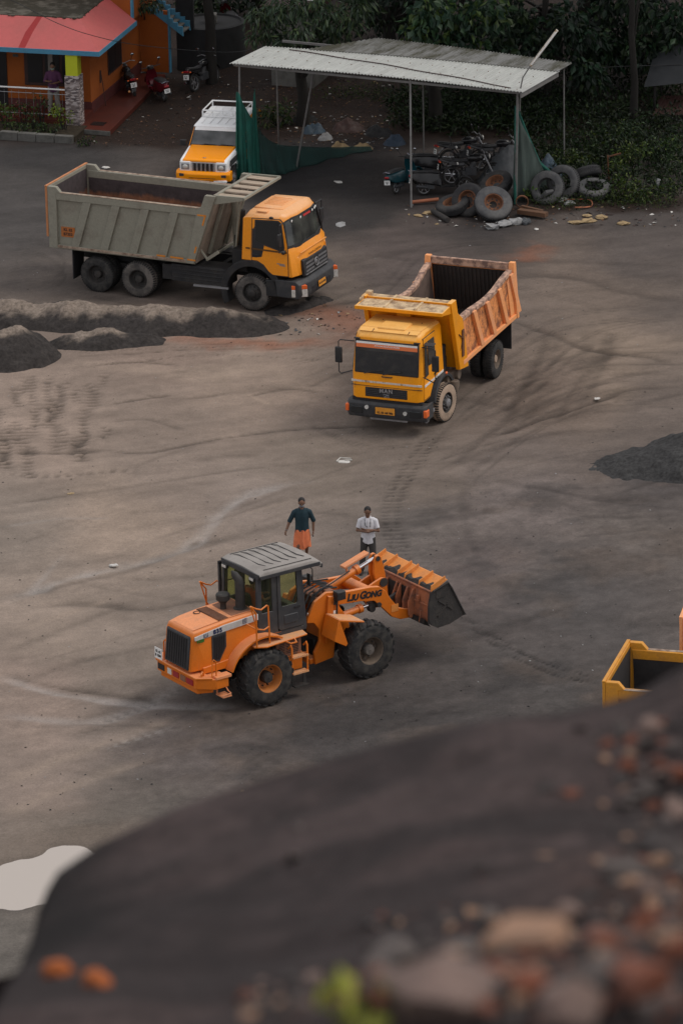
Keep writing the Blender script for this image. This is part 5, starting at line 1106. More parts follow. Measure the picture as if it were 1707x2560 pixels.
# ------------------------------------------------------------------ jeep
M['j_org'] = mat('jeep_orange', (.93, .31, .003), None, spec=.3, rough=.22, scale=2, fine=.04)
M['j_white'] = mat('jeep_white', (.80, .80, .80), (.6, .58, .55), amt=.3, rough=.3, scale=2, fine=.04)
M['j_glass'] = wscreen('jeep_windscreen', (.12, .125, .13))
def jeep():
    t = thing('jeep', 'orange and white jeep with a roof rack, parked behind the grey tipper bed', 'jeep', (-3.86, 154.48, 0), -1.815)
    O = M['j_org']; Wt = M['j_white']
    for sg in (-1, 1):
        for x in (0, -2.45): wheel(t, x, sg * .68, .36, .36, .22, sg, rim=.20, dish='front', tyre='tyre', rimm='steel')
    b = MB(); b.box(-2.9, .5, -.4, .4, .35, .55); b.build('chassis', M['chassis'], t)
    P = [(.62, .55), (.66, .66), (.64, .98), (.58, 1.03), (-.55, 1.13), (-.60, 1.10), (-.6, .50), (-.40, .50), (-.36, .68), (-.2, .78), (.2, .78), (.38, .66), (.44, .52)]
    secs = []
    for f in (-1, -.96, -.6, 0, .6, .96, 1):
        k = (abs(f) == 1) * .04
        secs.append([(x - k * (x > .5), f * (.76 if x > 0 else .80), z - k) for x, z in P])
    body = MB().loft(secs).build('front_body', Wt, t, bevel=.015)
    b = MB(); b.hexa([(.60, -.66, 1.015), (-.58, -.74, 1.115), (-.58, .74, 1.115), (.60, .66, 1.015), (.56, -.62, 1.055), (-.58, -.70, 1.165), (-.58, .70, 1.165), (.56, .62, 1.055)]); b.prism([(.60, .96), (.655, .96), (.645, 1.02), (.58, 1.055)], -.66, .66); hd = b.build('hood', O, t, bevel=.02, seg=3)
    b = MB(); b.tube([(.50, -.05, 1.075), (.54, 0, 1.075), (.50, .05, 1.075)], .012, 5); b.build('emblem', M['steel'], hd)
    b = MB(); b.box(.58, .668, -.36, .36, .66, .95); gr = b.build('grille', M['ink'], t, bevel=.02)
    b = MB()
    for k in range(6): y = -.335 + k * .134; b.box(.64, .690, y - .026, y + .026, .665, .945)
    b.box(.64, .688, -.36, .36, .93, .955); b.box(.64, .688, -.36, .36, .655, .675); b.build('grille_bar', M['steel'], gr, bevel=.01)
    for sg in (-1, 1):
        b = MB(); b.box(.56, .68, min(sg * .40, sg * .75), max(sg * .40, sg * .75), .66, .98); s_ = b.build('headlight_surround', Wt, t, bevel=.03, seg=3)
        b = MB(); b.box(.66, .695, min(sg * .44, sg * .70), max(sg * .44, sg * .70), .72, .92); hl = b.build('headlight', M['steel'], s_, bevel=.02)
        b = MB(); b.ell((.69, sg * .57, .82), (.03, .09, .07)); b.build('bulb_lens', M['clear'], hl)
    secs = []
    for f in (-1, -.9, -.5, 0, .5, .9, 1):
        k = .14 * max(0, abs(f) - .5) ** 1.3 * 2
        secs.append([(.55 - k, f * .86, .40), (.80 - k, f * .86, .40), (.84 - k, f * .86, .46), (.84 - k, f * .86, .62), (.78 - k, f * .86, .69), (.55 - k, f * .86, .69)])
    bp = MB().loft(secs).build('bumper', O, t, bevel=.015)
    for sg in (-1, 1):
        b = MB(); b.box(.70, .80, min(sg * .54, sg * .74), max(sg * .54, sg * .74), .54, .62); b.build('fog_lamp', M['bumper'], bp)
        b = MB(); b.box(.6, .83, min(sg * .36, sg * .76), max(sg * .36, sg * .76), .38, .45); b.build('bumper_trim', Wt, bp, bevel=.01)
    b = MB(); b.box(.80, .846, -.42, .42, .50, .515); b.build('bumper_slot', M['ink'], bp)
    number_plate(bp, (.85, -.02, .405), (0, 1, 0), (0, 0, 1), .50, .12, M['plate_y'], ['KL 62 G 486'], .088)
    # cabin
    b = MB(); b.loft([[(-.56, s * .80, 1.10), (-.98, s * (.80 - .10), 1.66), (-3.0, s * .70, 1.70), (-3.05, s * .80, 1.05), (-3.05, s * .80, .48), (-.56, s * .80, .48)] for s in (-1, 1)]); cb = b.build('cabin', O, t, bevel=.02)
    b = MB(); b.hexa([(-.92, -.73, 1.635), (-3.05, -.73, 1.675), (-3.05, .73, 1.675), (-.92, .73, 1.635), (-1.0, -.69, 1.70), (-3.0, -.69, 1.75), (-3.0, .69, 1.75), (-1.0, .69, 1.70)]); rf = b.build('roof', Wt, t, bevel=.025)
    b = MB()
    for k in range(5): y = -.5 + k * .25; b.box(-2.9, -1.1, y - .015, y + .015, 1.70, 1.755)
    for i, p in enumerate(b.v): b.v[i] = (p[0], p[1], 1.705 + (-.98 - p[0]) * .0245 + (.014 if p[2] > 1.72 else 0))
    b.build('roof_bead', Wt, rf)
    def ws(y, s, o): return (-.575 - .39 * s + o, y * (1 - .10 * s), 1.125 + .515 * s + o * .7)
    b = MB(); b.hexa([ws(-.76, 0, -.02), ws(.76, 0, -.02), ws(.76, 1, -.02), ws(-.76, 1, -.02), ws(-.76, 0, .008), ws(.76, 0, .008), ws(.76, 1, .008), ws(-.76, 1, .008)]); wf = b.build('windscreen_frame', M['ink'], t)
    b = MB(); b.hexa([ws(-.72, .08, 0), ws(.72, .08, 0), ws(.72, .96, 0), ws(-.72, .96, 0), ws(-.72, .08, .014), ws(.72, .08, .014), ws(.72, .96, .014), ws(-.72, .96, .014)]); b.build('windscreen', M['j_glass'], wf)
    b = MB(); b.hexa([ws(-.72, .80, 0), ws(.72, .80, 0), ws(.72, .97, 0), ws(-.72, .97, 0), ws(-.72, .80, .02), ws(.72, .80, .02), ws(.72, .97, .02), ws(-.72, .97, .02)]); b.build('sun_strip', Wt, wf)
    b = MB()
    for y in (-.4, .15): b.tube([ws(y, -.02, .03), ws(y + .12, .10, .03), ws(y + .48, .07, .03)], .012, 5)
    b.build('wiper', M['ink'], wf)
    for sg in (-1, 1):
        b = MB(); b.hexa([(-.75, sg * .80, 1.12), (-1.55, sg * .80, 1.12), (-1.55, sg * .73, 1.58), (-1.02, sg * .73, 1.58), (-.75, sg * .815, 1.12), (-1.55, sg * .815, 1.12), (-1.55, sg * .745, 1.58), (-1.02, sg * .745, 1.58)]); b.build('side_window', M['dglass'], cb)
        b = MB(); b.box(-.70, -.60, sg * .98 - .10, sg * .98 + .10, 1.10, 1.28); b.beam((-.62, sg * .78, 1.14), (-.64, sg * .92, 1.16), .03, .03); b.build('mirror', M['black'], t, bevel=.02)
        b = MB(); b.box(-.5, .40, min(sg * .78, sg * .805), max(sg * .78, sg * .805), .80, .98); b.build('side_vent', M['bumper'], body)
    b = MB()
    rk = [(-1.75, -.62, 1.73), (-1.75, -.62, 1.90), (-1.75, .62, 1.90), (-1.75, .62, 1.73)]
    b.tube([(-1.75, -.64, 1.72), (-1.75, -.64, 1.90), (-1.75, -.60, 1.94), (-1.75, .60, 1.94), (-1.75, .64, 1.90), (-1.75, .64, 1.72)], .025, 7); b.tube([(-1.75, -.62, 1.84), (-1.75, .62, 1.84)], .014, 6); b.tube([(-1.74, -.62, 1.755), (-1.74, .62, 1.755)], .022, 6)
    for y in (-.32, 0, .32): b.tube([(-1.75, y, 1.74), (-1.75, y, 1.94)], .016, 6)
    for s in (-1, 1): b.tube([(-1.75, s * .64, 1.93), (-2.95, s * .64, 1.93), (-2.95, s * .64, 1.74)], .022, 6)
    b.tube([(-2.95, -.64, 1.93), (-2.95, .64, 1.93)], .022, 6); b.build('roof_rack', M['j_white'], t)
    return t
jp = jeep()

# ------------------------------------------------------------------ people
M['skin'] = mat('brown_skin', (.17, .088, .055), None, rough=.6, fine=.05)
M['hair'] = mat('black_hair', (.012, .010, .010), None, rough=.7, fine=0)
M['eye'] = mat('eye_dark', (.01, .01, .01), None, rough=.3, fine=0)
def check_mat(name, a, b_, sc=22):
    m, n, p = _new(name); tc = n.nodes.new('ShaderNodeTexCoord'); col = None
    for d in ('X', 'Z'):
        wv2 = n.nodes.new('ShaderNodeTexWave'); wv2.bands_direction = d; wv2.inputs['Scale'].default_value = sc; wv2.inputs['Distortion'].default_value = .4
        n.links.new(tc.outputs['Object'], wv2.inputs['Vector']); r = _ramp(n, wv2.outputs['Fac'], [(.35, G1(0)), (.75, G1(.6))]); col = _mix(n, a if col is None else col, b_, r.outputs[0])
    n.links.new(col, p.inputs['Base Color']); p.inputs['Roughness'].default_value = .85; return m
M['shirt_check'] = check_mat('teal_checked_shirt', (.010, .042, .055), (.004, .012, .022))
def cloth(name, col): return mat(name, col, tuple(c * .72 for c in col), amt=.6, rough=.9, scale=7, fine=.08)
M['lungi'] = cloth('orange_lungi', (.72, .20, .085)); M['shirt_white'] = cloth('white_shirt', (.62, .61, .64)); M['trouser_grey'] = cloth('dark_grey_trousers', (.050, .046, .044))
M['shirt_purple'] = cloth('purple_shirt', (.085, .028, .072)); M['trouser_pale'] = cloth('pale_grey_trousers', (.24, .22, .20)); M['mask'] = cloth('face_mask', (.17, .19, .21)); M['mask_g'] = cloth('pale_green_mask', (.25, .34, .32)); M['shirt_red'] = cloth('orange_red_shirt', (.30, .070, .030)); M['sandal'] = cloth('orange_sandal', (.42, .13, .06)); M['shoe'] = cloth('dark_shoe', (.03, .025, .022))
def remesh(o, vox):
    r = o.modifiers.new('skin', 'REMESH'); r.mode = 'VOXEL'; r.voxel_size = vox; r.use_smooth_shade = True
    s = o.modifiers.new('soft', 'SMOOTH'); s.factor = .5; s.iterations = 4
    return o
def limb(b, pts, rs, n=12):
    """tapering limb through the joints, rounded off at both ends"""
    P = [Vector(p) for p in pts]; b.tube(P, list(rs), n)
    for p, r in zip(P, rs): b.ell(p, r * .98, 10)
def hand(b, w, d, side, palm, curl=.5):
    """palm, four bent fingers and a thumb; d: pointing direction, palm: direction the palm faces, side: +1 / -1 where the thumb lies"""
    d = Vector(d).normalized(); pn = Vector(palm); pn = (pn - d * pn.dot(d)).normalized(); x = d.cross(pn) * side; w = Vector(w)
    b.ell(w + d * .05, (.040, .018, .050), 10, rot=Matrix((x, pn, d)).transposed())
    for i, L in enumerate((.070, .080, .075, .058)):
        o = w + d * .085 + x * (.030 - .020 * i)
        k1 = (d * math.cos(curl * .7) + pn * math.sin(curl * .7)); k2 = (d * math.cos(curl * 1.7) + pn * math.sin(curl * 1.7))
        b.tube([o - d * .02, o + k1 * L * .5, o + k1 * L * .5 + k2 * L * .5], [.010, .0095, .008], 7)
    o = w + d * .03 + x * .034
    b.tube([o - x * .012, o + x * .022 + d * .022 + pn * .008, o + x * .026 + d * .055 + pn * .020], [.012, .011, .009], 7)
def head(b, c, fwd, tilt=.0, r=.1):
    """skull, jaw, nose, ears and neck as part of the body surface"""
    f = Vector((fwd[0], fwd[1], 0)).normalized(); z = Vector((0, 0, 1)); s_ = f.cross(z)
    q = Matrix.Rotation(-tilt, 3, s_); f2 = q @ f; z2 = q @ z; c = Vector(c); rot = Matrix((s_, f2, z2)).transposed()
    b.ell(c + z2 * .03, (.080, .098, .102), 14, rot=rot); b.ell(c + f2 * .024 - z2 * .055, (.060, .070, .066), 12, rot=rot)
    b.tube([c + f2 * .088 + z2 * .022, c + f2 * .112 - z2 * .016], [.010, .016], 8); b.ell(c + f2 * .082 + z2 * .034, (.050, .014, .010), 8, rot=rot)
    b.ell(c + f2 * .078 - z2 * .055, (.026, .012, .011), 8, rot=rot)
    for k in (-1, 1): b.ell(c + s_ * k * .078, (.012, .024, .034), 8, rot=rot)
    return f2, z2, s_, c
def face(par, f2, z2, s_, c, hairline=.03, mask=None, beard=False):
    rot = Matrix((s_, f2, z2)).transposed()
    b = MB()
    for k in (-1, 1): b.ell(c + f2 * .089 + z2 * .018 + s_ * k * .031, (.012, .007, .007), 8, rot=rot)
    b.build('eyes', M['eye'], par)
    b = MB(); b.ell(c + f2 * .090 - z2 * .053, (.022, .004, .004), 8, rot=rot); b.build('mouth', M['l_brown'], par)
    h = MB(); h.ell(c + z2 * .058 - f2 * .020, (.087, .096, .086), 16, rot=rot); h.ell(c - f2 * .040 + z2 * .0, (.074, .062, .080), 14, rot=rot)
    if beard: h.ell(c + f2 * .026 - z2 * .075, (.054, .058, .044), 12, rot=rot)
    h.build('hair', M['hair'], par)
    if mask:
        b = MB(); b.ell(c + f2 * .040 - z2 * .045, (.064, .068, .050), 14, rot=rot)
        for k in (-1, 1): b.tube([c + f2 * .05 - z2 * .02 + s_ * k * .058, c + s_ * k * .086 + z2 * .01], .004, 5)
        b.build('face_mask', mask, par)
def person(label, loc, rz, cfg, group=None):
    t = thing('person', label, 'person', loc, rz, group)
    J = cfg; b = MB()
    # local frame: the figure faces -y; R is its right hand side (-x)
    limb(b, [(0, .0, .92), (0, .01, 1.10), (0, .015, 1.30), (0, .0, 1.44)], [.13, .125, .14, .085], 14)
    b.ell((0, .0, 1.30), (.17, .10, .14), 14); b.ell((0, 0, .93), (.155, .105, .10), 14)
    limb(b, [(0, .01, 1.42), (0, -.005, 1.52)], [.055, .052])
    F = head(b, J['head'], (0, -1), J.get('nod', .2))
    for s, a in ((-1, J['armR']), (1, J['armL'])):
        limb(b, [(s * .12, .0, 1.395), a[0], a[1], a[2]], [.055, .054, .043, .029])
        d = Vector(a[2]) - Vector(a[1]); hand(b, a[2], a[4] if len(a) > 4 else d, s if len(a) < 6 else a[5], a[3], J.get('curl', .6))
    for s, l in ((-1, J['legR']), (1, J['legL'])):
        limb(b, [(s * .085, .0, .90), l[0], l[1]], [.085, .058, .038])
        a = Vector(l[1]); limb(b, [a + Vector((0, .045, -.045)), a + Vector((s * .01, -.06, -.055 + l[2])), a + Vector((s * .02, -.16, -.065 + l[2]))], [.034, .034, .024], 10)
    body = remesh(b.build('body', M['skin'], t), .0075)
    face(body, *F, mask=J.get('mask'), beard=J.get('beard'))
    # shirt
    b = MB(); hem = J.get('hem', .80)
    secs = []
    for z, rx, ry in ((hem, .185, .135), (.92, .175, .13), (1.08, .165, .125), (1.26, .180, .128), (1.36, .175, .115), (1.425, .125, .09), (1.47, .072, .07)):
        secs.append([(rx * math.cos(a), ry * math.sin(a) - .0, z + (.045 * math.sin(2 * a + 1.2) if z == hem else 0)) for a in [2 * PI * k / 24 for k in range(24)]])
    b.loft(secs)
    for s, a in ((-1, J['armR']), (1, J['armL'])):
        A0 = Vector((s * .12, 0, 1.385)); A1 = Vector(a[0]); A2 = Vector(a[1]); k = J.get('sleeve', .8)
        P = [A0, A1, A1 + (A2 - A1) * min(k, 1)]; rs = [.068, .066, .060]
        if k > 1: P.append(A2 + (Vector(a[2]) - A2) * (k - 1)); rs = [.068, .066, .058, .050]
        b.tube(P, rs, 14); b.ell(A1, .066, 12); b.ell(A0, .070, 12)
        if k > 1: b.ell(A2, .062, 10)
    sh = remesh(b.build('shirt', J['shirt'], t), .011)
    b = MB()
    for s in (-1, 1): b.tube([(s * .065, .02, 1.475), (s * .052, -.055, 1.46), (s * .022, -.098, 1.405)], [.016, .018, .008], 7)
    b.tube([(0, -.112, 1.40), (0, -.134, 1.25), (0, -.136, 1.0), (0, -.142, hem + .04)], .007, 5); b.build('collar', J['shirt'], sh)
    # lower garment
    b = MB()
    if J['lower'] == 'lungi':
        secs = []
        for z, rx, ry in ((.46, .22, .16), (.56, .215, .165), (.72, .20, .15), (.95, .17, .125)):
            secs.append([(rx * math.cos(a) * (1 + .05 * math.sin(7 * a + z * 9) * (z < .8)), ry * math.sin(a) * (1 + .06 * math.sin(9 * a + z * 5) * (z < .8)), z + (.03 * math.sin(5 * a) + .02 * math.cos(2 * a) if z < .5 else 0)) for a in [2 * PI * k / 40 for k in range(40)]])
        b.loft(secs)
        lo = b.build('lungi', J['lower_mat'], t)
        b = MB(); b.tube([(.02, -.145, .88), (.0, -.18, .66), (.03, -.185, .47)], [.02, .03, .02], 7); b.build('fold', J['lower_mat'], lo)
    else:
        for s, l in ((-1, J['legR']), (1, J['legL'])):
            K = Vector(l[0]); A_ = Vector(l[1]); b.tube([(s * .082, 0, .94), (s * .085, 0, .84), K, A_ + (K - A_) * .5, A_ + Vector((0, .012, -.0))], [.105, .105, .078, .072, .070], 14); b.ell(K, .078, 10)
        b.ell((0, 0, .91), (.165, .115, .09), 14); lo = remesh(b.build('trousers', J['lower_mat'], t), .011)
    for s, l in ((-1, J['legR']), (1, J['legL'])):
        a = Vector(l[1]); q = MB()
        if J['foot'] == 'sandal':
            q.hexa([a + Vector((s * .01 - .045, .10, -.085)), a + Vector((s * .01 + .045, .10, -.085)), a + Vector((s * .02 + .05, -.19, -.10 + l[2])), a + Vector((s * .02 - .05, -.19, -.10 + l[2])), a + Vector((s * .01 - .045, .10, -.07)), a + Vector((s * .01 + .045, .10, -.07)), a + Vector((s * .02 + .05, -.19, -.085 + l[2])), a + Vector((s * .02 - .05, -.19, -.085 + l[2]))]); q.tube([a + Vector((-.045, -.08, -.06 + l[2])), a + Vector((s * .01, -.09, -.02 + l[2])), a + Vector((.05, -.08, -.06 + l[2]))], .014, 6); q.build('sandal', M['sandal'], t, bevel=.01)
        else:
            q.tube([a + Vector((0, .055, -.045)), a + Vector((s * .01, -.06, -.05 + l[2])), a + Vector((s * .02, -.19, -.065 + l[2]))], [.05, .05, .038], 12); q.ell(a + Vector((0, .05, -.045)), .05, 10); q.ell(a + Vector((s * .02, -.19, -.065 + l[2])), .038, 10); q.build('shoe', M['shoe'], t)
    return t, body
p1, b1 = person('man in a teal checked shirt and orange lungi walking past the loader cab', (-.98, 120.86, 0), R(4), dict(
    head=(0, -.03, 1.60), nod=.25, mask=M['mask'], shirt=M['shirt_check'], sleeve=1.15, hem=.78, lower='lungi', lower_mat=M['lungi'], foot='sandal', curl=.9,
    armR=((-.188, .0, 1.355), (-.30, .02, 1.13), (-.395, -.06, .91), (.6, .3, 0)), armL=((.188, .0, 1.355), (.285, .03, 1.12), (.275, -.03, .87), (-1, 0, 0)),
    legR=((-.10, -.10, .50), (-.10, -.02, .10), 0), legL=((.105, .03, .50), (.12, .34, .15), -.03)), 'men standing in the yard')
b = MB(); b.box(.245, .275, -.14, -.06, .74, .765); b.build('phone', M['ink'], p1, bevel=.006)
b = MB(); b.lathe([(.036, -.008), (.036, .008)], o=(-.385, -.052, .93), ax='z', n=14); b.build('wristwatch', M['steel'], p1)
p2, b2 = person('man in a white shirt and grey trousers with folded arms behind the loader bucket', (.64, 120.12, 0), R(-3), dict(
    head=(0, -.04, 1.60), nod=.38, beard=True, shirt=M['shirt_white'], sleeve=.75, hem=.82, lower='trousers', lower_mat=M['trouser_grey'], foot='shoe', curl=.35,
    armR=((-.188, -.0, 1.355), (-.255, -.05, 1.13), (.02, -.20, 1.135), (0, .6, .8), (1, .1, .1)), armL=((.188, .0, 1.355), (.255, -.06, 1.12), (-.02, -.165, 1.175), (0, .6, .6), (-1, .2, .1)),
    legR=((-.13, -.02, .49), (-.17, -.02, .09), 0), legL=((.12, -.02, .49), (.14, .02, .09), 0)), 'men standing in the yard')
b = MB()
for s in (-1, 1): b.tube([(s * .06, .03, 1.475), (s * .075, -.08, 1.43), (s * .065, -.135, 1.28), (.03 + s * .03, -.148, 1.24)], .007, 5)
b.build('lanyard', M['ink'], p2)
p3, b3 = person('man in a purple shirt and face mask on the porch of the orange house', (-8.98, 162.16, .30), R(-8), dict(
    head=(0, -.04, 1.60), nod=.35, mask=M['mask_g'], shirt=M['shirt_purple'], sleeve=1.05, hem=.80, lower='trousers', lower_mat=M['trouser_pale'], foot='shoe', curl=.8,
    armR=((-.188, -.0, 1.355), (-.265, -.02, 1.12), (-.08, -.27, 1.16), (0, .3, 1)), armL=((.188, .0, 1.355), (.27, -.03, 1.11), (.06, -.27, 1.10), (0, .3, 1)),
    legR=((-.11, -.02, .49), (-.14, .0, .09), 0), legL=((.12, -.02, .49), (.17, .02, .09), 0)))
b = MB(); b.box(-.06, .01, -.40, -.30, 1.165, 1.18); b.build('phone', M['ink'], p3)
# driver, seated in the loader cab, facing along the machine
def driver():
    c, s_ = math.cos(.6085), math.sin(.6085); x, y = .30, .04
    t = thing('person', 'driver in an orange shirt seated inside the loader cab', 'person', (-2.2868 + c * x - s_ * y, 112.4188 + s_ * x + c * y, 1.95), .6085 + PI / 2)
    b = MB(); limb(b, [(0, .08, .10), (0, .10, .30), (0, .06, .50)], [.13, .13, .10], 14); b.ell((0, .06, .45), (.17, .10, .12)); limb(b, [(0, .06, .52), (0, .03, .62)], [.055, .052])
    F = head(b, (0, .01, .70), (0, -1), .1)
    for s in (-1, 1):
        limb(b, [(s * .15, .06, .50), (s * .20, .05, .48), (s * .24, -.12, .26), (s * .15, -.40, .26)], [.055, .055, .042, .03]); hand(b, (s * .15, -.40, .26), (-s * .2, -1, .1), s, (0, 0, -1), .9)
        limb(b, [(s * .09, .05, .06), (s * .13, -.40, .07), (s * .13, -.48, -.30)], [.085, .06, .045])
    bd = remesh(b.build('body', M['skin'], t), .009); face(bd, *F)
    b = MB(); b.loft([[(rx * math.cos(a), .085 + ry * math.sin(a), z) for a in [2 * PI * k / 20 for k in range(20)]] for z, rx, ry in ((.0, .18, .14), (.2, .175, .14), (.38, .19, .13), (.50, .15, .10), (.56, .07, .07))])
    for s in (-1, 1): b.tube([(s * .15, .06, .50), (s * .20, .05, .48), (s * .23, -.06, .34)], [.075, .074, .064], 12); b.ell((s * .2, .05, .48), .074)
    remesh(b.build('shirt', M['shirt_red'], t), .012)
    b = MB()
    for s in (-1, 1): b.tube([(s * .09, .08, .05), (s * .13, -.40, .06), (s * .13, -.48, -.30)], [.10, .078, .06], 12); b.ell((s * .13, -.40, .06), .078)
    b.build('trousers', M['trouser_grey'], t)
driver()
# ------------------------------------------------------------------ motorcycles, scooters, tyres
M['paint_black'] = mat('black_bike_paint', (.012, .012, .013), (.035, .03, .03), rough=.22, scale=5)
M['paint_red'] = mat('maroon_bike_paint', (.10, .008, .014), None, rough=.25, fine=.05)
M['paint_teal'] = mat('teal_bike_paint', (.005, .045, .058), (.012, .02, .025), rough=.25, scale=5)
M['paint_silver'] = mat('silver_bike_paint', (.28, .28, .32), None, rough=.25, metal=.5)
M['plate_w'] = mat('white_plate', (.72, .72, .70), None, rough=.5, fine=.05)
def bike_wheel(par, x, r=.30, wd=.10):
    b = MB(); b.lathe([(r * .72, -.02), (r * .78, -.025), (r * .78, .025), (r * .72, .02), (r * .72, -.02)], n=26); b.lathe([(.001, -.05), (.045, -.05), (.045, .05), (.001, .05)], n=12)
    for k in range(6):
        a = k * PI / 3; b.beam((.03 * math.cos(a), 0, .03 * math.sin(a)), (r * .74 * math.cos(a), 0, r * .74 * math.sin(a)), .02, .025, up=(0, 1, 0))
    w_ = b.build('wheel', M['steel'], par, loc=(x, 0, r))
    b = MB(); b.lathe([(r * .77, -wd * .4), (r * .9, -wd * .5), (r * .98, -wd * .3), (r, 0), (r * .98, wd * .3), (r * .9, wd * .5), (r * .77, wd * .4), (r * .77, -wd * .4)], n=30); b.build('tyre', M['tyre'], w_); return w_
def mirrors(par, x, z, y=.30):
    for s in (-1, 1):
        b = MB(); b.tube([(x, s * .22, z - .16), (x - .02, s * y, z)], .008, 5); b.ell((x - .02, s * y, z + .04), (.018, .062, .045)); m_ = b.build('mirror', M['black'], par)
        b = MB(); b.ell((x - .034, s * y, z + .04), (.006, .052, .037)); b.build('mirror_face', M['mirror'], m_)
def motorcycle(label, loc, rz, paint, group, lean=8):
    t = thing('motorcycle', label, 'motorcycle', loc, rz, group); t.rotation_euler = (R(-lean), 0, rz)
    bike_wheel(t, 0); bike_wheel(t, 1.28)
    b = MB()
    for y in (-.07, .07): b.tube([(1.28, y, .30), (1.02, y, .88)], .026, 8)
    b.tube([(.98, -.36, .98), (1.0, -.2, 1.02), (1.02, 0, .96), (1.0, .2, 1.02), (.98, .36, .98)], .015, 6); b.build('fork', M['steel'], t)
    b = MB(); b.ell((1.12, 0, .84), (.09, .10, .10)); hl = b.build('headlight', M['black'], t); b = MB(); b.ell((1.175, 0, .84), (.04, .085, .085)); b.build('lens', M['clear'], hl)
    b = MB(); b.tube([(1.0, 0, .85), (.62, 0, .72), (.30, 0, .66), (-.15, 0, .78)], .03, 8); b.tube([(1.0, 0, .8), (.82, 0, .38), (.40, 0, .30), (0, 0, .30)], .028, 8); b.box(.42, .76, -.13, .13, .28, .52); b.cyl((.62, 0, .48), (.72, 0, .70), .09, 12); b.tube([(.38, -.12, .36), (.38, .16, .36)], .07, 10); b.build('engine', M['bumper'], t, bevel=.02)
    b = MB(); b.ell((.74, 0, .80), (.27, .14, .13), 16); tk = b.build('tank', paint, t)
    b = MB(); b.loft([[(x, y * w_, z) for y, z in ((-1, zb), (1, zb), (.9, zt), (-.9, zt))] for x, w_, zb, zt in ((.52, .09, .70, .80), (.25, .13, .70, .78), (-.05, .13, .74, .84), (-.28, .08, .80, .88))]); b.build('seat', M['black'], t, bevel=.03)
    b = MB(); b.loft([[(x, y * w_, z) for y, z in ((-1, zb), (1, zb), (.8, zt), (-.8, zt))] for x, w_, zb, zt in ((.40, .11, .58, .70), (.1, .13, .60, .72), (-.30, .08, .74, .84), (-.36, .06, .76, .83))]); b.build('side_panel', paint, t, bevel=.02)
    b = MB(); b.prism(arc(0, .30, .37, 25, 175, 12) + arc(0, .30, .35, 175, 25, 12), -.06, .06); b.prism(arc(1.28, .30, .345, 20, 150, 12) + arc(1.28, .30, .325, 150, 20, 12), -.06, .06); b.build('mudguard', paint, t)
    b = MB(); b.tube([(.66, .12, .40), (.50, .15, .26), (.1, .16, .30), (-.30, .17, .36)], [.022, .03, .045, .04], 10); b.build('exhaust', M['chrome'], t)
    b = MB(); b.box(-.40, -.34, -.09, .09, .72, .79); b.build('tail_light', M['red'], t, bevel=.01)
    for s in (-1, 1): q = MB(); q.ell((-.36, s * .15, .74), (.03, .035, .025)); q.build('indicator', M['ind'], t)
    number_plate(t, (-.42, 0, .58), (0, -1, 0), (.15, 0, 1), .20, .16, M['plate_w'], ['KL 62', '4821'], .05)
    mirrors(t, .98, 1.18); return t
def scooter(label, loc, rz, paint, group, lean=8):
    t = thing('scooter', label, 'scooter', loc, rz, group); t.rotation_euler = (R(-lean), 0, rz)
    bike_wheel(t, 0, .24, .10); bike_wheel(t, 1.24, .24, .10)
    b = MB(); b.loft([[(x, y * w_, z) for y, z in ((-1, zb), (1, zb), (1, zm), (.75, zt), (-.75, zt), (-1, zm))] for x, w_, zb, zm, zt in ((-.42, .07, .52, .60, .68), (-.2, .17, .38, .60, .70), (.2, .20, .32, .58, .70), (.48, .16, .26, .52, .66), (.56, .12, .24, .40, .44))]); b.build('rear_body', paint, t, bevel=.04, seg=3)
    b = MB(); b.box(.5, .96, -.15, .15, .22, .28); b.loft([[(x, y * w_, z) for y in (-1, -.5, 0, .5, 1) for x in (x0 + .06 * (1 - y * y),)] for w_, z, x0 in ((.16, .26, .96), (.20, .42, 1.02), (.19, .70, .96), (.12, .90, .90))], closed=False, caps=False); b.build('front_apron', paint, t, recalc=False)
    b = MB(); b.loft([[(x, y * w_, z) for y, z in ((-1, zb), (1, zb), (.85, zt), (-.85, zt))] for x, w_, zb, zt in ((-.34, .08, .69, .74), (-.1, .15, .69, .76), (.3, .15, .68, .74), (.5, .10, .64, .70))]); b.build('seat', M['black'], t, bevel=.03)
    b = MB(); b.loft([[(x, y * w_, z) for y, z in ((-1, zb), (1, zb), (.8, zt), (-.8, zt))] for x, w_, zb, zt in ((.80, .07, .90, .98), (.92, .12, .88, 1.0), (1.04, .07, .88, .94))]); b.tube([(.88, -.34, .97), (.92, 0, .94), (.88, .34, .97)], .016, 6); b.build('handlebar', M['black'], t, bevel=.02)
    b = MB(); b.ell((1.05, 0, .92), (.04, .08, .05)); b.build('headlight', M['clear'], t)
    b = MB(); b.prism(arc(1.24, .24, .32, 10, 160, 10) + arc(1.24, .24, .28, 160, 10, 10), -.08, .08); b.tube([(1.24, -.08, .24), (1.10, -.06, .56)], .02, 6); b.build('mudguard', paint, t)
    b = MB(); b.tube([(-.40, -.12, .74), (-.46, 0, .78), (-.40, .12, .74), (-.2, .13, .74)], .014, 6); b.build('grab_rail', M['paint_silver'], t)
    b = MB(); b.box(.05, .32, -.14, .14, .18, .36); b.tube([(.1, -.15, .24), (-.25, -.16, .28)], .05, 10); b.build('engine', M['bumper'], t, bevel=.02)
    b = MB(); b.ell((-.43, 0, .60), (.03, .09, .04)); b.build('tail_light', M['red'], t)
    number_plate(t, (-.44, 0, .45), (0, -1, 0), (.15, 0, 1), .20, .14, M['plate_w'], ['KL 62', '7305'], .045)
    mirrors(t, .9, 1.15, .32); return t
GH = 'two-wheelers parked beside the orange house'; GS = 'two-wheelers parked under the shed'
motorcycle('black motorcycle parked nearest the orange house wall', (-6.50, 165.0, 0), R(102), M['paint_black'], GH)
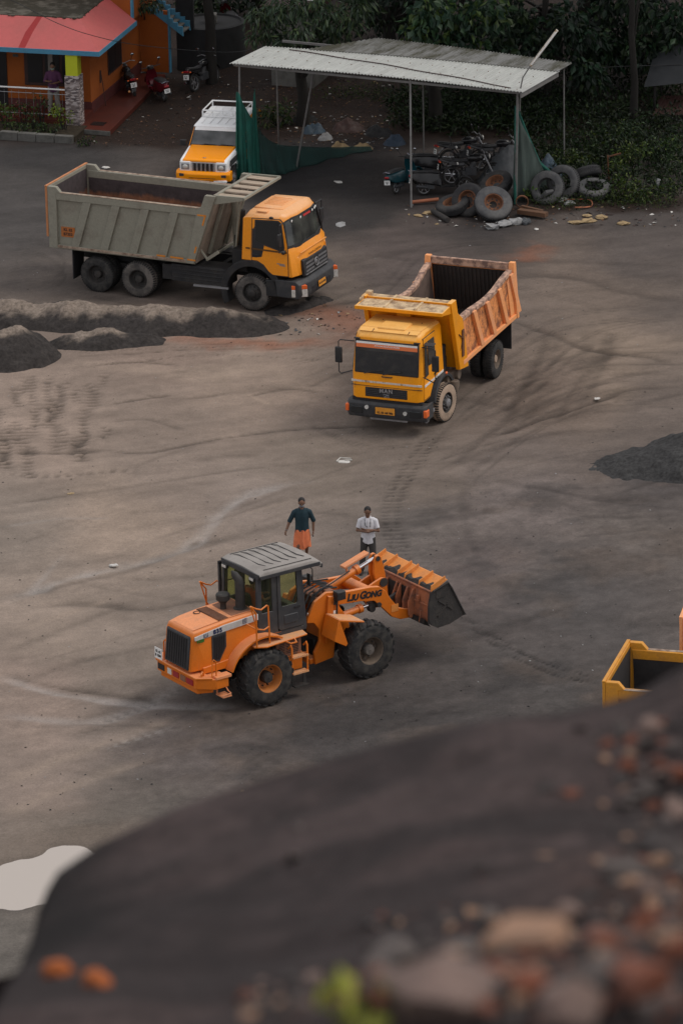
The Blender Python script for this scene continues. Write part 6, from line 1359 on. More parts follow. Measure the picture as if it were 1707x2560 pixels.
scooter('maroon scooter parked beside the house, front wheel turned to the blue-edged wall', (-5.50, 164.65, 0), R(112), M['paint_red'], GH)
motorcycle('black motorcycle with a red tail lamp parked in front of the water tank', (-4.52, 165.7, 0), R(60), M['paint_black'], GH)
scooter('dark scooter parked alone under the trees behind the house', (-3.29, 172.4, ground_z(-3.29, 172.4)), R(105), M['paint_red'], GH)
scooter('teal scooter seen from behind beside the middle shed post', (1.88, 153.3, 0), R(58), M['paint_teal'], GS)
scooter('black scooter parked side-on in the front of the shed', (2.72, 153.1, 0), R(4), M['paint_black'], GS, 12)
scooter('black scooter with a grab rail parked in the second row', (2.72, 155.0, 0), R(2), M['paint_black'], GS)
motorcycle('black cruiser motorcycle with long bright forks next to the tyre heap', (3.60, 154.15, 0), R(6), M['paint_black'], GS)
motorcycle('black motorcycle parked at the back of the shed', (3.55, 156.0, 0), R(20), M['paint_black'], GS)
motorcycle('dark motorcycle beside the grey tarpaulin in the shed', (4.55, 155.7, 0), R(10), M['paint_black'], GS)

M['oldtyre'] = mat('weathered_tyre', (.055, .056, .060), (.14, .135, .13), amt=.8, rough=.9, scale=2.5, lo=.4, hi=.7)
M['oldtyre_d'] = mat('dark_tyre', (.022, .022, .024), (.07, .066, .062), amt=.8, rough=.9, scale=3)
def old_tyre(label, loc, normal, rim=False, Rr=.52, W=.28, dark=False):
    n_ = Vector(normal).normalized()
    t = thing('tyre', label, 'tyre', loc, 0, 'old tyres dumped beside the shed'); t.rotation_euler = n_.to_track_quat('Y', 'Z').to_euler()
    b = MB(); ri = .285
    b.lathe([(ri, W * .42), (ri * 1.06, W * .5), (Rr * .82, W * .56), (Rr * .95, W * .46), (Rr, W * .30), (Rr, -W * .30), (Rr * .95, -W * .46), (Rr * .82, -W * .56), (ri * 1.06, -W * .5), (ri, -W * .42), (ri * 1.2, -W * .2), (ri * 1.2, W * .2), (ri, W * .42)], n=44)
    b.build('tread_wall', M['oldtyre_d'] if dark else M['oldtyre'], t)
    q = MB()
    for k in range(52):
        a = 2 * PI * k / 52
        for s in (1, -1):
            c, s_ = math.cos(a + s * .03), math.sin(a + s * .03)
            q.beam((c * (Rr + .004), s * W * .06, s_ * (Rr + .004)), (c * (Rr + .002), s * W * .30, s_ * (Rr + .002)), .034, .016, up=(c, 0, s_))
    q.build('tread', M['oldtyre_d'], t, smooth=0)
    if rim:
        r = MB(); r.lathe([(ri * 1.02, W * .46), (ri * .94, W * .46), (ri * .86, W * .22), (ri * .80, -W * .05), (ri * .42, -W * .12), (ri * .40, -W * .14), (ri * .80, -W * .2), (ri * .9, -W * .4)], n=30); rm = r.build('rim', M['rust'], t)
        r = MB()
        for k in range(8):
            a = 2 * PI * k / 8; r.cyl((ri * .62 * math.cos(a), -W * .11, ri * .62 * math.sin(a)), (ri * .62 * math.cos(a), -W * .055, ri * .62 * math.sin(a)), .03, 8)
        r.build('hand_hole', M['ink'], rm)
    return t
old_tyre('tyre with a rusty rim lying almost flat at the left end of the heap', (3.55, 151.05, .27), (-.25, -.18, .95), True, dark=True)
old_tyre('tyre with a rusty spoked rim leaning on the flat one', (4.02, 150.95, .44), (-.38, -.72, .42), True, dark=True)
old_tyre('pale dusty tyre with a hollow rusty rim, frontmost of the heap', (4.75, 150.55, .42), (.10, -.60, .58), True, Rr=.57)
old_tyre('tyre with rim tipped up against the shed corner behind the front tyres', (4.90, 152.6, .44), (-.30, -.30, .70), True, dark=True)
old_tyre('bare tyre leaning beside the green net with another tyre piece inside it', (6.45, 152.1, .44), (-.30, -.78, .35))
old_tyre('bare tyre standing just behind the leaning one', (6.95, 152.5, .50), (-.42, -.78, .25))
old_tyre('open bare tyre lying flat by the weeds, rightmost of the heap', (7.88, 152.5, .24), (.02, -.25, .95))
old_tyre('dark tyre lying on edge behind the flat one at the weeds', (7.65, 153.6, .40), (-.25, .45, .75), dark=True)
b = MB(); b.tube([(6.28, 151.9, .22), (6.42, 151.85, .36), (6.62, 151.9, .40)], [.07, .09, .05], 8); tag(b.build('rubber_scrap', M['oldtyre']), 'strip of split tyre rubber lying inside the leaning bare tyre', 'rubber scrap')
# ------------------------------------------------------------------ house at the upper left (own frame: x along the front, y to the back)
M['h_wall'] = mat('orange_house_paint', (.30, .075, .008), (.21, .05, .008), amt=.6, rough=.8, scale=1.2, fine=.08)
M['h_roof'] = mat('pink_red_roof_paint', (.47, .105, .10), (.36, .10, .09), amt=.6, rough=.75, scale=1.0, fine=.08)
M['h_red'] = mat('red_roof_patch', (.30, .022, .022), None, rough=.7)
M['h_blue'] = mat('blue_trim', (.06, .23, .36), (.08, .18, .26), rough=.7)
M['h_lime'] = mat('lime_pillar_paint', (.44, .48, .018), None, rough=.7, fine=.06)
M['h_top'] = mat('mossy_concrete', (.035, .032, .022), (.12, .11, .09), amt=.9, rough=.95, scale=2.2, lo=.48, hi=.62, bump=.5, bscale=12)
M['h_dark'] = mat('dark_opening', (.010, .009, .010), None, rough=.4, fine=0)
M['h_brown'] = mat('dark_wood', (.045, .020, .016), (.02, .012, .01), rough=.6)
M['h_floor'] = mat('red_oxide_floor', (.085, .017, .010), (.05, .014, .010), amt=.7, rough=.5, scale=2.5)
M['h_plinth'] = mat('dark_red_plinth', (.09, .020, .018), (.05, .018, .015), rough=.7)
M['concrete'] = mat('old_concrete', (.12, .115, .105), (.05, .048, .042), amt=.8, rough=.9, scale=3, bump=.3)
M['conc_dark'] = mat('damp_concrete', (.022, .022, .023), (.012, .012, .012), amt=.8, rough=.9, scale=2)
def stone_mat():
    m, n, p = _new('stacked_stone_cladding'); tc = n.nodes.new('ShaderNodeTexCoord'); mp = n.nodes.new('ShaderNodeMapping'); mp.inputs['Rotation'].default_value = (R(90), 0, 0)
    n.links.new(tc.outputs['Object'], mp.inputs['Vector'])
    bt = n.nodes.new('ShaderNodeTexVoronoi'); bt.inputs['Scale'].default_value = 1; mp2 = n.nodes.new('ShaderNodeMapping'); mp2.inputs['Scale'].default_value = (9, 9, 24); n.links.new(tc.outputs['Object'], mp2.inputs['Vector']); n.links.new(mp2.outputs[0], bt.inputs['Vector'])
    r = _ramp(n, bt.outputs['Color'], [(.15, (.06, .045, .05)), (.5, (.20, .16, .15)), (.85, (.42, .37, .36))]); n.links.new(r.outputs[0], p.inputs['Base Color']); p.inputs['Roughness'].default_value = .9
    b_ = n.nodes.new('ShaderNodeBump'); b_.inputs['Strength'].default_value = .6; n.links.new(bt.outputs['Distance'], b_.inputs['Height']); n.links.new(b_.outputs[0], p.inputs['Normal']); return m
M['h_stone'] = stone_mat()
def house():
    t = thing('house', 'orange house with a pink sloping roof edge and blue trim', 'house', (-7.81, 162.67, 0), -.2705)
    Wm = M['h_wall']
    b = MB(); b.box(-7, 0, 0, .18, .3, 2.9); b.box(-.18, 0, .18, 5.4, .3, 2.9); b.box(-7, -.2, 6, 6.2, .3, 2.9); b.build('wall', Wm, t)
    b = MB(); b.box(-7, .003, -.02, 0, .3, .55); b.box(0, .02, 0, 5.4, .15, .52); b.build('plinth', M['h_plinth'], t)
    b = MB(); b.box(-7, .06, -1.42, .0, .0, .30); b.build('porch_floor', M['h_floor'], t)
    b = MB(); b.prism([(.06, -1.75), (1.20, -1.85), (1.05, 2.2), (.9, 5.2), (.02, 5.2), (.02, -1.4), (.06, -1.4)], 0, .15, axis='z'); b.build('side_floor', M['h_floor'], t)
    b = MB(); b.prism([(.04, -1.80), (1.22, -1.90), (1.22, -1.852), (.04, -1.752)], 0, .14, axis='z'); b.build('floor_edge', M['concrete'], t)
    b = MB(); b.box(.36, .80, -1.30, -.90, .152, .165); b.build('doormat', M['h_dark'], t)
    # skirt roof
    E0, T0 = 2.62, 3.36
    ex, ey, tx, ty = .78, -1.42, -.20, -.22; yb = 2.62
    fy = lambda y: (y - ey) / (yb - ey)
    b = MB()
    b.add([(-7, ey, E0), (ex, ey, E0), (tx, ty, T0), (-7, ty, T0)], [(0, 1, 2, 3)]); b.build('front_roof_slope', M['h_roof'], t, smooth=0)
    b = MB(); b.add([(ex, ey, E0), (ex, yb, E0), (tx, yb, T0), (tx, ty, T0)], [(0, 1, 2, 3)]); b.build('side_roof_slope', M['h_roof'], t, smooth=0)
    b = MB(); b.add([(-7, ey + .01, E0 - .13), (ex - .01, ey + .01, E0 - .13), (ex - .01, yb, E0 - .13), (-7, yb, E0 - .13)], [(0, 1, 2, 3)]); b.build('soffit', Wm, t, recalc=False)
    s = lambda f: (ey + (ty - ey) * f, E0 + (T0 - E0) * f)
    b = MB(); b.add([(-1.92, s(0)[0], s(0)[1] + .004), (-1.70, s(0)[0], s(0)[1] + .004), (-1.62, s(.5)[0], s(.5)[1] + .004), (-1.48, s(1)[0], s(1)[1] + .004), (-1.66, s(1)[0], s(1)[1] + .004), (-1.86, s(.5)[0], s(.5)[1] + .004)], [(0, 1, 2, 5), (5, 2, 3, 4)]); b.build('roof_patch', M['h_red'], t, smooth=0)
    b = MB(); b.box(-7, ex + .02, ey - .02, ey, E0 - .15, E0 + .005); b.box(ex, ex + .02, ey, yb, E0 - .15, E0 + .005); b.build('fascia', M['h_blue'], t)
    b = MB(); b.box(-7, tx - .02, ty + .02, 2.6, T0 - .3, T0 + .02); rr = random.Random(4)
    b.build('flat_roof', M['h_top'], t)
    b = MB()
    for k in range(90):
        x, y = (rr.uniform(-4.5, tx), ty + rr.uniform(-.02, .14)) if k < 60 else (tx - rr.uniform(0, .12), rr.uniform(ty, 2.5)); b.ell((x, y, T0 + .01), (rr.uniform(.03, .09), rr.uniform(.03, .07), rr.uniform(.01, .04)), 6)
    b.build('moss', M['h_top'], t)
    b = MB(); b.box(-7, .63, 2.62, 2.75, 2.55, 6.0); b.box(.50, .63, 2.75, 5.42, 2.62, 6.0); b.build('upper_wall', Wm, t)
    b = MB(); b.box(.60, .66, 2.60, 2.78, 2.68, 6); b.build('corner_trim', M['h_blue'], t)
    # pillar
    b = MB(); b.box(-.36, .04, -1.40, -1.02, 1.78, 2.60); b.build('pillar', M['h_lime'], t)
    b = MB(); b.box(-.40, .08, -1.44, -.98, .02, 1.78); b.build('pillar_cladding', M['h_stone'], t, bevel=.01)
    # openings
    b = MB(); b.box(-2.22, -.40, -.03, .0, 1.02, 2.46); wf = b.build('window', M['h_brown'], t)
    b = MB(); b.box(-2.10, -1.60, -.045, -.03, 1.12, 2.38); b.box(-1.50, -1.02, -.045, -.03, 1.12, 2.38); b.box(-.92, -.46, -.045, -.03, 1.12, 2.38); b.build('window_pane', M['h_dark'], wf)
    b = MB(); b.box(-1.40, -1.24, -.06, -.045, 1.5, 2.4); b.build('curtain', M['trouser_pale'], wf)
    b = MB(); b.box(-3.9, -2.82, -.03, 0, .3, 2.35); b.build('door', M['h_dark'], t)
    b = MB(); b.box(-2.60, -2.42, -.02, 0, 1.93, 2.02); b.build('notice', M['concrete'], t)
    b = MB(); b.box(0, .03, 1.85, 3.30, .95, 2.10); wf = b.build('window', M['h_brown'], t)
    b = MB(); b.box(.03, .04, 1.93, 2.55, 1.03, 2.02); b.box(.03, .04, 2.62, 3.22, 1.03, 2.02); b.build('window_pane', M['h_dark'], wf)
    # projecting wall and outside stair
    b = MB(); b.box(0, .98, 5.42, 5.56, .15, 2.25); b.build('projecting_wall', Wm, t)
    b = MB(); b.box(.98, 1.02, 5.40, 5.58, .15, 2.30); b.build('wall_trim', M['h_blue'], t)
    b = MB()
    pts = [(0, 2.75)]; n = 9
    for k in range(n): pts += [(k * .165 + .165, 2.75 - k * .125), (k * .165 + .165, 2.75 - (k + 1) * .125)]
    pts += [(1.50, 1.42), (0, 2.52)]
    b.prism(pts, 5.40, 5.48); b.prism(pts, 6.2, 6.28); b.build('stair_string', M['h_blue'], t)
    b = MB()
    for k in range(n): b.box(k * .165, k * .165 + .17, 5.48, 6.2, 2.52 - k * .125, 2.56 - k * .125)
    b.build('stair_step', M['concrete'], t)
    b = MB(); b.box(.99, 1.6, 6.3, 6.4, .0, 2.5); b.build('back_wall', M['conc_dark'], t)
    return t
hs_ = house()
HM = Matrix.Translation((-7.81, 162.67, 0)) @ Matrix.Rotation(-.2705, 4, 'Z')
def hp(x, y, z=0): return HM @ Vector((x, y, z))
# porch railing
t = thing('railing', 'white steel porch railing in front of the purple shirted man', 'railing', (-7.81, 162.67, 0), -.2705)
b = MB(); b.cyl((-7, -1.32, 1.28), (-.40, -1.32, 1.28), .028, 8); b.build('handrail', M['white'], t)
b = MB(); b.cyl((-7, -1.32, 1.12), (-.40, -1.32, 1.12), .012, 6); b.cyl((-7, -1.32, .44), (-.40, -1.32, .44), .014, 6); b.build('rail', M['steel'], t)
b = MB()
for k in range(27): x = -6.9 + k * .245; b.cyl((x, -1.32, .30), (x, -1.32, 1.2), .007, 5)
b.build('bar', M['post'], t)
b = MB(); q = [hp(.22, .85, .2), hp(.06, .95, 1.22)]; b.tube(q, .014, 6); b.beam(hp(.05, .9, .95), hp(.03, .98, 1.35), .05, .03); tag(b.build('broom', M['h_brown']), 'broom leaning against the side wall of the orange house', 'broom')
# garden kerb
b = MB()
for k in range(12):
    x = -7.0 + k * .61; b.box(x, x + .595, -3.02 + .01 * (k % 3), -2.80, -.1, .27 - .012 * (k % 4))
for i, p in enumerate(b.v): b.v[i] = tuple(hp(*p))
tag(b.build('garden_kerb', M['concrete'], bevel=.02), 'low mossy stone kerb along the front of the porch garden', 'kerb')
b = MB(); b.box(-7, .32, -2.80, -1.42, -.1, .16)
for i, p in enumerate(b.v): b.v[i] = tuple(hp(*p))
gs = b.build('garden_soil', earth_mat('garden_soil_surface', (.035, .027, .018), gscale=8)); gs['kind'] = 'structure'
# water tank, old engine cover and trunk behind the bikes
t = thing('water_tank', 'round dark concrete water tank in the shade beside the house', 'water tank', (-4.05, 169.3, 0))
b = MB(); b.lathe([(1.15, 0), (1.15, 1.45), (1.05, 1.47), (1.03, 1.40), (.01, 1.40)], ax='z', n=40); b.build('tank_wall', M['conc_dark'], t)
b = MB(); b.box(-.18, .22, -.2, .2, 1.40, 1.72); b.build('pump', M['concrete'], t, bevel=.03)

# ------------------------------------------------------------------ corrugated shed
def sheet_mat(name, base, moss, amt, lo, hi):
    m, n, p = _new(name)
    t = _noise(n, 1.1, 6, .7, stretch=(1.6, .35, 1)); r = _ramp(n, t.outputs[0], [(lo, G1(0)), (hi, G1(amt))]); c = _mix(n, base, moss, r.outputs[0])
    t2 = _noise(n, 6, 5, .7, stretch=(3, .15, 1)); r2 = _ramp(n, t2.outputs[0], [(.3, G1(.74)), (.62, G1(1.04))]); c = _mix(n, c, r2.outputs[0], 1.0, 'MULTIPLY')
    n.links.new(c, p.inputs['Base Color']); p.inputs['Roughness'].default_value = .6; return m
M['sheet_new'] = sheet_mat('pale_roof_sheet', (.41, .42, .40), (.33, .32, .30), .6, .5, .75)
M['sheet_old'] = sheet_mat('mossy_roof_sheet', (.17, .17, .165), (.032, .030, .012), .95, .40, .58)
SE0, SE1 = Vector((-3.12, 155.1, 3.70)), Vector((5.66, 151.5, 3.66)); SX = (SE1 - SE0); SL = math.hypot(SX.x, SX.y); SX.normalize(); SY = Vector((-SX.y, SX.x, 0)).normalized()
yawS = math.atan2(SX.y, SX.x)
shed = thing('shed', 'open shed with a white corrugated roof on thin steel posts', 'shed', (SE0.x, SE0.y, 0), yawS)
def sheet(x0, x1, y0f, y1f, zf, m, nm, ny=6, pitch=.105, amp=.020):
    b = MB(); xs_ = np.arange(x0, x1, pitch / 6); secs = []
    for x in xs_:
        s = (x - x0) / (x1 - x0); a = amp * math.sin(2 * PI * x / pitch); q = []
        for k in range(ny + 1): y = y0f(x) + (y1f(x) - y0f(x)) * k / ny; q.append((x, y, zf(x, y) + a))
        secs.append(q)
    b.loft(secs, closed=False, caps=False); o = b.build(nm, m, shed, recalc=False, smooth=80)
    sol = o.modifiers.new('thickness', 'SOLIDIFY'); sol.thickness = .008; sol.offset = -1; return o
zr = lambda x, y: 3.74 - .012 * x + .06 * math.sin(x * .33) - .055 * y
fr = sheet(-.05, SL + .05, lambda x: 0.0 - .03 * math.sin(x * .9), lambda x: 2.75 + .06 * x, zr, M['sheet_new'], 'roof_sheet')
sheet(1.5, SL + .03, lambda x: 2.62 + .05 * x, lambda x: min(2.9 + (x - 1.5) * 1.7, 5.4 - .10 * x), lambda x, y: zr(x, y) + .022, M['sheet_old'], 'rear_roof_sheet')
b = MB(); rr = random.Random(2)
for r in range(3):
    for k in range(26): x = .15 + k * .365 + r * .1; y = .18 + r * .95; b.ell((x, y, zr(x, y) + .022), (.018, .018, .014), 6)
b.build('roof_bolt', M['rust'], fr)
b = MB(); b.tube([(.95 + k * .58, 2.4 - k * .155 + .04 * math.sin(k * 1.3), zr(.95 + k * .58, 2.3 - k * .15) + .035) for k in range(15)], .018, 6); b.build('roof_cable', M['h_brown'], fr)
b = MB()
for y in (.12, 1.4, 2.6, 4.0): b.beam((.05, y, zr(0, y) - .06), (SL - .05, y, zr(SL, y) - .06), .05, .07)
b.beam((SL - .02, .0, zr(SL, 0) - .10), (SL - .02, 3.3, zr(SL, 3.3) - .10), .04, .16); b.build('purlin', M['post'], shed)
def spost(foot, topx, topy, r=.032, nm='post'):
    inv = shed.matrix_basis.inverted() if False else (Matrix.Translation((SE0.x, SE0.y, 0)) @ Matrix.Rotation(yawS, 4, 'Z')).inverted()
    f = inv @ Vector(foot); b = MB(); b.cyl(f, (topx, topy, zr(topx, topy) - .05), r, 8); b.build(nm, M['post'], shed)
spost((-2.93, 154.75, 0), .22, .15); spost((-1.20, 156.2, 0), 2.05, 1.9); spost((2.30, 151.75, 0), 5.86, .12); spost((5.48, 152.0, 0), SL - .18, .15, .04)
SM = Matrix.Translation((SE0.x, SE0.y, 0)) @ Matrix.Rotation(yawS, 4, 'Z')
for x_, y_ in ((4.6, 4.4), (SL - .15, 4.2), (.4, 2.65)): spost(SM @ Vector((x_, y_, 0)), x_, y_, .025)
# lamp on the corner post
t = thing('tube_lamp', 'white fluorescent tube lamp on a bent pole at the right shed corner', 'lamp', (5.62, 152.0, 3.2))
b = MB(); b.tube([(.0, 0, -.3), (.03, -.02, .42), (.10, -.02, .75), (.34, 0, 1.12)], .022, 7); b.build('pole', M['post'], t)
b = MB(); b.beam((.33, 0, 1.10), (1.15, 0, 2.20), .085, .06, up=(0, -1, .3)); b.build('lamp_body', M['white_worn'], t, bevel=.01)
b = MB(); b.cyl((.36, -.045, 1.14), (1.12, -.045, 2.14), .022, 8); b.build('tube', M['white'], t)

# ------------------------------------------------------------------ green shade nets
def net(name, base, tr=.12):
    m, n, p = _new(name); tx = _noise(n, 2.2, 5, .6, stretch=(3, 3, .6)); r = _ramp(n, tx.outputs[0], [(.3, tuple(c * .45 for c in base)), (.7, base)]); n.links.new(r.outputs[0], p.inputs['Base Color']); p.inputs['Roughness'].default_value = .75
    tb = n.nodes.new('ShaderNodeBsdfTransparent'); x = n.nodes.new('ShaderNodeMixShader'); x.inputs[0].default_value = tr
    n.links.new(p.outputs[0], x.inputs[1]); n.links.new(tb.outputs[0], x.inputs[2]); n.links.new(x.outputs[0], n.nodes['Material Output'].inputs['Surface']); return m
M['net'] = net('green_shade_net', (.006, .115, .085), .05); M['net_d'] = net('dark_shade_net', (.006, .050, .042), .25); M['net_g'] = net('grey_green_net', (.060, .085, .075), .12)
def drape(name, label, top, bot, m, n=40, fold=.09, nf=9, thick=.02, cat='shade net'):
    """a hanging net between a top line and a bottom line"""
    tp = catmull(top, 12); bt = catmull(bot, 12); k = min(len(tp), len(bt)); b = MB(); secs = []
    for i in range(n + 1):
        f = i / n; a = Vector([np.interp(f * (len(tp) - 1), range(len(tp)), tp[:, j]) for j in range(3)]); c = Vector([np.interp(f * (len(bt) - 1), range(len(bt)), bt[:, j]) for j in range(3)])
        o = fold * math.sin(f * nf * 2 * PI) + fold * .5 * math.sin(f * nf * 4.7 + 1)
        secs.append([a.lerp(c, s) + Vector((o * .5, -o, 0)) * (.35 + .65 * s) for s in np.linspace(0, 1, 9)])
    b.loft(secs, closed=False, caps=False); o = b.build(name, m, recalc=False, smooth=70); sl_ = o.modifiers.new('thickness', 'SOLIDIFY'); sl_.thickness = thick
    if label: tag(o, label, cat)
    return o
nt1 = thing('shade_net', 'bright green shade net hanging from the left end of the shed', 'shade net', (-2.9, 154.7, 0))
for nm, tp, bt, m, fo, nf in (('hanging_strip', [(-2.98, 154.72, 2.92), (-2.90, 154.70, 2.90), (-2.72, 154.75, 2.45)], [(-3.08, 154.62, .03), (-2.95, 154.60, .03), (-2.68, 154.70, .03)], M['net'], .05, 2),
                              ('net_peak', [(-2.72, 154.75, 2.45), (-2.50, 154.95, 2.05), (-2.44, 155.1, 2.75), (-2.40, 155.1, 2.85), (-2.34, 155.2, 1.75)], [(-2.68, 154.70, .03), (-2.55, 154.75, .03), (-2.42, 154.85, .03), (-2.34, 154.9, .03), (-2.25, 155.0, .03)], M['net'], .05, 2),
                              ('sagging_net', [(-2.34, 155.2, 1.70), (-2.1, 155.6, 1.22), (-1.7, 156.2, .82), (-1.2, 156.7, .62), (-.2, 157.4, .36), (.6, 158.0, .20), (1.15, 158.25, .12)], [(-2.25, 155.0, .03), (-1.9, 155.3, .03), (-1.5, 155.7, .03), (-1.1, 156.2, .03), (-.2, 157.1, .03), (.6, 157.8, .03), (1.2, 158.1, .02)], M['net_d'], .05, 7)):
    o = drape(nm, None, tp, bt, m, fold=fo, nf=nf); o.parent = nt1; o.matrix_parent_inverse = Matrix.Translation((2.9, -154.7, 0))
nt2 = thing('shade_net', 'dull green net spread like a tent flap from the right shed corner', 'shade net', (5.5, 152.1, 0))
o = drape('net_panel', None, [(5.50, 152.0, 3.02), (5.66, 152.1, 2.55), (6.02, 152.45, 1.7)], [(5.36, 151.95, .05), (5.85, 152.3, .04), (6.62, 153.1, .10)], M['net_g'], fold=.03, nf=3); o.parent = nt2; o.matrix_parent_inverse = Matrix.Translation((-5.5, -152.1, 0))
b = MB(); b.tube([(5.52, 152.0, 3.06), (5.52, 151.98, 2.3), (5.50, 151.95, 1.6)], [.05, .07, .045], 8); b.tube([(5.54, 152.05, 3.0), (5.85, 152.4, 2.0), (6.2, 152.9, 1.0), (6.75, 153.6, .35)], [.03, .07, .09, .06], 8); b.tube([(5.47, 151.92, .0), (5.46, 151.94, .9)], [.05, .03], 6); o = b.build('net_edge', M['net']); o.parent = nt2; o.matrix_parent_inverse = Matrix.Translation((-5.5, -152.1, 0))
M['tarp_d'] = mat('dark_tarpaulin', (.016, .018, .021), (.03, .032, .036), rough=.7, scale=2.5); M['bark_d'] = mat('dark_wood_post', (.012, .010, .009), None, rough=.9)
M['tarp'] = mat('grey_tarpaulin', (.060, .066, .072), (.11, .11, .115), amt=.7, rough=.7, scale=2.5); M['tarp_b'] = mat('blue_tarpaulin', (.035, .06, .085), (.07, .08, .09), rough=.7)
def heap(name, label, cat, c, rx, ry, h, m, seed=1, n=26, rough=.3, kind=None, sharp=1.3, group=None, ang=0, mats=None):
    """an uneven mound sitting on the ground"""
    b = MB(); ca, sa = math.cos(ang), math.sin(ang); secs = []; rr = np.random.default_rng(seed)
    th = np.linspace(0, 2 * PI, n * 2, endpoint=False)
    for i in range(n + 1):
        f = i / n; q = []
        for a in th:
            x, y = f * math.cos(a), f * math.sin(a); nz = float(fbm(np.array([x * 2.2 + seed * 3.1]), np.array([y * 2.2 - seed * 1.7]), 1.0, 5, seed)[0] - .5)
            e = 1 + .25 * float(fbm(np.array([math.cos(a) * 1.2 + seed]), np.array([math.sin(a) * 1.2]), 1.0, 3, seed + 5)[0] - .5)
            X, Y = x * rx * e, y * ry * e; z = h * max(0, 1 - f ** sharp) * (1 + rough * 2 * nz) - .04 * f
            q.append((c[0] + X * ca - Y * sa, c[1] + X * sa + Y * ca, c[2] + z))
        secs.append(q)
    b.loft(secs, caps=False); b.add([secs[0][0]], []); o = b.build(name, m, recalc=False, smooth=0 if False else 60)
    if kind: o['kind'] = kind
    if label: tag(o, label, cat, group)
    return o
heap('tarpaulin_heap', 'grey tarpaulin draped over a heap behind the right shed corner', 'tarpaulin', (5.35, 154.6, 0), .95, .8, 1.25, M['tarp'], 3, rough=.25, sharp=1.0)
heap('tarpaulin_heap', 'small blue tarpaulin heap beside the weeds, right of the green net', 'tarpaulin', (6.6, 154.9, 0), .55, .6, .75, M['tarp_b'], 5, rough=.3, sharp=1.1)
# tarpaulin shelter and rusty sheet at the right edge
_o = hz(1500, 190, 161.5); t = thing('shelter', 'sagging dark tarpaulin shelter under the trees at the right edge', 'shelter', (_o.x, 161.5, 0))
b = MB(); b.loft([[(-.35 + .25 * k, -.5, _o.z + .02 * k), (-.15 + .26 * k, .4, _o.z + .22 + .05 * k + .06 * math.sin(k)), (.1 + .27 * k, 1.5, _o.z + .55 + .10 * k)] for k in range(14)], closed=False, caps=False); b.build('tarpaulin', M['tarp_d'], t, recalc=False)
b = MB()
for k in range(40): x = .1 + k * .06; b.beam((x - .18, -.9, _o.z - .85 + .02 * (k % 2)), (x + .18, .1, _o.z - .48 + .02 * (k % 2)), .06, .02)
b.build('rusty_sheet', M['h_brown'], t)
b = MB()
for x, y in ((.0, -.4), (2.6, -.4), (2.6, 1.2), (.3, 1.2)): b.cyl((x, y, 0), (x, y, _o.z), .04, 7)
b.build('shelter_post', M['bark_d'], t)
# pale hut and its dark roof glimpsed between the trees
t = thing('hut', 'small pale hut glimpsed between the trees behind the shed', 'hut', (-1.35, 165.6, 0), R(-20))
b = MB(); b.box(-.7, .75, 0, 1.8, 0, 2.75); b.build('hut_wall', M['concrete'], t); b = MB(); b.hexa([(-.95, -.25, 2.75), (.95, -.25, 2.75), (.95, 2.0, 2.75), (-.95, 2.0, 2.75), (-.95, -.25, 2.87), (.95, -.25, 2.87), (.95, 2.0, 3.0), (-.95, 2.0, 3.0)]); rf_ = b.build('hut_roof', M['h_brown'], t); b = MB(); b.box(.3, .62, .6, .9, 2.9, 3.55); b.build('chimney', M['white'], rf_)
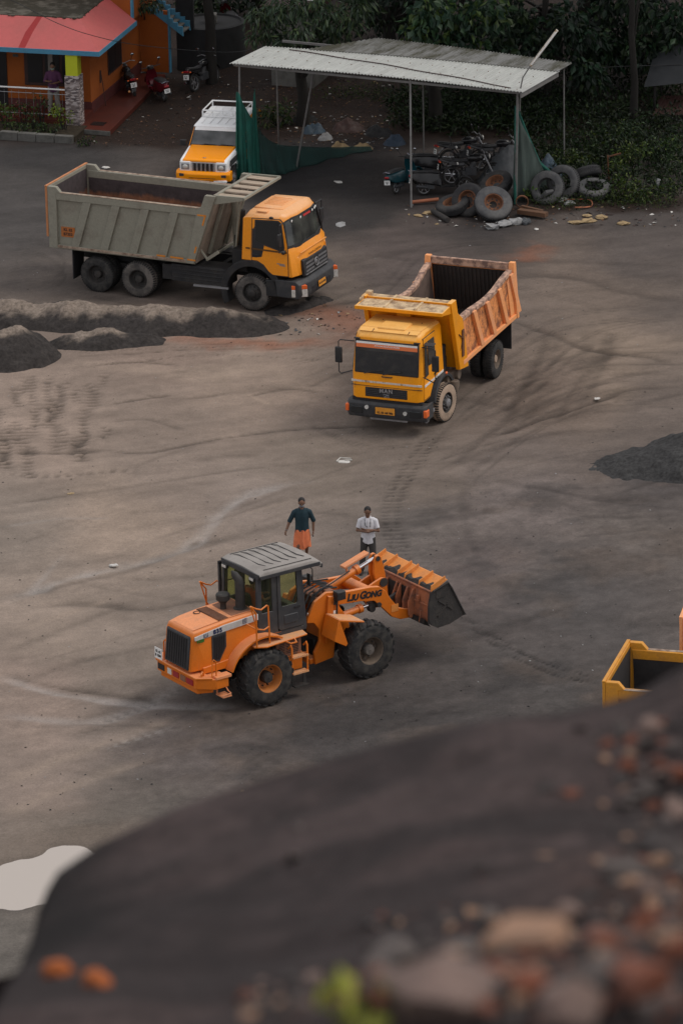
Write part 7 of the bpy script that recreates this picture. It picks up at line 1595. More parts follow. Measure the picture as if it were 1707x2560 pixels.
# ------------------------------------------------------------------ trees and plants
def leaf_mat(name):
    m, n, p = _new(name); at = n.nodes.new('ShaderNodeAttribute'); at.attribute_name = 'tint'
    n.links.new(at.outputs['Color'], p.inputs['Base Color']); p.inputs['Roughness'].default_value = .5; p.inputs['Specular IOR Level'].default_value = .35
    tl = n.nodes.new('ShaderNodeBsdfTranslucent'); n.links.new(at.outputs['Color'], tl.inputs['Color']); x = n.nodes.new('ShaderNodeMixShader'); x.inputs[0].default_value = .3
    n.links.new(p.outputs[0], x.inputs[1]); n.links.new(tl.outputs[0], x.inputs[2]); n.links.new(x.outputs[0], n.nodes['Material Output'].inputs['Surface']); return m
M['leaf'] = leaf_mat('leaf'); M['bark'] = mat('dark_bark', (.014, .012, .010), (.028, .025, .021), rough=.95, scale=4, bump=.6, bscale=14, stretch=(1, 1, .2))
def leaves(name, clumps, per, L, wd, cols, droop, seed, parent=None, lvar=.35, flat=.0):
    """leaves spread through clumps; each leaf is a folded pointed blade. clumps: (x, y, z, radius)"""
    g = np.random.default_rng(seed); P = []; D = []; C = []; S = []
    cols = np.array(cols)
    for (x, y, z, r) in clumps:
        n = max(4, int(per * r * r)); d = g.normal(size=(n, 3)); d /= np.linalg.norm(d, axis=1)[:, None] + 1e-9
        rad = r * g.random(n) ** .45; pos = d * rad[:, None] * np.array((1, 1, .8)) + np.array((x, y, z)) + g.normal(size=(n, 3)) * r * .08
        o = d * .8 + g.normal(size=(n, 3)) * .55; o[:, 2] -= droop; o /= np.linalg.norm(o, axis=1)[:, None] + 1e-9
        k = g.integers(0, len(cols), n); c = cols[k] * (g.uniform(.6, 1.35, n) * g.uniform(.75, 1.2))[:, None]
        P.append(pos); D.append(o); C.append(c); S.append(g.uniform(1 - lvar, 1 + lvar, n))
    P = np.concatenate(P); D = np.concatenate(D); C = np.concatenate(C); S = np.concatenate(S)[:, None]; n = len(P)
    rv = g.normal(size=(n, 3)); rv[:, 2] *= .35 if flat else 1; sd = np.cross(D, rv); sd /= np.linalg.norm(sd, axis=1)[:, None] + 1e-9; nm = np.cross(sd, D)
    b0 = P; tip = P + D * L * S + np.array((0, 0, -.12 * L)) * S; mid = P + D * L * S * .45
    l = mid + sd * wd * S * .5 + nm * wd * .18 * S; r_ = mid - sd * wd * S * .5 + nm * wd * .18 * S; ma = mid
    v = np.stack([b0, l, tip, r_, ma], 1).reshape(-1, 3); i0 = np.arange(n)[:, None] * 5
    q = np.concatenate([i0 + np.array([[0, 4, 2, 1]]), i0 + np.array([[0, 3, 2, 4]])], 0)
    me = grid_mesh(name, v, q, np.repeat(C, 5, axis=0)); me.materials.append(M['leaf']); me.polygons.foreach_set('use_smooth', np.zeros(len(q), dtype=bool))
    o = bpy.data.objects.new(name, me); COL.objects.link(o)
    if parent is not None: o.parent = parent
    return o
G_MANGO = [(.030, .055, .028), (.040, .066, .032), (.022, .042, .024), (.055, .085, .030)]
G_BROAD = [(.020, .046, .024), (.030, .062, .026), (.014, .034, .020), (.060, .095, .022)]
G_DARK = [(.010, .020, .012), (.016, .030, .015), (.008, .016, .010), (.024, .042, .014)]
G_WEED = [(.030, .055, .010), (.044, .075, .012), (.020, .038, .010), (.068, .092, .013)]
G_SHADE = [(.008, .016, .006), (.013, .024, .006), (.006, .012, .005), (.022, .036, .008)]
G_BUSH = [(.018, .040, .012), (.028, .056, .012), (.012, .027, .010), (.050, .072, .010)]
def tree(label, base, clumps, per, L, wd, cols, droop, seed, trunk_r=.22, lean=(0, 0), group='trees behind the shed and house', flat=0):
    bx_, by_ = base; bz = ground_z(bx_, by_); t = thing('tree', label, 'tree', (bx_, by_, bz), 0, group)
    loc = [(x - bx_, y - by_, z - bz, r) for x, y, z, r in clumps]; c = np.mean([p[:3] for p in loc], axis=0); g = random.Random(seed)
    b = MB(); top = Vector((lean[0], lean[1], max(2.0, c[2] * .7)))
    b.tube([(0, 0, -.2), (lean[0] * .2 + .06, lean[1] * .2, top.z * .35), (lean[0] * .6 - .05, lean[1] * .6, top.z * .7), top], [trunk_r * 1.25, trunk_r, trunk_r * .85, trunk_r * .6], 10)
    for p in loc:
        s = top * g.uniform(.55, 1.0); e = Vector(p[:3]); m_ = s.lerp(e, .5) + Vector((g.uniform(-.2, .2), g.uniform(-.2, .2), .25)); b.tube([s, m_, e], [trunk_r * .35, trunk_r * .22, .02], 6)
    b.build('trunk', M['bark'], t); leaves('crown', loc, per, L, wd, cols, droop, seed, t, flat=flat); return t
def cl(lst, y):
    """clump centres: (u, v, radius[, dy])"""
    o = []
    for e in lst:
        p = hz(e[0], e[1], y + (e[3] if len(e) > 3 else 0)); o.append((p.x, p.y, p.z, e[2]))
    return o
rg = random.Random(11)
tree('drooping narrow-leaved tree over the back left corner of the shed', (-1.0, 161.2), cl([(600, 40, .55), (650, 15, .7), (625, 80, .45), (690, 70, .5, -.5), (590, 85, .35), (745, 30, .7), (770, 75, .5), (800, 45, .5), (735, 90, .35), (700, 10, .6), (660, 95, .35, -.6), (820, 10, .6)], 160.2), 620, .26, .065, G_MANGO, 1.0, 3, .2)
tree('broad-leaved tree with a few yellow leaves overhanging the shed roof', (3.2, 160.5), cl([(1000, 30, .75), (960, 70, .55), (1040, 80, .6), (1075, 40, .7), (1090, 105, .45), (1010, 115, .45, -.6), (1050, 130, .4, -.8), (1000, 142, .28, -.8), (1120, 20, .8), (1095, 130, .3), (975, 15, .6)], 159.0), 300, .30, .19, G_BROAD, .9, 4, .22, flat=1)
g5 = []
for k in range(26): g5.append((rg.uniform(1130, 1350), rg.uniform(-10, 175), rg.uniform(.4, .75), rg.uniform(-1.0, 2.0)))
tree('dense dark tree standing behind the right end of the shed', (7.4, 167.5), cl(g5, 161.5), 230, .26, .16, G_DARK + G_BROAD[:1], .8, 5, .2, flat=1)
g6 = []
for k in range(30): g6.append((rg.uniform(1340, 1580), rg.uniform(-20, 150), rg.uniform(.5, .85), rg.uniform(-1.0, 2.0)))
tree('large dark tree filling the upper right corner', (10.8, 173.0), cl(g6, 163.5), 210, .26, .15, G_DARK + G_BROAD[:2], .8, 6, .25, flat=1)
g7 = []
for k in range(22): g7.append((rg.uniform(830, 1010), rg.uniform(-20, 60), rg.uniform(.5, .8), rg.uniform(-1, 3)))
tree('dark tree with a straight trunk in the gap behind the shed', (1.9, 168.0), cl(g7, 168), 170, .24, .12, G_DARK, .6, 7, .22, flat=1)
tree('tall bare trunked tree beside the water tank', (-4.0, 166.6), [(-4.4, 167.2, 8.2, 1.0), (-3.2, 167.6, 8.6, 1.1), (-5.2, 168.2, 8.8, .9)], 220, .22, .09, G_DARK, .6, 8, .17, lean=(-.28, .2))
tree('small leafy branch tree over the blue stair of the house', (-6.2, 168.4), cl([(335, 8, .30), (350, 14, .26), (362, 5, .3), (325, 18, .2)], 165.8), 700, .14, .06, G_MANGO, 1.0, 9, .08)
g8 = [(rg.uniform(400, 600), rg.uniform(-40, 30), rg.uniform(.5, .8), rg.uniform(0, 3)) for k in range(14)]
tree('shady tree behind the water tank', (-2.6, 174.5), cl(g8, 173), 150, .24, .11, G_DARK, .6, 10, .2)
for k, (u, v, lb) in enumerate(((985, 262, 'slim trunk nearest the middle of the dark undergrowth behind the shed'), (1135, 255, 'slim trunk in the undergrowth behind the parked motorcycles'), (1255, 255, 'thin trunk just left of the rear shed post'), (1452, 300, 'pale spotted trunk among the weeds at the right'))):
    p = gp(u, v); tree(lb, (p.x, p.y), [(p.x + rg.uniform(-1, 1), p.y + rg.uniform(0, 1.5), 6.0 + rg.uniform(0, 1.5), .9) for _ in range(4)], 160, .24, .14, G_DARK, .7, 20 + k, .12, flat=1)
# more crowns further back, over the top of the picture: they shade the ground behind the shed
for k, (x, y, z, lb) in enumerate(((-6.5, 178, 6.5, 'dark crown behind the house and the blue stair'), (4.5, 172, 7, 'dark crown in the far row, behind the middle of the shed'), (8.5, 171, 7, 'dark crown in the far row, behind the right shed end'), (12.5, 168, 6.5, 'dark crown in the far row, at the right edge'), (.5, 176, 6.5, 'dark crown in the far row, behind the pale hut'))):
    tree(lb, (x, y), [(x + rg.uniform(-2.2, 2.2), y + rg.uniform(-1.6, 1.6), z + rg.uniform(-2.2, 1.8), rg.uniform(.8, 1.2)) for _ in range(16)], 90, .30, .17, G_DARK, .6, 40 + k, .22, flat=1)
# unseen canopy added above the picture to shade house side and ground behind shed
for k, (x, y, n, sx, sy, zb, lb) in enumerate(((-3.2, 166.0, 26, 2.6, 3.2, 7.5, 'unseen tall spreading tree whose high crown shades the side of the house'), (2.0, 166.5, 24, 3.0, 2.8, 8.0, 'unseen tall spreading tree whose high crown shades the back of the shed'), (8.0, 164.5, 28, 3.0, 3.2, 8.0, 'unseen tall spreading tree whose high crown shades the right bank'), (13.5, 162.0, 26, 3.0, 4.0, 8.0, 'unseen tall spreading tree standing beyond the right edge'))):
    tree(lb, (x + .5, 180 + k * .4), [(x + rg.uniform(-sx, sx), y + rg.uniform(-sy, sy), zb + rg.uniform(-.4, 2.6), rg.uniform(.9, 1.3)) for _ in range(n)], 75, .34, .2, G_DARK, .6, 60 + k, .25, lean=(-.4, -5), flat=1)
# understorey: shrubs one can tell apart, then ground cover as stuff
def bush(label, u, v, r, h, cols, seed, per=420, L=.13, wd=.06, droop=.2, group='weeds and shrubs beside the shed', base_z=0, name='shrub', cat='shrub', n=7):
    p = gp(u, v, base_z); g = random.Random(seed); t = thing(name, label, cat, (p.x, p.y, base_z), 0, group)
    c = [(g.uniform(-r, r) * .8, g.uniform(-r, r) * .6, h * g.uniform(.25, .85), r * g.uniform(.35, .6)) for _ in range(n)]
    b = MB()
    for q in c: b.tube([(q[0] * .2, q[1] * .2, -.05), (q[0] * .6, q[1] * .6, q[2] * .6), q[:3]], [.018, .012, .006], 5)
    b.build('stem', M['bark'], t); return leaves('foliage', c, per, L, wd, cols, droop, seed, t)
GP = 'plants in the porch garden'
def gbush(label, lx, ly, *a_, **k_):
    q = hp(lx, ly, .16); u, v = to_px(q.x, q.y, q.z); bush(label, u, v, *a_, base_z=.16, group=GP, **k_)
gbush('round bright yellow-green shrub at the foot of the stone pillar', -.28, -1.95, .40, .85, [(.10, .15, .010), (.07, .11, .010), (.14, .18, .015)], 1, 700, .10, .05)
gbush('dark red-flowered shrub on the left of the porch garden', -1.72, -1.90, .42, 1.0, G_BUSH + [(.10, .02, .012)], 2, 600, .11, .05)
gbush('bright green shrub cut off by the left edge of the picture', -2.25, -2.05, .42, .85, [(.05, .09, .010), (.035, .065, .010)], 3, 600, .11, .05)
gbush('tall thin green shrub in front of the railing', -1.10, -1.75, .24, 1.25, G_BUSH + G_WEED[:1], 4, 620, .11, .05)
gbush('small shrub between the tall thin one and the man on the porch', -1.32, -2.1, .30, .55, G_BUSH, 5, 560, .10, .05)
for k, (x, y) in enumerate(((-1.75, -2.6), (-.95, -2.55), (-.75, -2.3), (-1.35, -2.62), (-.5, -2.55))): gbush(['low leafy plant near the kerb, left one', 'low leafy plant near the kerb, below the man on the porch', 'low leafy plant behind the kerb plants, by the pillar shrub', 'low leafy plant between two kerb plants', 'low leafy plant under the bright pillar shrub'][k], x, y, .26, .34, G_BUSH + G_WEED[:1], 6 + k, 650, .09, .045)
bush('low dark plant spilling over the right end of the kerb', 205, 335, .30, .35, G_BUSH, 12, 500, .10, .045, group=GP)
bush('long-leaved weed clump behind the hanging green net', 640, 292, .55, .75, G_BUSH + [(.06, .08, .03)], 13, 420, .24, .06)
bush('orange-flowered weed beside the peak of the green net', 600, 275, .22, .35, G_BUSH + [(.4, .14, .01)], 14, 500, .10, .04)
bush('small weed at the foot of the right shed corner net', 1204, 462, .26, .45, [(.06, .10, .02), (.04, .075, .02)], 15, 420, .16, .06)
wl_ = ['leafy weed clump right of the green net', 'yellow-green weed clump behind the flat tyre', 'tall weed clump behind the rusty frame', 'yellowish weed clump above the flat bare tyre', 'broad weed clump in the middle of the right bank', 'dense weed clump at the right of the flat tyre', 'weed clump with yellow flowers on the right bank', 'weed clump with orange flowers near the right edge', 'low weed clump at the road side', 'low yellow-green weeds at the tip of the road side', 'tall weed clump at the right edge', 'dark weed clump at the back of the right bank', 'dim weed clump under the broad tree']
for k, (u, v, r, h, cc) in enumerate(((1275, 400, .45, .7, 0), (1335, 395, .5, .8, 0), (1385, 375, .6, 1.0, 1), (1410, 425, .45, .85, 2), (1450, 400, .6, 1.0, 0), (1425, 458, .5, .75, 0), (1450, 350, .6, .9, 1), (1520, 375, .6, 1.0, 1), (1470, 462, .45, .45, 2), (1530, 445, .45, .3, 2), (1560, 410, .6, .9, 1), (1500, 310, .7, .9, 3), (1380, 300, .7, .9, 3))):
    f = bush(wl_[k], u, v, r, h, [G_WEED, G_BUSH + G_WEED[2:3], G_WEED[1:], G_SHADE][cc], 30 + k, 480, .12, .055, n=9)
def cover(name, region, n, L, wd, cols, seed, hmax=.3):
    g = np.random.default_rng(seed); pts = []
    for u0, v0, u1, v1, w_ in region:
        for _ in range(int(n * w_)):
            p = gp(g.uniform(u0, u1), g.uniform(v0, v1)); pts.append((p.x, p.y, ground_z(p.x, p.y) + g.uniform(.02, hmax), g.uniform(.18, .45)))
    o = leaves(name, pts, 220, L, wd, cols, -.2, seed); o['kind'] = 'stuff'; return o
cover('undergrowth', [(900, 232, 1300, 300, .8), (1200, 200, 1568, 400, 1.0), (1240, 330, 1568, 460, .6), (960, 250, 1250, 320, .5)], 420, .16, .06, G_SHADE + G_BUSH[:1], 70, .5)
cover('road_side_weeds', [(1330, 455, 1540, 478, .6), (1225, 462, 1330, 478, .2), (560, 262, 680, 300, .2), (740, 215, 900, 240, .3)], 160, .09, .03, G_WEED + G_SHADE, 71, .15)
# ------------------------------------------------------------------ sand and slag piles
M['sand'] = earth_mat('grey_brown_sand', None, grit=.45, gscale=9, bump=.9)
M['sand_top'] = M['sand']; M['slag'] = earth_mat('black_slag', (.044, .043, .043), grit=.5, gscale=11, bump=1.0)
def ridge(name, label, spine, m, seed, step=.07, group='sand piles in the yard'):
    """a long uneven bank: spine points (u, v, half width, height)"""
    P = np.array([[*gp(u, v)[:2], w_, h] for u, v, w_, h in spine]); S = catmull(P, 16)
    x0, x1 = S[:, 0].min() - 2, S[:, 0].max() + 2; y0, y1 = S[:, 1].min() - 2.6, S[:, 1].max() + 2.6
    X, Y = np.meshgrid(np.arange(x0, x1, step), np.arange(y0, y1, step)); Z = np.full(X.shape, -1.0)
    nz = (fbm(X, Y, .9, 5, seed) - .5); nz2 = (fbm(X, Y, 3.0, 5, seed + 9) - .5); wob = (fbm(X, Y, .55, 4, seed + 4) - .5)
    for a in S:
        d = np.hypot(X - a[0], (Y - a[1]) * 1.0) / a[2] * (1 + .7 * wob)
        Z = np.maximum(Z, a[3] * (1 - np.clip(d, 0, 1.4) ** 1.25) * (1 + .5 * nz))
    Z += nz2 * .13 * np.clip(Z * 5 + .6, 0, 1) + .10 * np.abs(nz) * (Z > .05)
    # clods broken out along the near face
    Z -= np.clip(np.abs(fbm(X, Y, 1.7, 4, seed + 20) - .5) * 5 - .15, 0, 1) * -.05 * (Z > .1)
    keep = Z > -.12; ny, nx = X.shape; idx = np.arange(nx * ny).reshape(ny, nx)
    q = np.stack([idx[:-1, :-1], idx[:-1, 1:], idx[1:, 1:], idx[1:, :-1]], -1).reshape(-1, 4); kq = keep.ravel()[q].any(1); q = q[kq]
    used = np.unique(q); rem = np.full(nx * ny, -1); rem[used] = np.arange(len(used)); v = np.stack([X, Y, Z], -1).reshape(-1, 3)[used]
    top = np.clip((Z / (Z.max() + .01) - .52 + 1.1 * (fbm(X, Y, 1.4, 5, seed + 30) - .5)) * 4, 0, 1).ravel()[used][:, None]      # lit crest and shaded flanks painted in by height, as dry crust over damp sand
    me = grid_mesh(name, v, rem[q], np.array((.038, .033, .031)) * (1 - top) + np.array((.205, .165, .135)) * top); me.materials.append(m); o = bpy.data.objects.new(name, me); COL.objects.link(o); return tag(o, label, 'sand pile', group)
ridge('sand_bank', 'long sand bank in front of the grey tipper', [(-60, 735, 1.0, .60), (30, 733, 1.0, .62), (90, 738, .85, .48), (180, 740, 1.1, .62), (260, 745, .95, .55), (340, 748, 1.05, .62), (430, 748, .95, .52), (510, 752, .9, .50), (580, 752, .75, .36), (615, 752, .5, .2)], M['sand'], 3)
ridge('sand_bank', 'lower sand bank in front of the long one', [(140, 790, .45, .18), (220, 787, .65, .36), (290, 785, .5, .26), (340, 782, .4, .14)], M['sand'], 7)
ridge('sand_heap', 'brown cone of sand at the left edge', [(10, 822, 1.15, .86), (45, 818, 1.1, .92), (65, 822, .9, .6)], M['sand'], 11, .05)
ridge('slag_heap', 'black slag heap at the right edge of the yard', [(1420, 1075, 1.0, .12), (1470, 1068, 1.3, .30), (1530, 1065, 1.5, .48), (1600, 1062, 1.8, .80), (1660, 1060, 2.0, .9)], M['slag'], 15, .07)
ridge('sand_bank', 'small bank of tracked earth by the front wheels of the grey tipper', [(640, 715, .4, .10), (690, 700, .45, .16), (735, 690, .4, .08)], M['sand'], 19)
# small debris lying around: real pieces, each a thing
def scrap(name, label, cat, u, v, size, m, seed, flat=.25, rz=None, group=None):
    p = gp(u, v); g = random.Random(seed); b = MB(); n = 9
    secs = []
    for k, (f, z) in enumerate(((.75, 0), (1.0, flat * .35), (.8, flat * .9), (.3, flat))):
        secs.append([(size * f * (1 + g.uniform(-.3, .3)) * math.cos(2 * PI * j / n), size * .7 * f * (1 + g.uniform(-.3, .3)) * math.sin(2 * PI * j / n), size * z * (1 + g.uniform(-.3, .3))) for j in range(n)])
    b.loft(secs); o = b.build(name, m, smooth=0); o.location = (p.x, p.y, max(0, ground_z(p.x, p.y)) - .01); o.rotation_euler = (0, 0, g.uniform(0, 6)); return tag(o, label, cat, group)
M['paper'] = mat('dirty_paper', (.55, .53, .50), (.3, .28, .25), rough=.9); M['conc_l'] = mat('pale_broken_concrete', (.30, .30, .30), (.16, .155, .15), amt=.8, rough=.9, scale=5, bump=.4)
M['cloth_tan'] = mat('muddy_cloth', (.36, .26, .14), (.14, .09, .05), amt=.8, rough=.95, scale=6); M['wood_old'] = mat('old_wood', (.13, .065, .035), (.06, .04, .03), rough=.9, scale=5, stretch=(.3, 3, 3)); M['pipe_o'] = mat('faded_orange_pipe', (.40, .14, .07), (.2, .09, .06), rough=.7)
scrap('paper_scrap', 'crumpled white paper lying in the middle of the yard', 'litter', 790, 1060, .20, M['paper'], 1, .12)
p = gp(790, 1058); b = MB(); b.tube([(p.x - .2, p.y - .1, .02), (p.x - .1, p.y + .1, .05), (p.x + .18, p.y + .08, .03), (p.x + .2, p.y - .02, .02), (p.x + .02, p.y - .05, .03)], .018, 5); tag(b.build('wire_loop', M['paper']), 'bent pale wire loop beside the crumpled paper', 'litter')
scrap('paper_scrap', 'pale stone-like scrap beside the wet track on the left', 'litter', 262, 1299, .11, M['paper'], 2, .4)
scrap('paper_scrap', 'pinkish scrap on the dark ground below the loader', 'litter', 557, 1818, .08, M['cloth_tan'], 3, .3); scrap('paper_scrap', 'pale scrap on the right side of the yard by the dark rut', 'litter', 1370, 916, .10, M['paper'], 4, .4); scrap('paper_scrap', 'thin pale strip on the left sand near the edge', 'litter', 163, 1134, .12, M['cloth_tan'], 5, .1)
scrap('paper_scrap', 'white scrap on the road behind the grey tipper bed', 'litter', 243, 385, .13, M['paper'], 6, .3); scrap('paper_scrap', 'white scrap on the floor of the shed', 'litter', 776, 418, .16, M['paper'], 7, .2); scrap('paper_scrap', 'white scrap on the road below the frontmost tyre', 'litter', 1231, 526, .10, M['paper'], 8, .3); scrap('paper_scrap', 'pale dusty strip behind the orange cab', 'litter', 782, 516, .28, M['conc_l'], 9, .08)
for k, (u, v, s) in enumerate(((1130, 524, .26), (1158, 518, .26), (1182, 513, .26), (1207, 512, .22), (1290, 462, .22), (1306, 470, .20))): scrap('concrete_lump', ['flat concrete lump left of the frontmost tyre foot', 'slanted concrete lump under the frontmost tyre', 'pale square concrete lump right of the frontmost tyre', 'dark concrete lump beside the pale square one', 'white plastic lump in front of the leaning bare tyre', 'crumpled white lump right of the plastic one'][k], 'rubble', u, v, s, M['conc_l'] if k < 3 or k > 3 else M['tarp'], 20 + k, .55, group='rubble around the tyre heap')
for k, (u, v, s) in enumerate(((960, 496, .16), (985, 490, .20), (1012, 482, .20), (1320, 512, .22), (1350, 508, .26), (1380, 500, .24), (1430, 514, .22), (1345, 496, .16))): scrap('cloth_rag', ['muddy rag at the left end, by the shed post', 'muddy rag next to the leftmost one', 'twisted muddy rag by the flat tyre', 'torn rag on the road in front of the flat bare tyre', 'long torn rag right of it', 'bunched rag nearest the weeds', 'separate rag at the right on the road', 'small rag behind the torn ones'][k], 'rag', u, v, s, M['cloth_tan'], 40 + k, .3, group='muddy rags on the ground')
b = MB(); b.cyl((2.34, 152.05, .09), (3.14, 152.2, .12), .055, 10); tag(b.build('pipe', M['pipe_o']), 'faded orange pipe lying at the foot of the middle shed post', 'pipe')
b = MB(); pa, pb = gp(994, 492), gp(1028, 512); b.cyl((pa.x, pa.y, .10), (pb.x, pb.y, .09), .085, 12); tag(b.build('roller', M['rim_dark']), 'dark metal roller lying in front of the flat tyre', 'roller')
b = MB(); pa, pb = gp(1190, 492), gp(1254, 502); b.beam((pa.x, pa.y, .10), (pb.x, pb.y, .12), .22, .14); b.beam((pa.x + .1, pa.y + .2, .2), (pb.x - .1, pb.y + .3, .16), .10, .05); tag(b.build('wooden_beam', M['wood_old'], bevel=.01), 'short broken wooden beam right of the frontmost tyre', 'timber')
b = MB(); p = gp(1198, 478); b.lathe([(.20, -.05), (.20, .05), (.17, .05), (.17, -.05), (.20, -.05)], o=(p.x, p.y, .20), ax='y', n=24); tag(b.build('rusty_ring', M['rust']), 'rusty ring standing right of the frontmost tyre', 'ring')
b = MB(); c0 = gp(1325, 470); b.tube([(c0.x + .45 * math.cos(a), c0.y + .5 * math.sin(a), .04 + .02 * math.sin(3 * a)) for a in np.linspace(-1.8, 2.6, 22)], .022, 6); tag(b.build('cable_coil', M['pipe_o']), 'loose loop of orange-brown cable in front of the bare tyres', 'cable')
b = MB(); p = gp(1505, 440); b.cyl((p.x, p.y, .05), (p.x + .1, p.y + .1, .38), .06, 10); tag(b.build('bottle', M['conc_l']), 'pale bottle stuck in the road side weeds at the right', 'bottle')
b = MB(); p = gp(1398, 425); b.beam((p.x, p.y, 0), (p.x - .05, p.y, .95), .04, .04); b.beam((p.x - .05, p.y, .90), (p.x + .35, p.y - .05, 1.02), .04, .04); tag(b.build('scrap_angle_iron', M['rust']), 'rusty bent metal frame standing behind the flat tyre', 'scrap')
# loose litter and rubbish nobody would count
def litter(name, regions, n, s0, s1, seed, cols):
    g = random.Random(seed); b = MB(); k = 0
    for u0, v0, u1, v1, w_ in regions:
        for _ in range(int(n * w_)):
            p = gp(g.uniform(u0, u1), g.uniform(v0, v1)); s = g.uniform(s0, s1); z = ground_z(p.x, p.y) + .005; a = g.uniform(0, 6.28); c, q = math.cos(a) * s, math.sin(a) * s
            b.add([(p.x + c, p.y + q, z), (p.x - q * .6, p.y + c * .6, z + s * g.uniform(0, .5)), (p.x - c, p.y - q, z + s * .2), (p.x + q * .5, p.y - c * .5, z + s * g.uniform(0, .6))], [(0, 1, 2), (0, 2, 3)], g.randrange(len(cols)))
    o = b.build(name, cols, recalc=False, smooth=0); o['kind'] = 'stuff'; return o
LC = [M['paper'], M['cloth_tan'], M['wood_old'], M['conc_l'], M['tarp'], M['black']]
litter('litter', [(200, 180, 540, 330, 1.0), (560, 190, 900, 330, 1.3), (660, 270, 900, 350, 1.2), (930, 470, 1560, 520, 1.3), (640, 700, 860, 770, .5)], 150, .02, .085, 3, LC + [M['wood_old'], M['h_brown'], M['h_brown']])
litter('loose_stones', [(0, 560, 1568, 1900, 1.0), (600, 690, 900, 760, .12)], 700, .015, .04, 4, [M['sand'], M['conc_dark'], M['conc_l'], M['slag']])
litter('soil_crumbs', [(190, 150, 560, 335, 1.0), (560, 190, 900, 330, .9)], 1100, .015, .06, 5, [M['h_brown'], M['wood_old'], M['conc_dark'], M['conc_dark']])
gq = random.Random(9)
M['junk1'] = mat('dim_blue_plastic', (.03, .05, .08), None, rough=.6)
for k, (u, v, rx, h, mm) in enumerate(((720, 305, .45, .5, 'tarp_b'), (745, 322, .3, .35, 'conc_l'), (830, 342, .4, .25, 'cloth_tan'), (800, 300, .6, .5, 'h_brown'), (870, 310, .5, .45, 'conc_dark'), (700, 280, .5, .45, 'conc_dark'), (780, 338, .35, .25, 'cloth_tan'), (905, 330, .4, .4, 'junk1'))):
    p = gp(u, v); heap('rubbish_pile', ['bluish bundle on the rubbish behind the sagging net', 'pale broken bucket among the rubbish', 'tan sack at the right of the sagging net', 'brown rubbish pile in the middle of the shed back', 'dark rubbish pile left of the scooters', 'dark rubbish pile behind the second shed post', 'tan sack at the end of the sagging net', 'bluish plastic pile beside the scooters'][k], 'rubbish', (p.x, p.y, 0), rx, rx * .8, h * .6, M[mm], 60 + k, n=14, rough=1.0, sharp=2.4, group='rubbish piled at the back of the shed')
# overhead wires
def wire(label, pts, r=.012):
    b = MB(); b.tube(catmull(pts, 10), r, 5); tag(b.build('overhead_wire', M['black']), label, 'wire')
a0 = hz(30, 2, 161); a1 = hz(130, 52, 160.5); a2 = hz(215, 82, 161); a3 = hz(330, 105, 163); a4 = hz(520, 120, 166); a5 = hz(600, 108, 166)
wire('thin overhead wire sagging across the pink house roof', [hz(-40, -20, 161), a0, a1, a2, a3, a4, a5])
wire('thin wire between the trees above the tarpaulin shelter', [hz(1380, 155, 162), hz(1440, 152, 162), hz(1580, 148, 162)])
# ------------------------------------------------------------------ the hillside under the camera, its edge and its stones
YC = 8.55
_sil = [hz(u, v, YC) for u, v in ((-300, 2330), (60, 2230), (78, 2140), (90, 2078), (130, 2005), (230, 1938), (400, 1858), (600, 1790), (800, 1730), (1000, 1678), (1150, 1648), (1300, 1636), (1450, 1598), (1568, 1530), (1800, 1450), (2400, 1380))]
def mound_crest(x):      # height of the edge about 8.5 m in front of the camera
    return np.interp(x, [p.x for p in _sil], [p.z for p in _sil])
mx = np.concatenate([-np.geomspace(60, 2.05, 22), np.arange(-2, 2.001, .02), np.geomspace(2.05, 60, 22)])
my = np.concatenate([np.linspace(-30, 4.9, 16), np.arange(5, 9.6, .025), np.geomspace(9.7, 64, 40)])
MX, MY = np.meshgrid(mx, my)
crest = mound_crest(MX); yc = YC + 0 * MX
nearz = crest + (yc - MY) * np.interp(MX, [-1.2, -.6, -.2, .6, 1.2], [.30, .30, .20, .16, .15]) + (yc - MY) ** 2 * .012
fd = np.clip((yc - MY) / .25, 0, 1); nearz += fd * ((fbm(MX, MY, 2.2, 5, 61) - .5) * .06) + (fbm(MX, MY, 9, 5, 62) - .5) * .016
far_ = crest - (MY - yc) * .95 - np.clip(MY - yc, 0, 1e9) ** 2 * -.0035
MZ = np.where(MY < yc, nearz, far_)
MZ = MZ - np.clip(np.interp(MY, [7.0, 7.35, 7.6, 9], [-1.6, -1.2, -.54, -.56]) - MX, 0, .8) * 2.2 * (MY > 7.0) * (MY < YC)
up_ = np.clip((5 - MY) / 5, 0, 8); MZ = np.where(MY < 5, nearz * 0 + np.minimum(crest + 1.12 + (5 - MY) * .10, 42.9) + (fbm(MX, MY, .8, 4, 63) - .5) * .1, MZ)
k5 = sstep(5.0, 6.2, MY); base5 = np.minimum(crest + 1.12, 42.9)
MZ = np.where((MY >= 5) & (MY < 6.2), base5 * (1 - k5) + MZ * k5, MZ)
MZ = np.maximum(MZ, -.6)
MZ = np.maximum(MZ - np.clip(np.abs(MX) - 2.5, 0, 60) ** 1.2 * 1.1, -.6)   # a narrow spur
SA = np.array((.031, .0225, .0220)); SB = np.array((.056, .039, .037)); SC = np.array((.11, .045, .025))
q1 = sstep(.46, .62, fbm(MX, MY, 3.0, 5, 71)); q2 = sstep(.52, .66, fbm(MX, MY, 1.6, 4, 72)) * sstep(.2, .6, MX - (MY - 7.2) * .25)
MC = SA * (1 - q1[..., None]) + SB * q1[..., None]; MC = MC * (1 - .6 * q2[..., None]) + SC * .6 * q2[..., None]; MC = MC * (.45 + .7 * fbm(MX, MY, 14, 4, 73) + .5 * fbm(MX, MY, 5, 4, 74) - .1)[..., None]
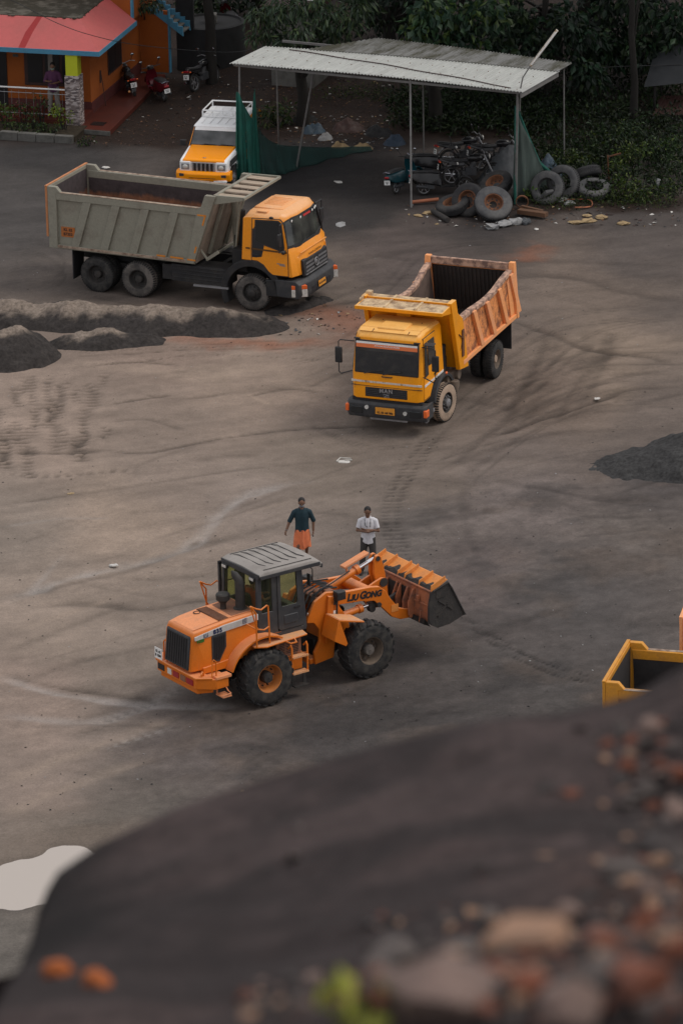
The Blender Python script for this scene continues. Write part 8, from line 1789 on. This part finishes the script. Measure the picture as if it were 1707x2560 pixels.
MC *= (1 - .62 * sstep(-.30, -.50, MX + .25 * (fbm(MX, MY, 5, 4, 75) - .5)) * sstep(7.45, 7.7, MY))[..., None]   # much darker over the broken left end
mi = np.arange(MX.size).reshape(MX.shape); mq = np.stack([mi[:-1, :-1], mi[:-1, 1:], mi[1:, 1:], mi[1:, :-1]], -1).reshape(-1, 4)
mm_ = grid_mesh('hillside', np.stack([MX, MY, MZ], -1).reshape(-1, 3), mq, MC.reshape(-1, 3)); mm_.materials.append(earth_mat('hillside_earth', grit=.55, gscale=60, bump=.5))
hill = bpy.data.objects.new('hillside', mm_); COL.objects.link(hill); hill['kind'] = 'structure'
def hill_z(x, y):
    i = int(np.clip(np.searchsorted(mx, x), 1, len(mx) - 1)); j = int(np.clip(np.searchsorted(my, y), 1, len(my) - 1)); return float(MZ[j, i])
def on_hill(u, v):
    d = ray(u, v); t = 4.0
    while t < 14:
        p = d * t
        if CAM_H + p.z < hill_z(p.x, p.y): break
        t += .02
    return p.x, p.y, hill_z(p.x, p.y)
def rock_mat(name, c, c2): return mat(name, c, c2, amt=.85, rough=.9, scale=9, bump=.5, bscale=30)
RM = {'tan': rock_mat('tan_stone', (.34, .20, .13), (.20, .13, .095)), 'pink': rock_mat('pinkish_stone', (.19, .13, .11), (.11, .08, .07)), 'grey': rock_mat('grey_stone', (.11, .09, .082), (.06, .052, .05)), 'org': rock_mat('orange_laterite', (.36, .095, .022), (.22, .07, .03)), 'red': rock_mat('red_laterite', (.17, .055, .03), (.10, .042, .03)), 'dark': rock_mat('dark_stone', (.05, .04, .038), (.03, .026, .025))}
def rock(label, u, v, w_, h, kind, seed, group='stones on the hillside edge'):
    """angular broken stone: the hull of a few random points"""
    x, y, z = on_hill(u, v); g = random.Random(seed); sx = w_ * .00070; sz = h * .00075; bm = bmesh.new()
    for k in range(15):
        d = Vector((g.gauss(0, 1), g.gauss(0, 1), g.gauss(0, 1))).normalized() * g.uniform(.80, 1.1); bm.verts.new((d.x * sx * .5, d.y * sx * .42, d.z * sz * .52))
    bmesh.ops.convex_hull(bm, input=bm.verts); bmesh.ops.delete(bm, geom=[q for q in bm.verts if not q.link_faces], context='VERTS')
    me = bpy.data.meshes.new('stone'); bm.to_mesh(me); bm.free(); me.materials.append(RM[kind])
    o = bpy.data.objects.new('stone', me); COL.objects.link(o); bv = o.modifiers.new('bevel', 'BEVEL'); bv.width = sx * .05; bv.segments = 2
    o.location = (x, y, z + sz * .15); o.rotation_euler = (g.uniform(-.3, .3), g.uniform(-.3, .3), g.uniform(0, 6)); return tag(o, label, 'stone', group)
for k, (lb, u, v, w_, h, kd) in enumerate((('orange stone, the larger of two at the lower left', 138, 2243, 92, 62, 'org'), ('orange stone, the smaller of two at the lower left', 222, 2264, 84, 46, 'org'),
    ('tan wedge-shaped stone, brightest of the lower right', 1215, 2182, 170, 95, 'tan'), ('red stone right of the tan wedge', 1385, 2185, 75, 58, 'red'), ('pale grey flat stone left of the tan wedge', 1070, 2195, 120, 48, 'grey'), ('large pinkish boulder at the bottom', 1010, 2315, 250, 130, 'pink'), ('grey boulder at the left of the lower stones', 905, 2225, 170, 105, 'grey'),
    ('pinkish stone above the tan wedge', 1300, 2118, 90, 62, 'pink'), ('small grey stone above the flat pale one', 1130, 2125, 70, 42, 'grey'), ('rounded reddish stone at the right edge, low down', 1480, 2150, 85, 58, 'red'), ('pink stone at the upper right of the slope', 1490, 1690, 80, 60, 'pink'), ('orange-brown stone below the upper right pink one', 1440, 1775, 62, 46, 'red'), ('pale pink stone at the right edge, halfway down', 1545, 1880, 90, 52, 'pink'),
    ('dark slab casting shade at the right edge', 1520, 1950, 150, 50, 'dark'), ('brown stone at the left below the dark slab', 1430, 2020, 130, 62, 'grey'), ('tan brown stone near the right edge below the dark slab', 1510, 2060, 110, 60, 'pink'), ('large reddish stone in the bottom right corner', 1490, 2300, 160, 90, 'red'), ('pinkish stone on the bottom edge, right half', 1310, 2325, 140, 80, 'pink'), ('orange stone between the bottom boulders', 1200, 2275, 110, 50, 'red'), ('grey stone behind the bottom right corner stone', 1390, 2255, 110, 60, 'grey'), ('red brown stone at the far right bottom', 1555, 2210, 80, 66, 'red'))):
    rock(lb, u, v, w_, h, kd, 100 + k)
gr_ = random.Random(77); bm = bmesh.new(); mi_ = []
for k in range(1500):
    u = gr_.uniform(560, 1568); v = gr_.uniform(1660, 2350); e = max((u - 1330) / 160, (v - 2080) / 130 if u > 850 else (v - 2230) / 90)
    if gr_.random() > min(1, max(.03, e)): continue
    x, y, z = on_hill(u, v); s = gr_.uniform(.004, .022); vs = []
    for q in range(9):
        d = Vector((gr_.gauss(0, 1), gr_.gauss(0, 1), gr_.gauss(0, 1))).normalized(); vs.append(bm.verts.new((x + d.x * s, y + d.y * s * .9, z + s * .15 + d.z * s * .65)))
    n0 = len(bm.faces); r_ = bmesh.ops.convex_hull(bm, input=vs); c_ = gr_.choice((0, 0, 1, 2, 2, 3, 4, 5))
    for f in r_['geom']:
        if isinstance(f, bmesh.types.BMFace): f.material_index = c_
bmesh.ops.delete(bm, geom=[q for q in bm.verts if not q.link_faces], context='VERTS')
me = bpy.data.meshes.new('rubble'); bm.to_mesh(me); bm.free()
for kd in ('grey', 'pink', 'dark', 'red', 'tan', 'dark'): me.materials.append(RM[kd])
pb_ = bpy.data.objects.new('rubble', me); COL.objects.link(pb_); pb_['kind'] = 'stuff'
x, y, z = on_hill(850, 2362); t = thing('small_plant', 'small yellow-green plant at the bottom edge among the stones', 'plant', (x, y, z))
leaves('foliage', [(0, 0, .02, .04), (-.05, .02, .012, .02), (.03, .0, .015, .03)], 9000, .04, .02, [(.26, .27, .04), (.19, .20, .03)], 0, 5, t)
b = MB(); b.tube([(0, 0, -.02), (0, 0, .05)], .004, 5); b.build('stem', M['bark'], t)
# ------------------------------------------------------------------ lettering becomes plain mesh
dg = bpy.context.evaluated_depsgraph_get()
for o in [o for o in bpy.data.objects if o.type == 'FONT']:
    me = bpy.data.meshes.new_from_object(o.evaluated_get(dg)); nw = bpy.data.objects.new('lettering', me); COL.objects.link(nw)
    par, ml = o.parent, o.matrix_local.copy(); bpy.data.objects.remove(o); nw.parent = par; nw.matrix_local = ml
    if not me.materials: me.materials.append(M['ink'])
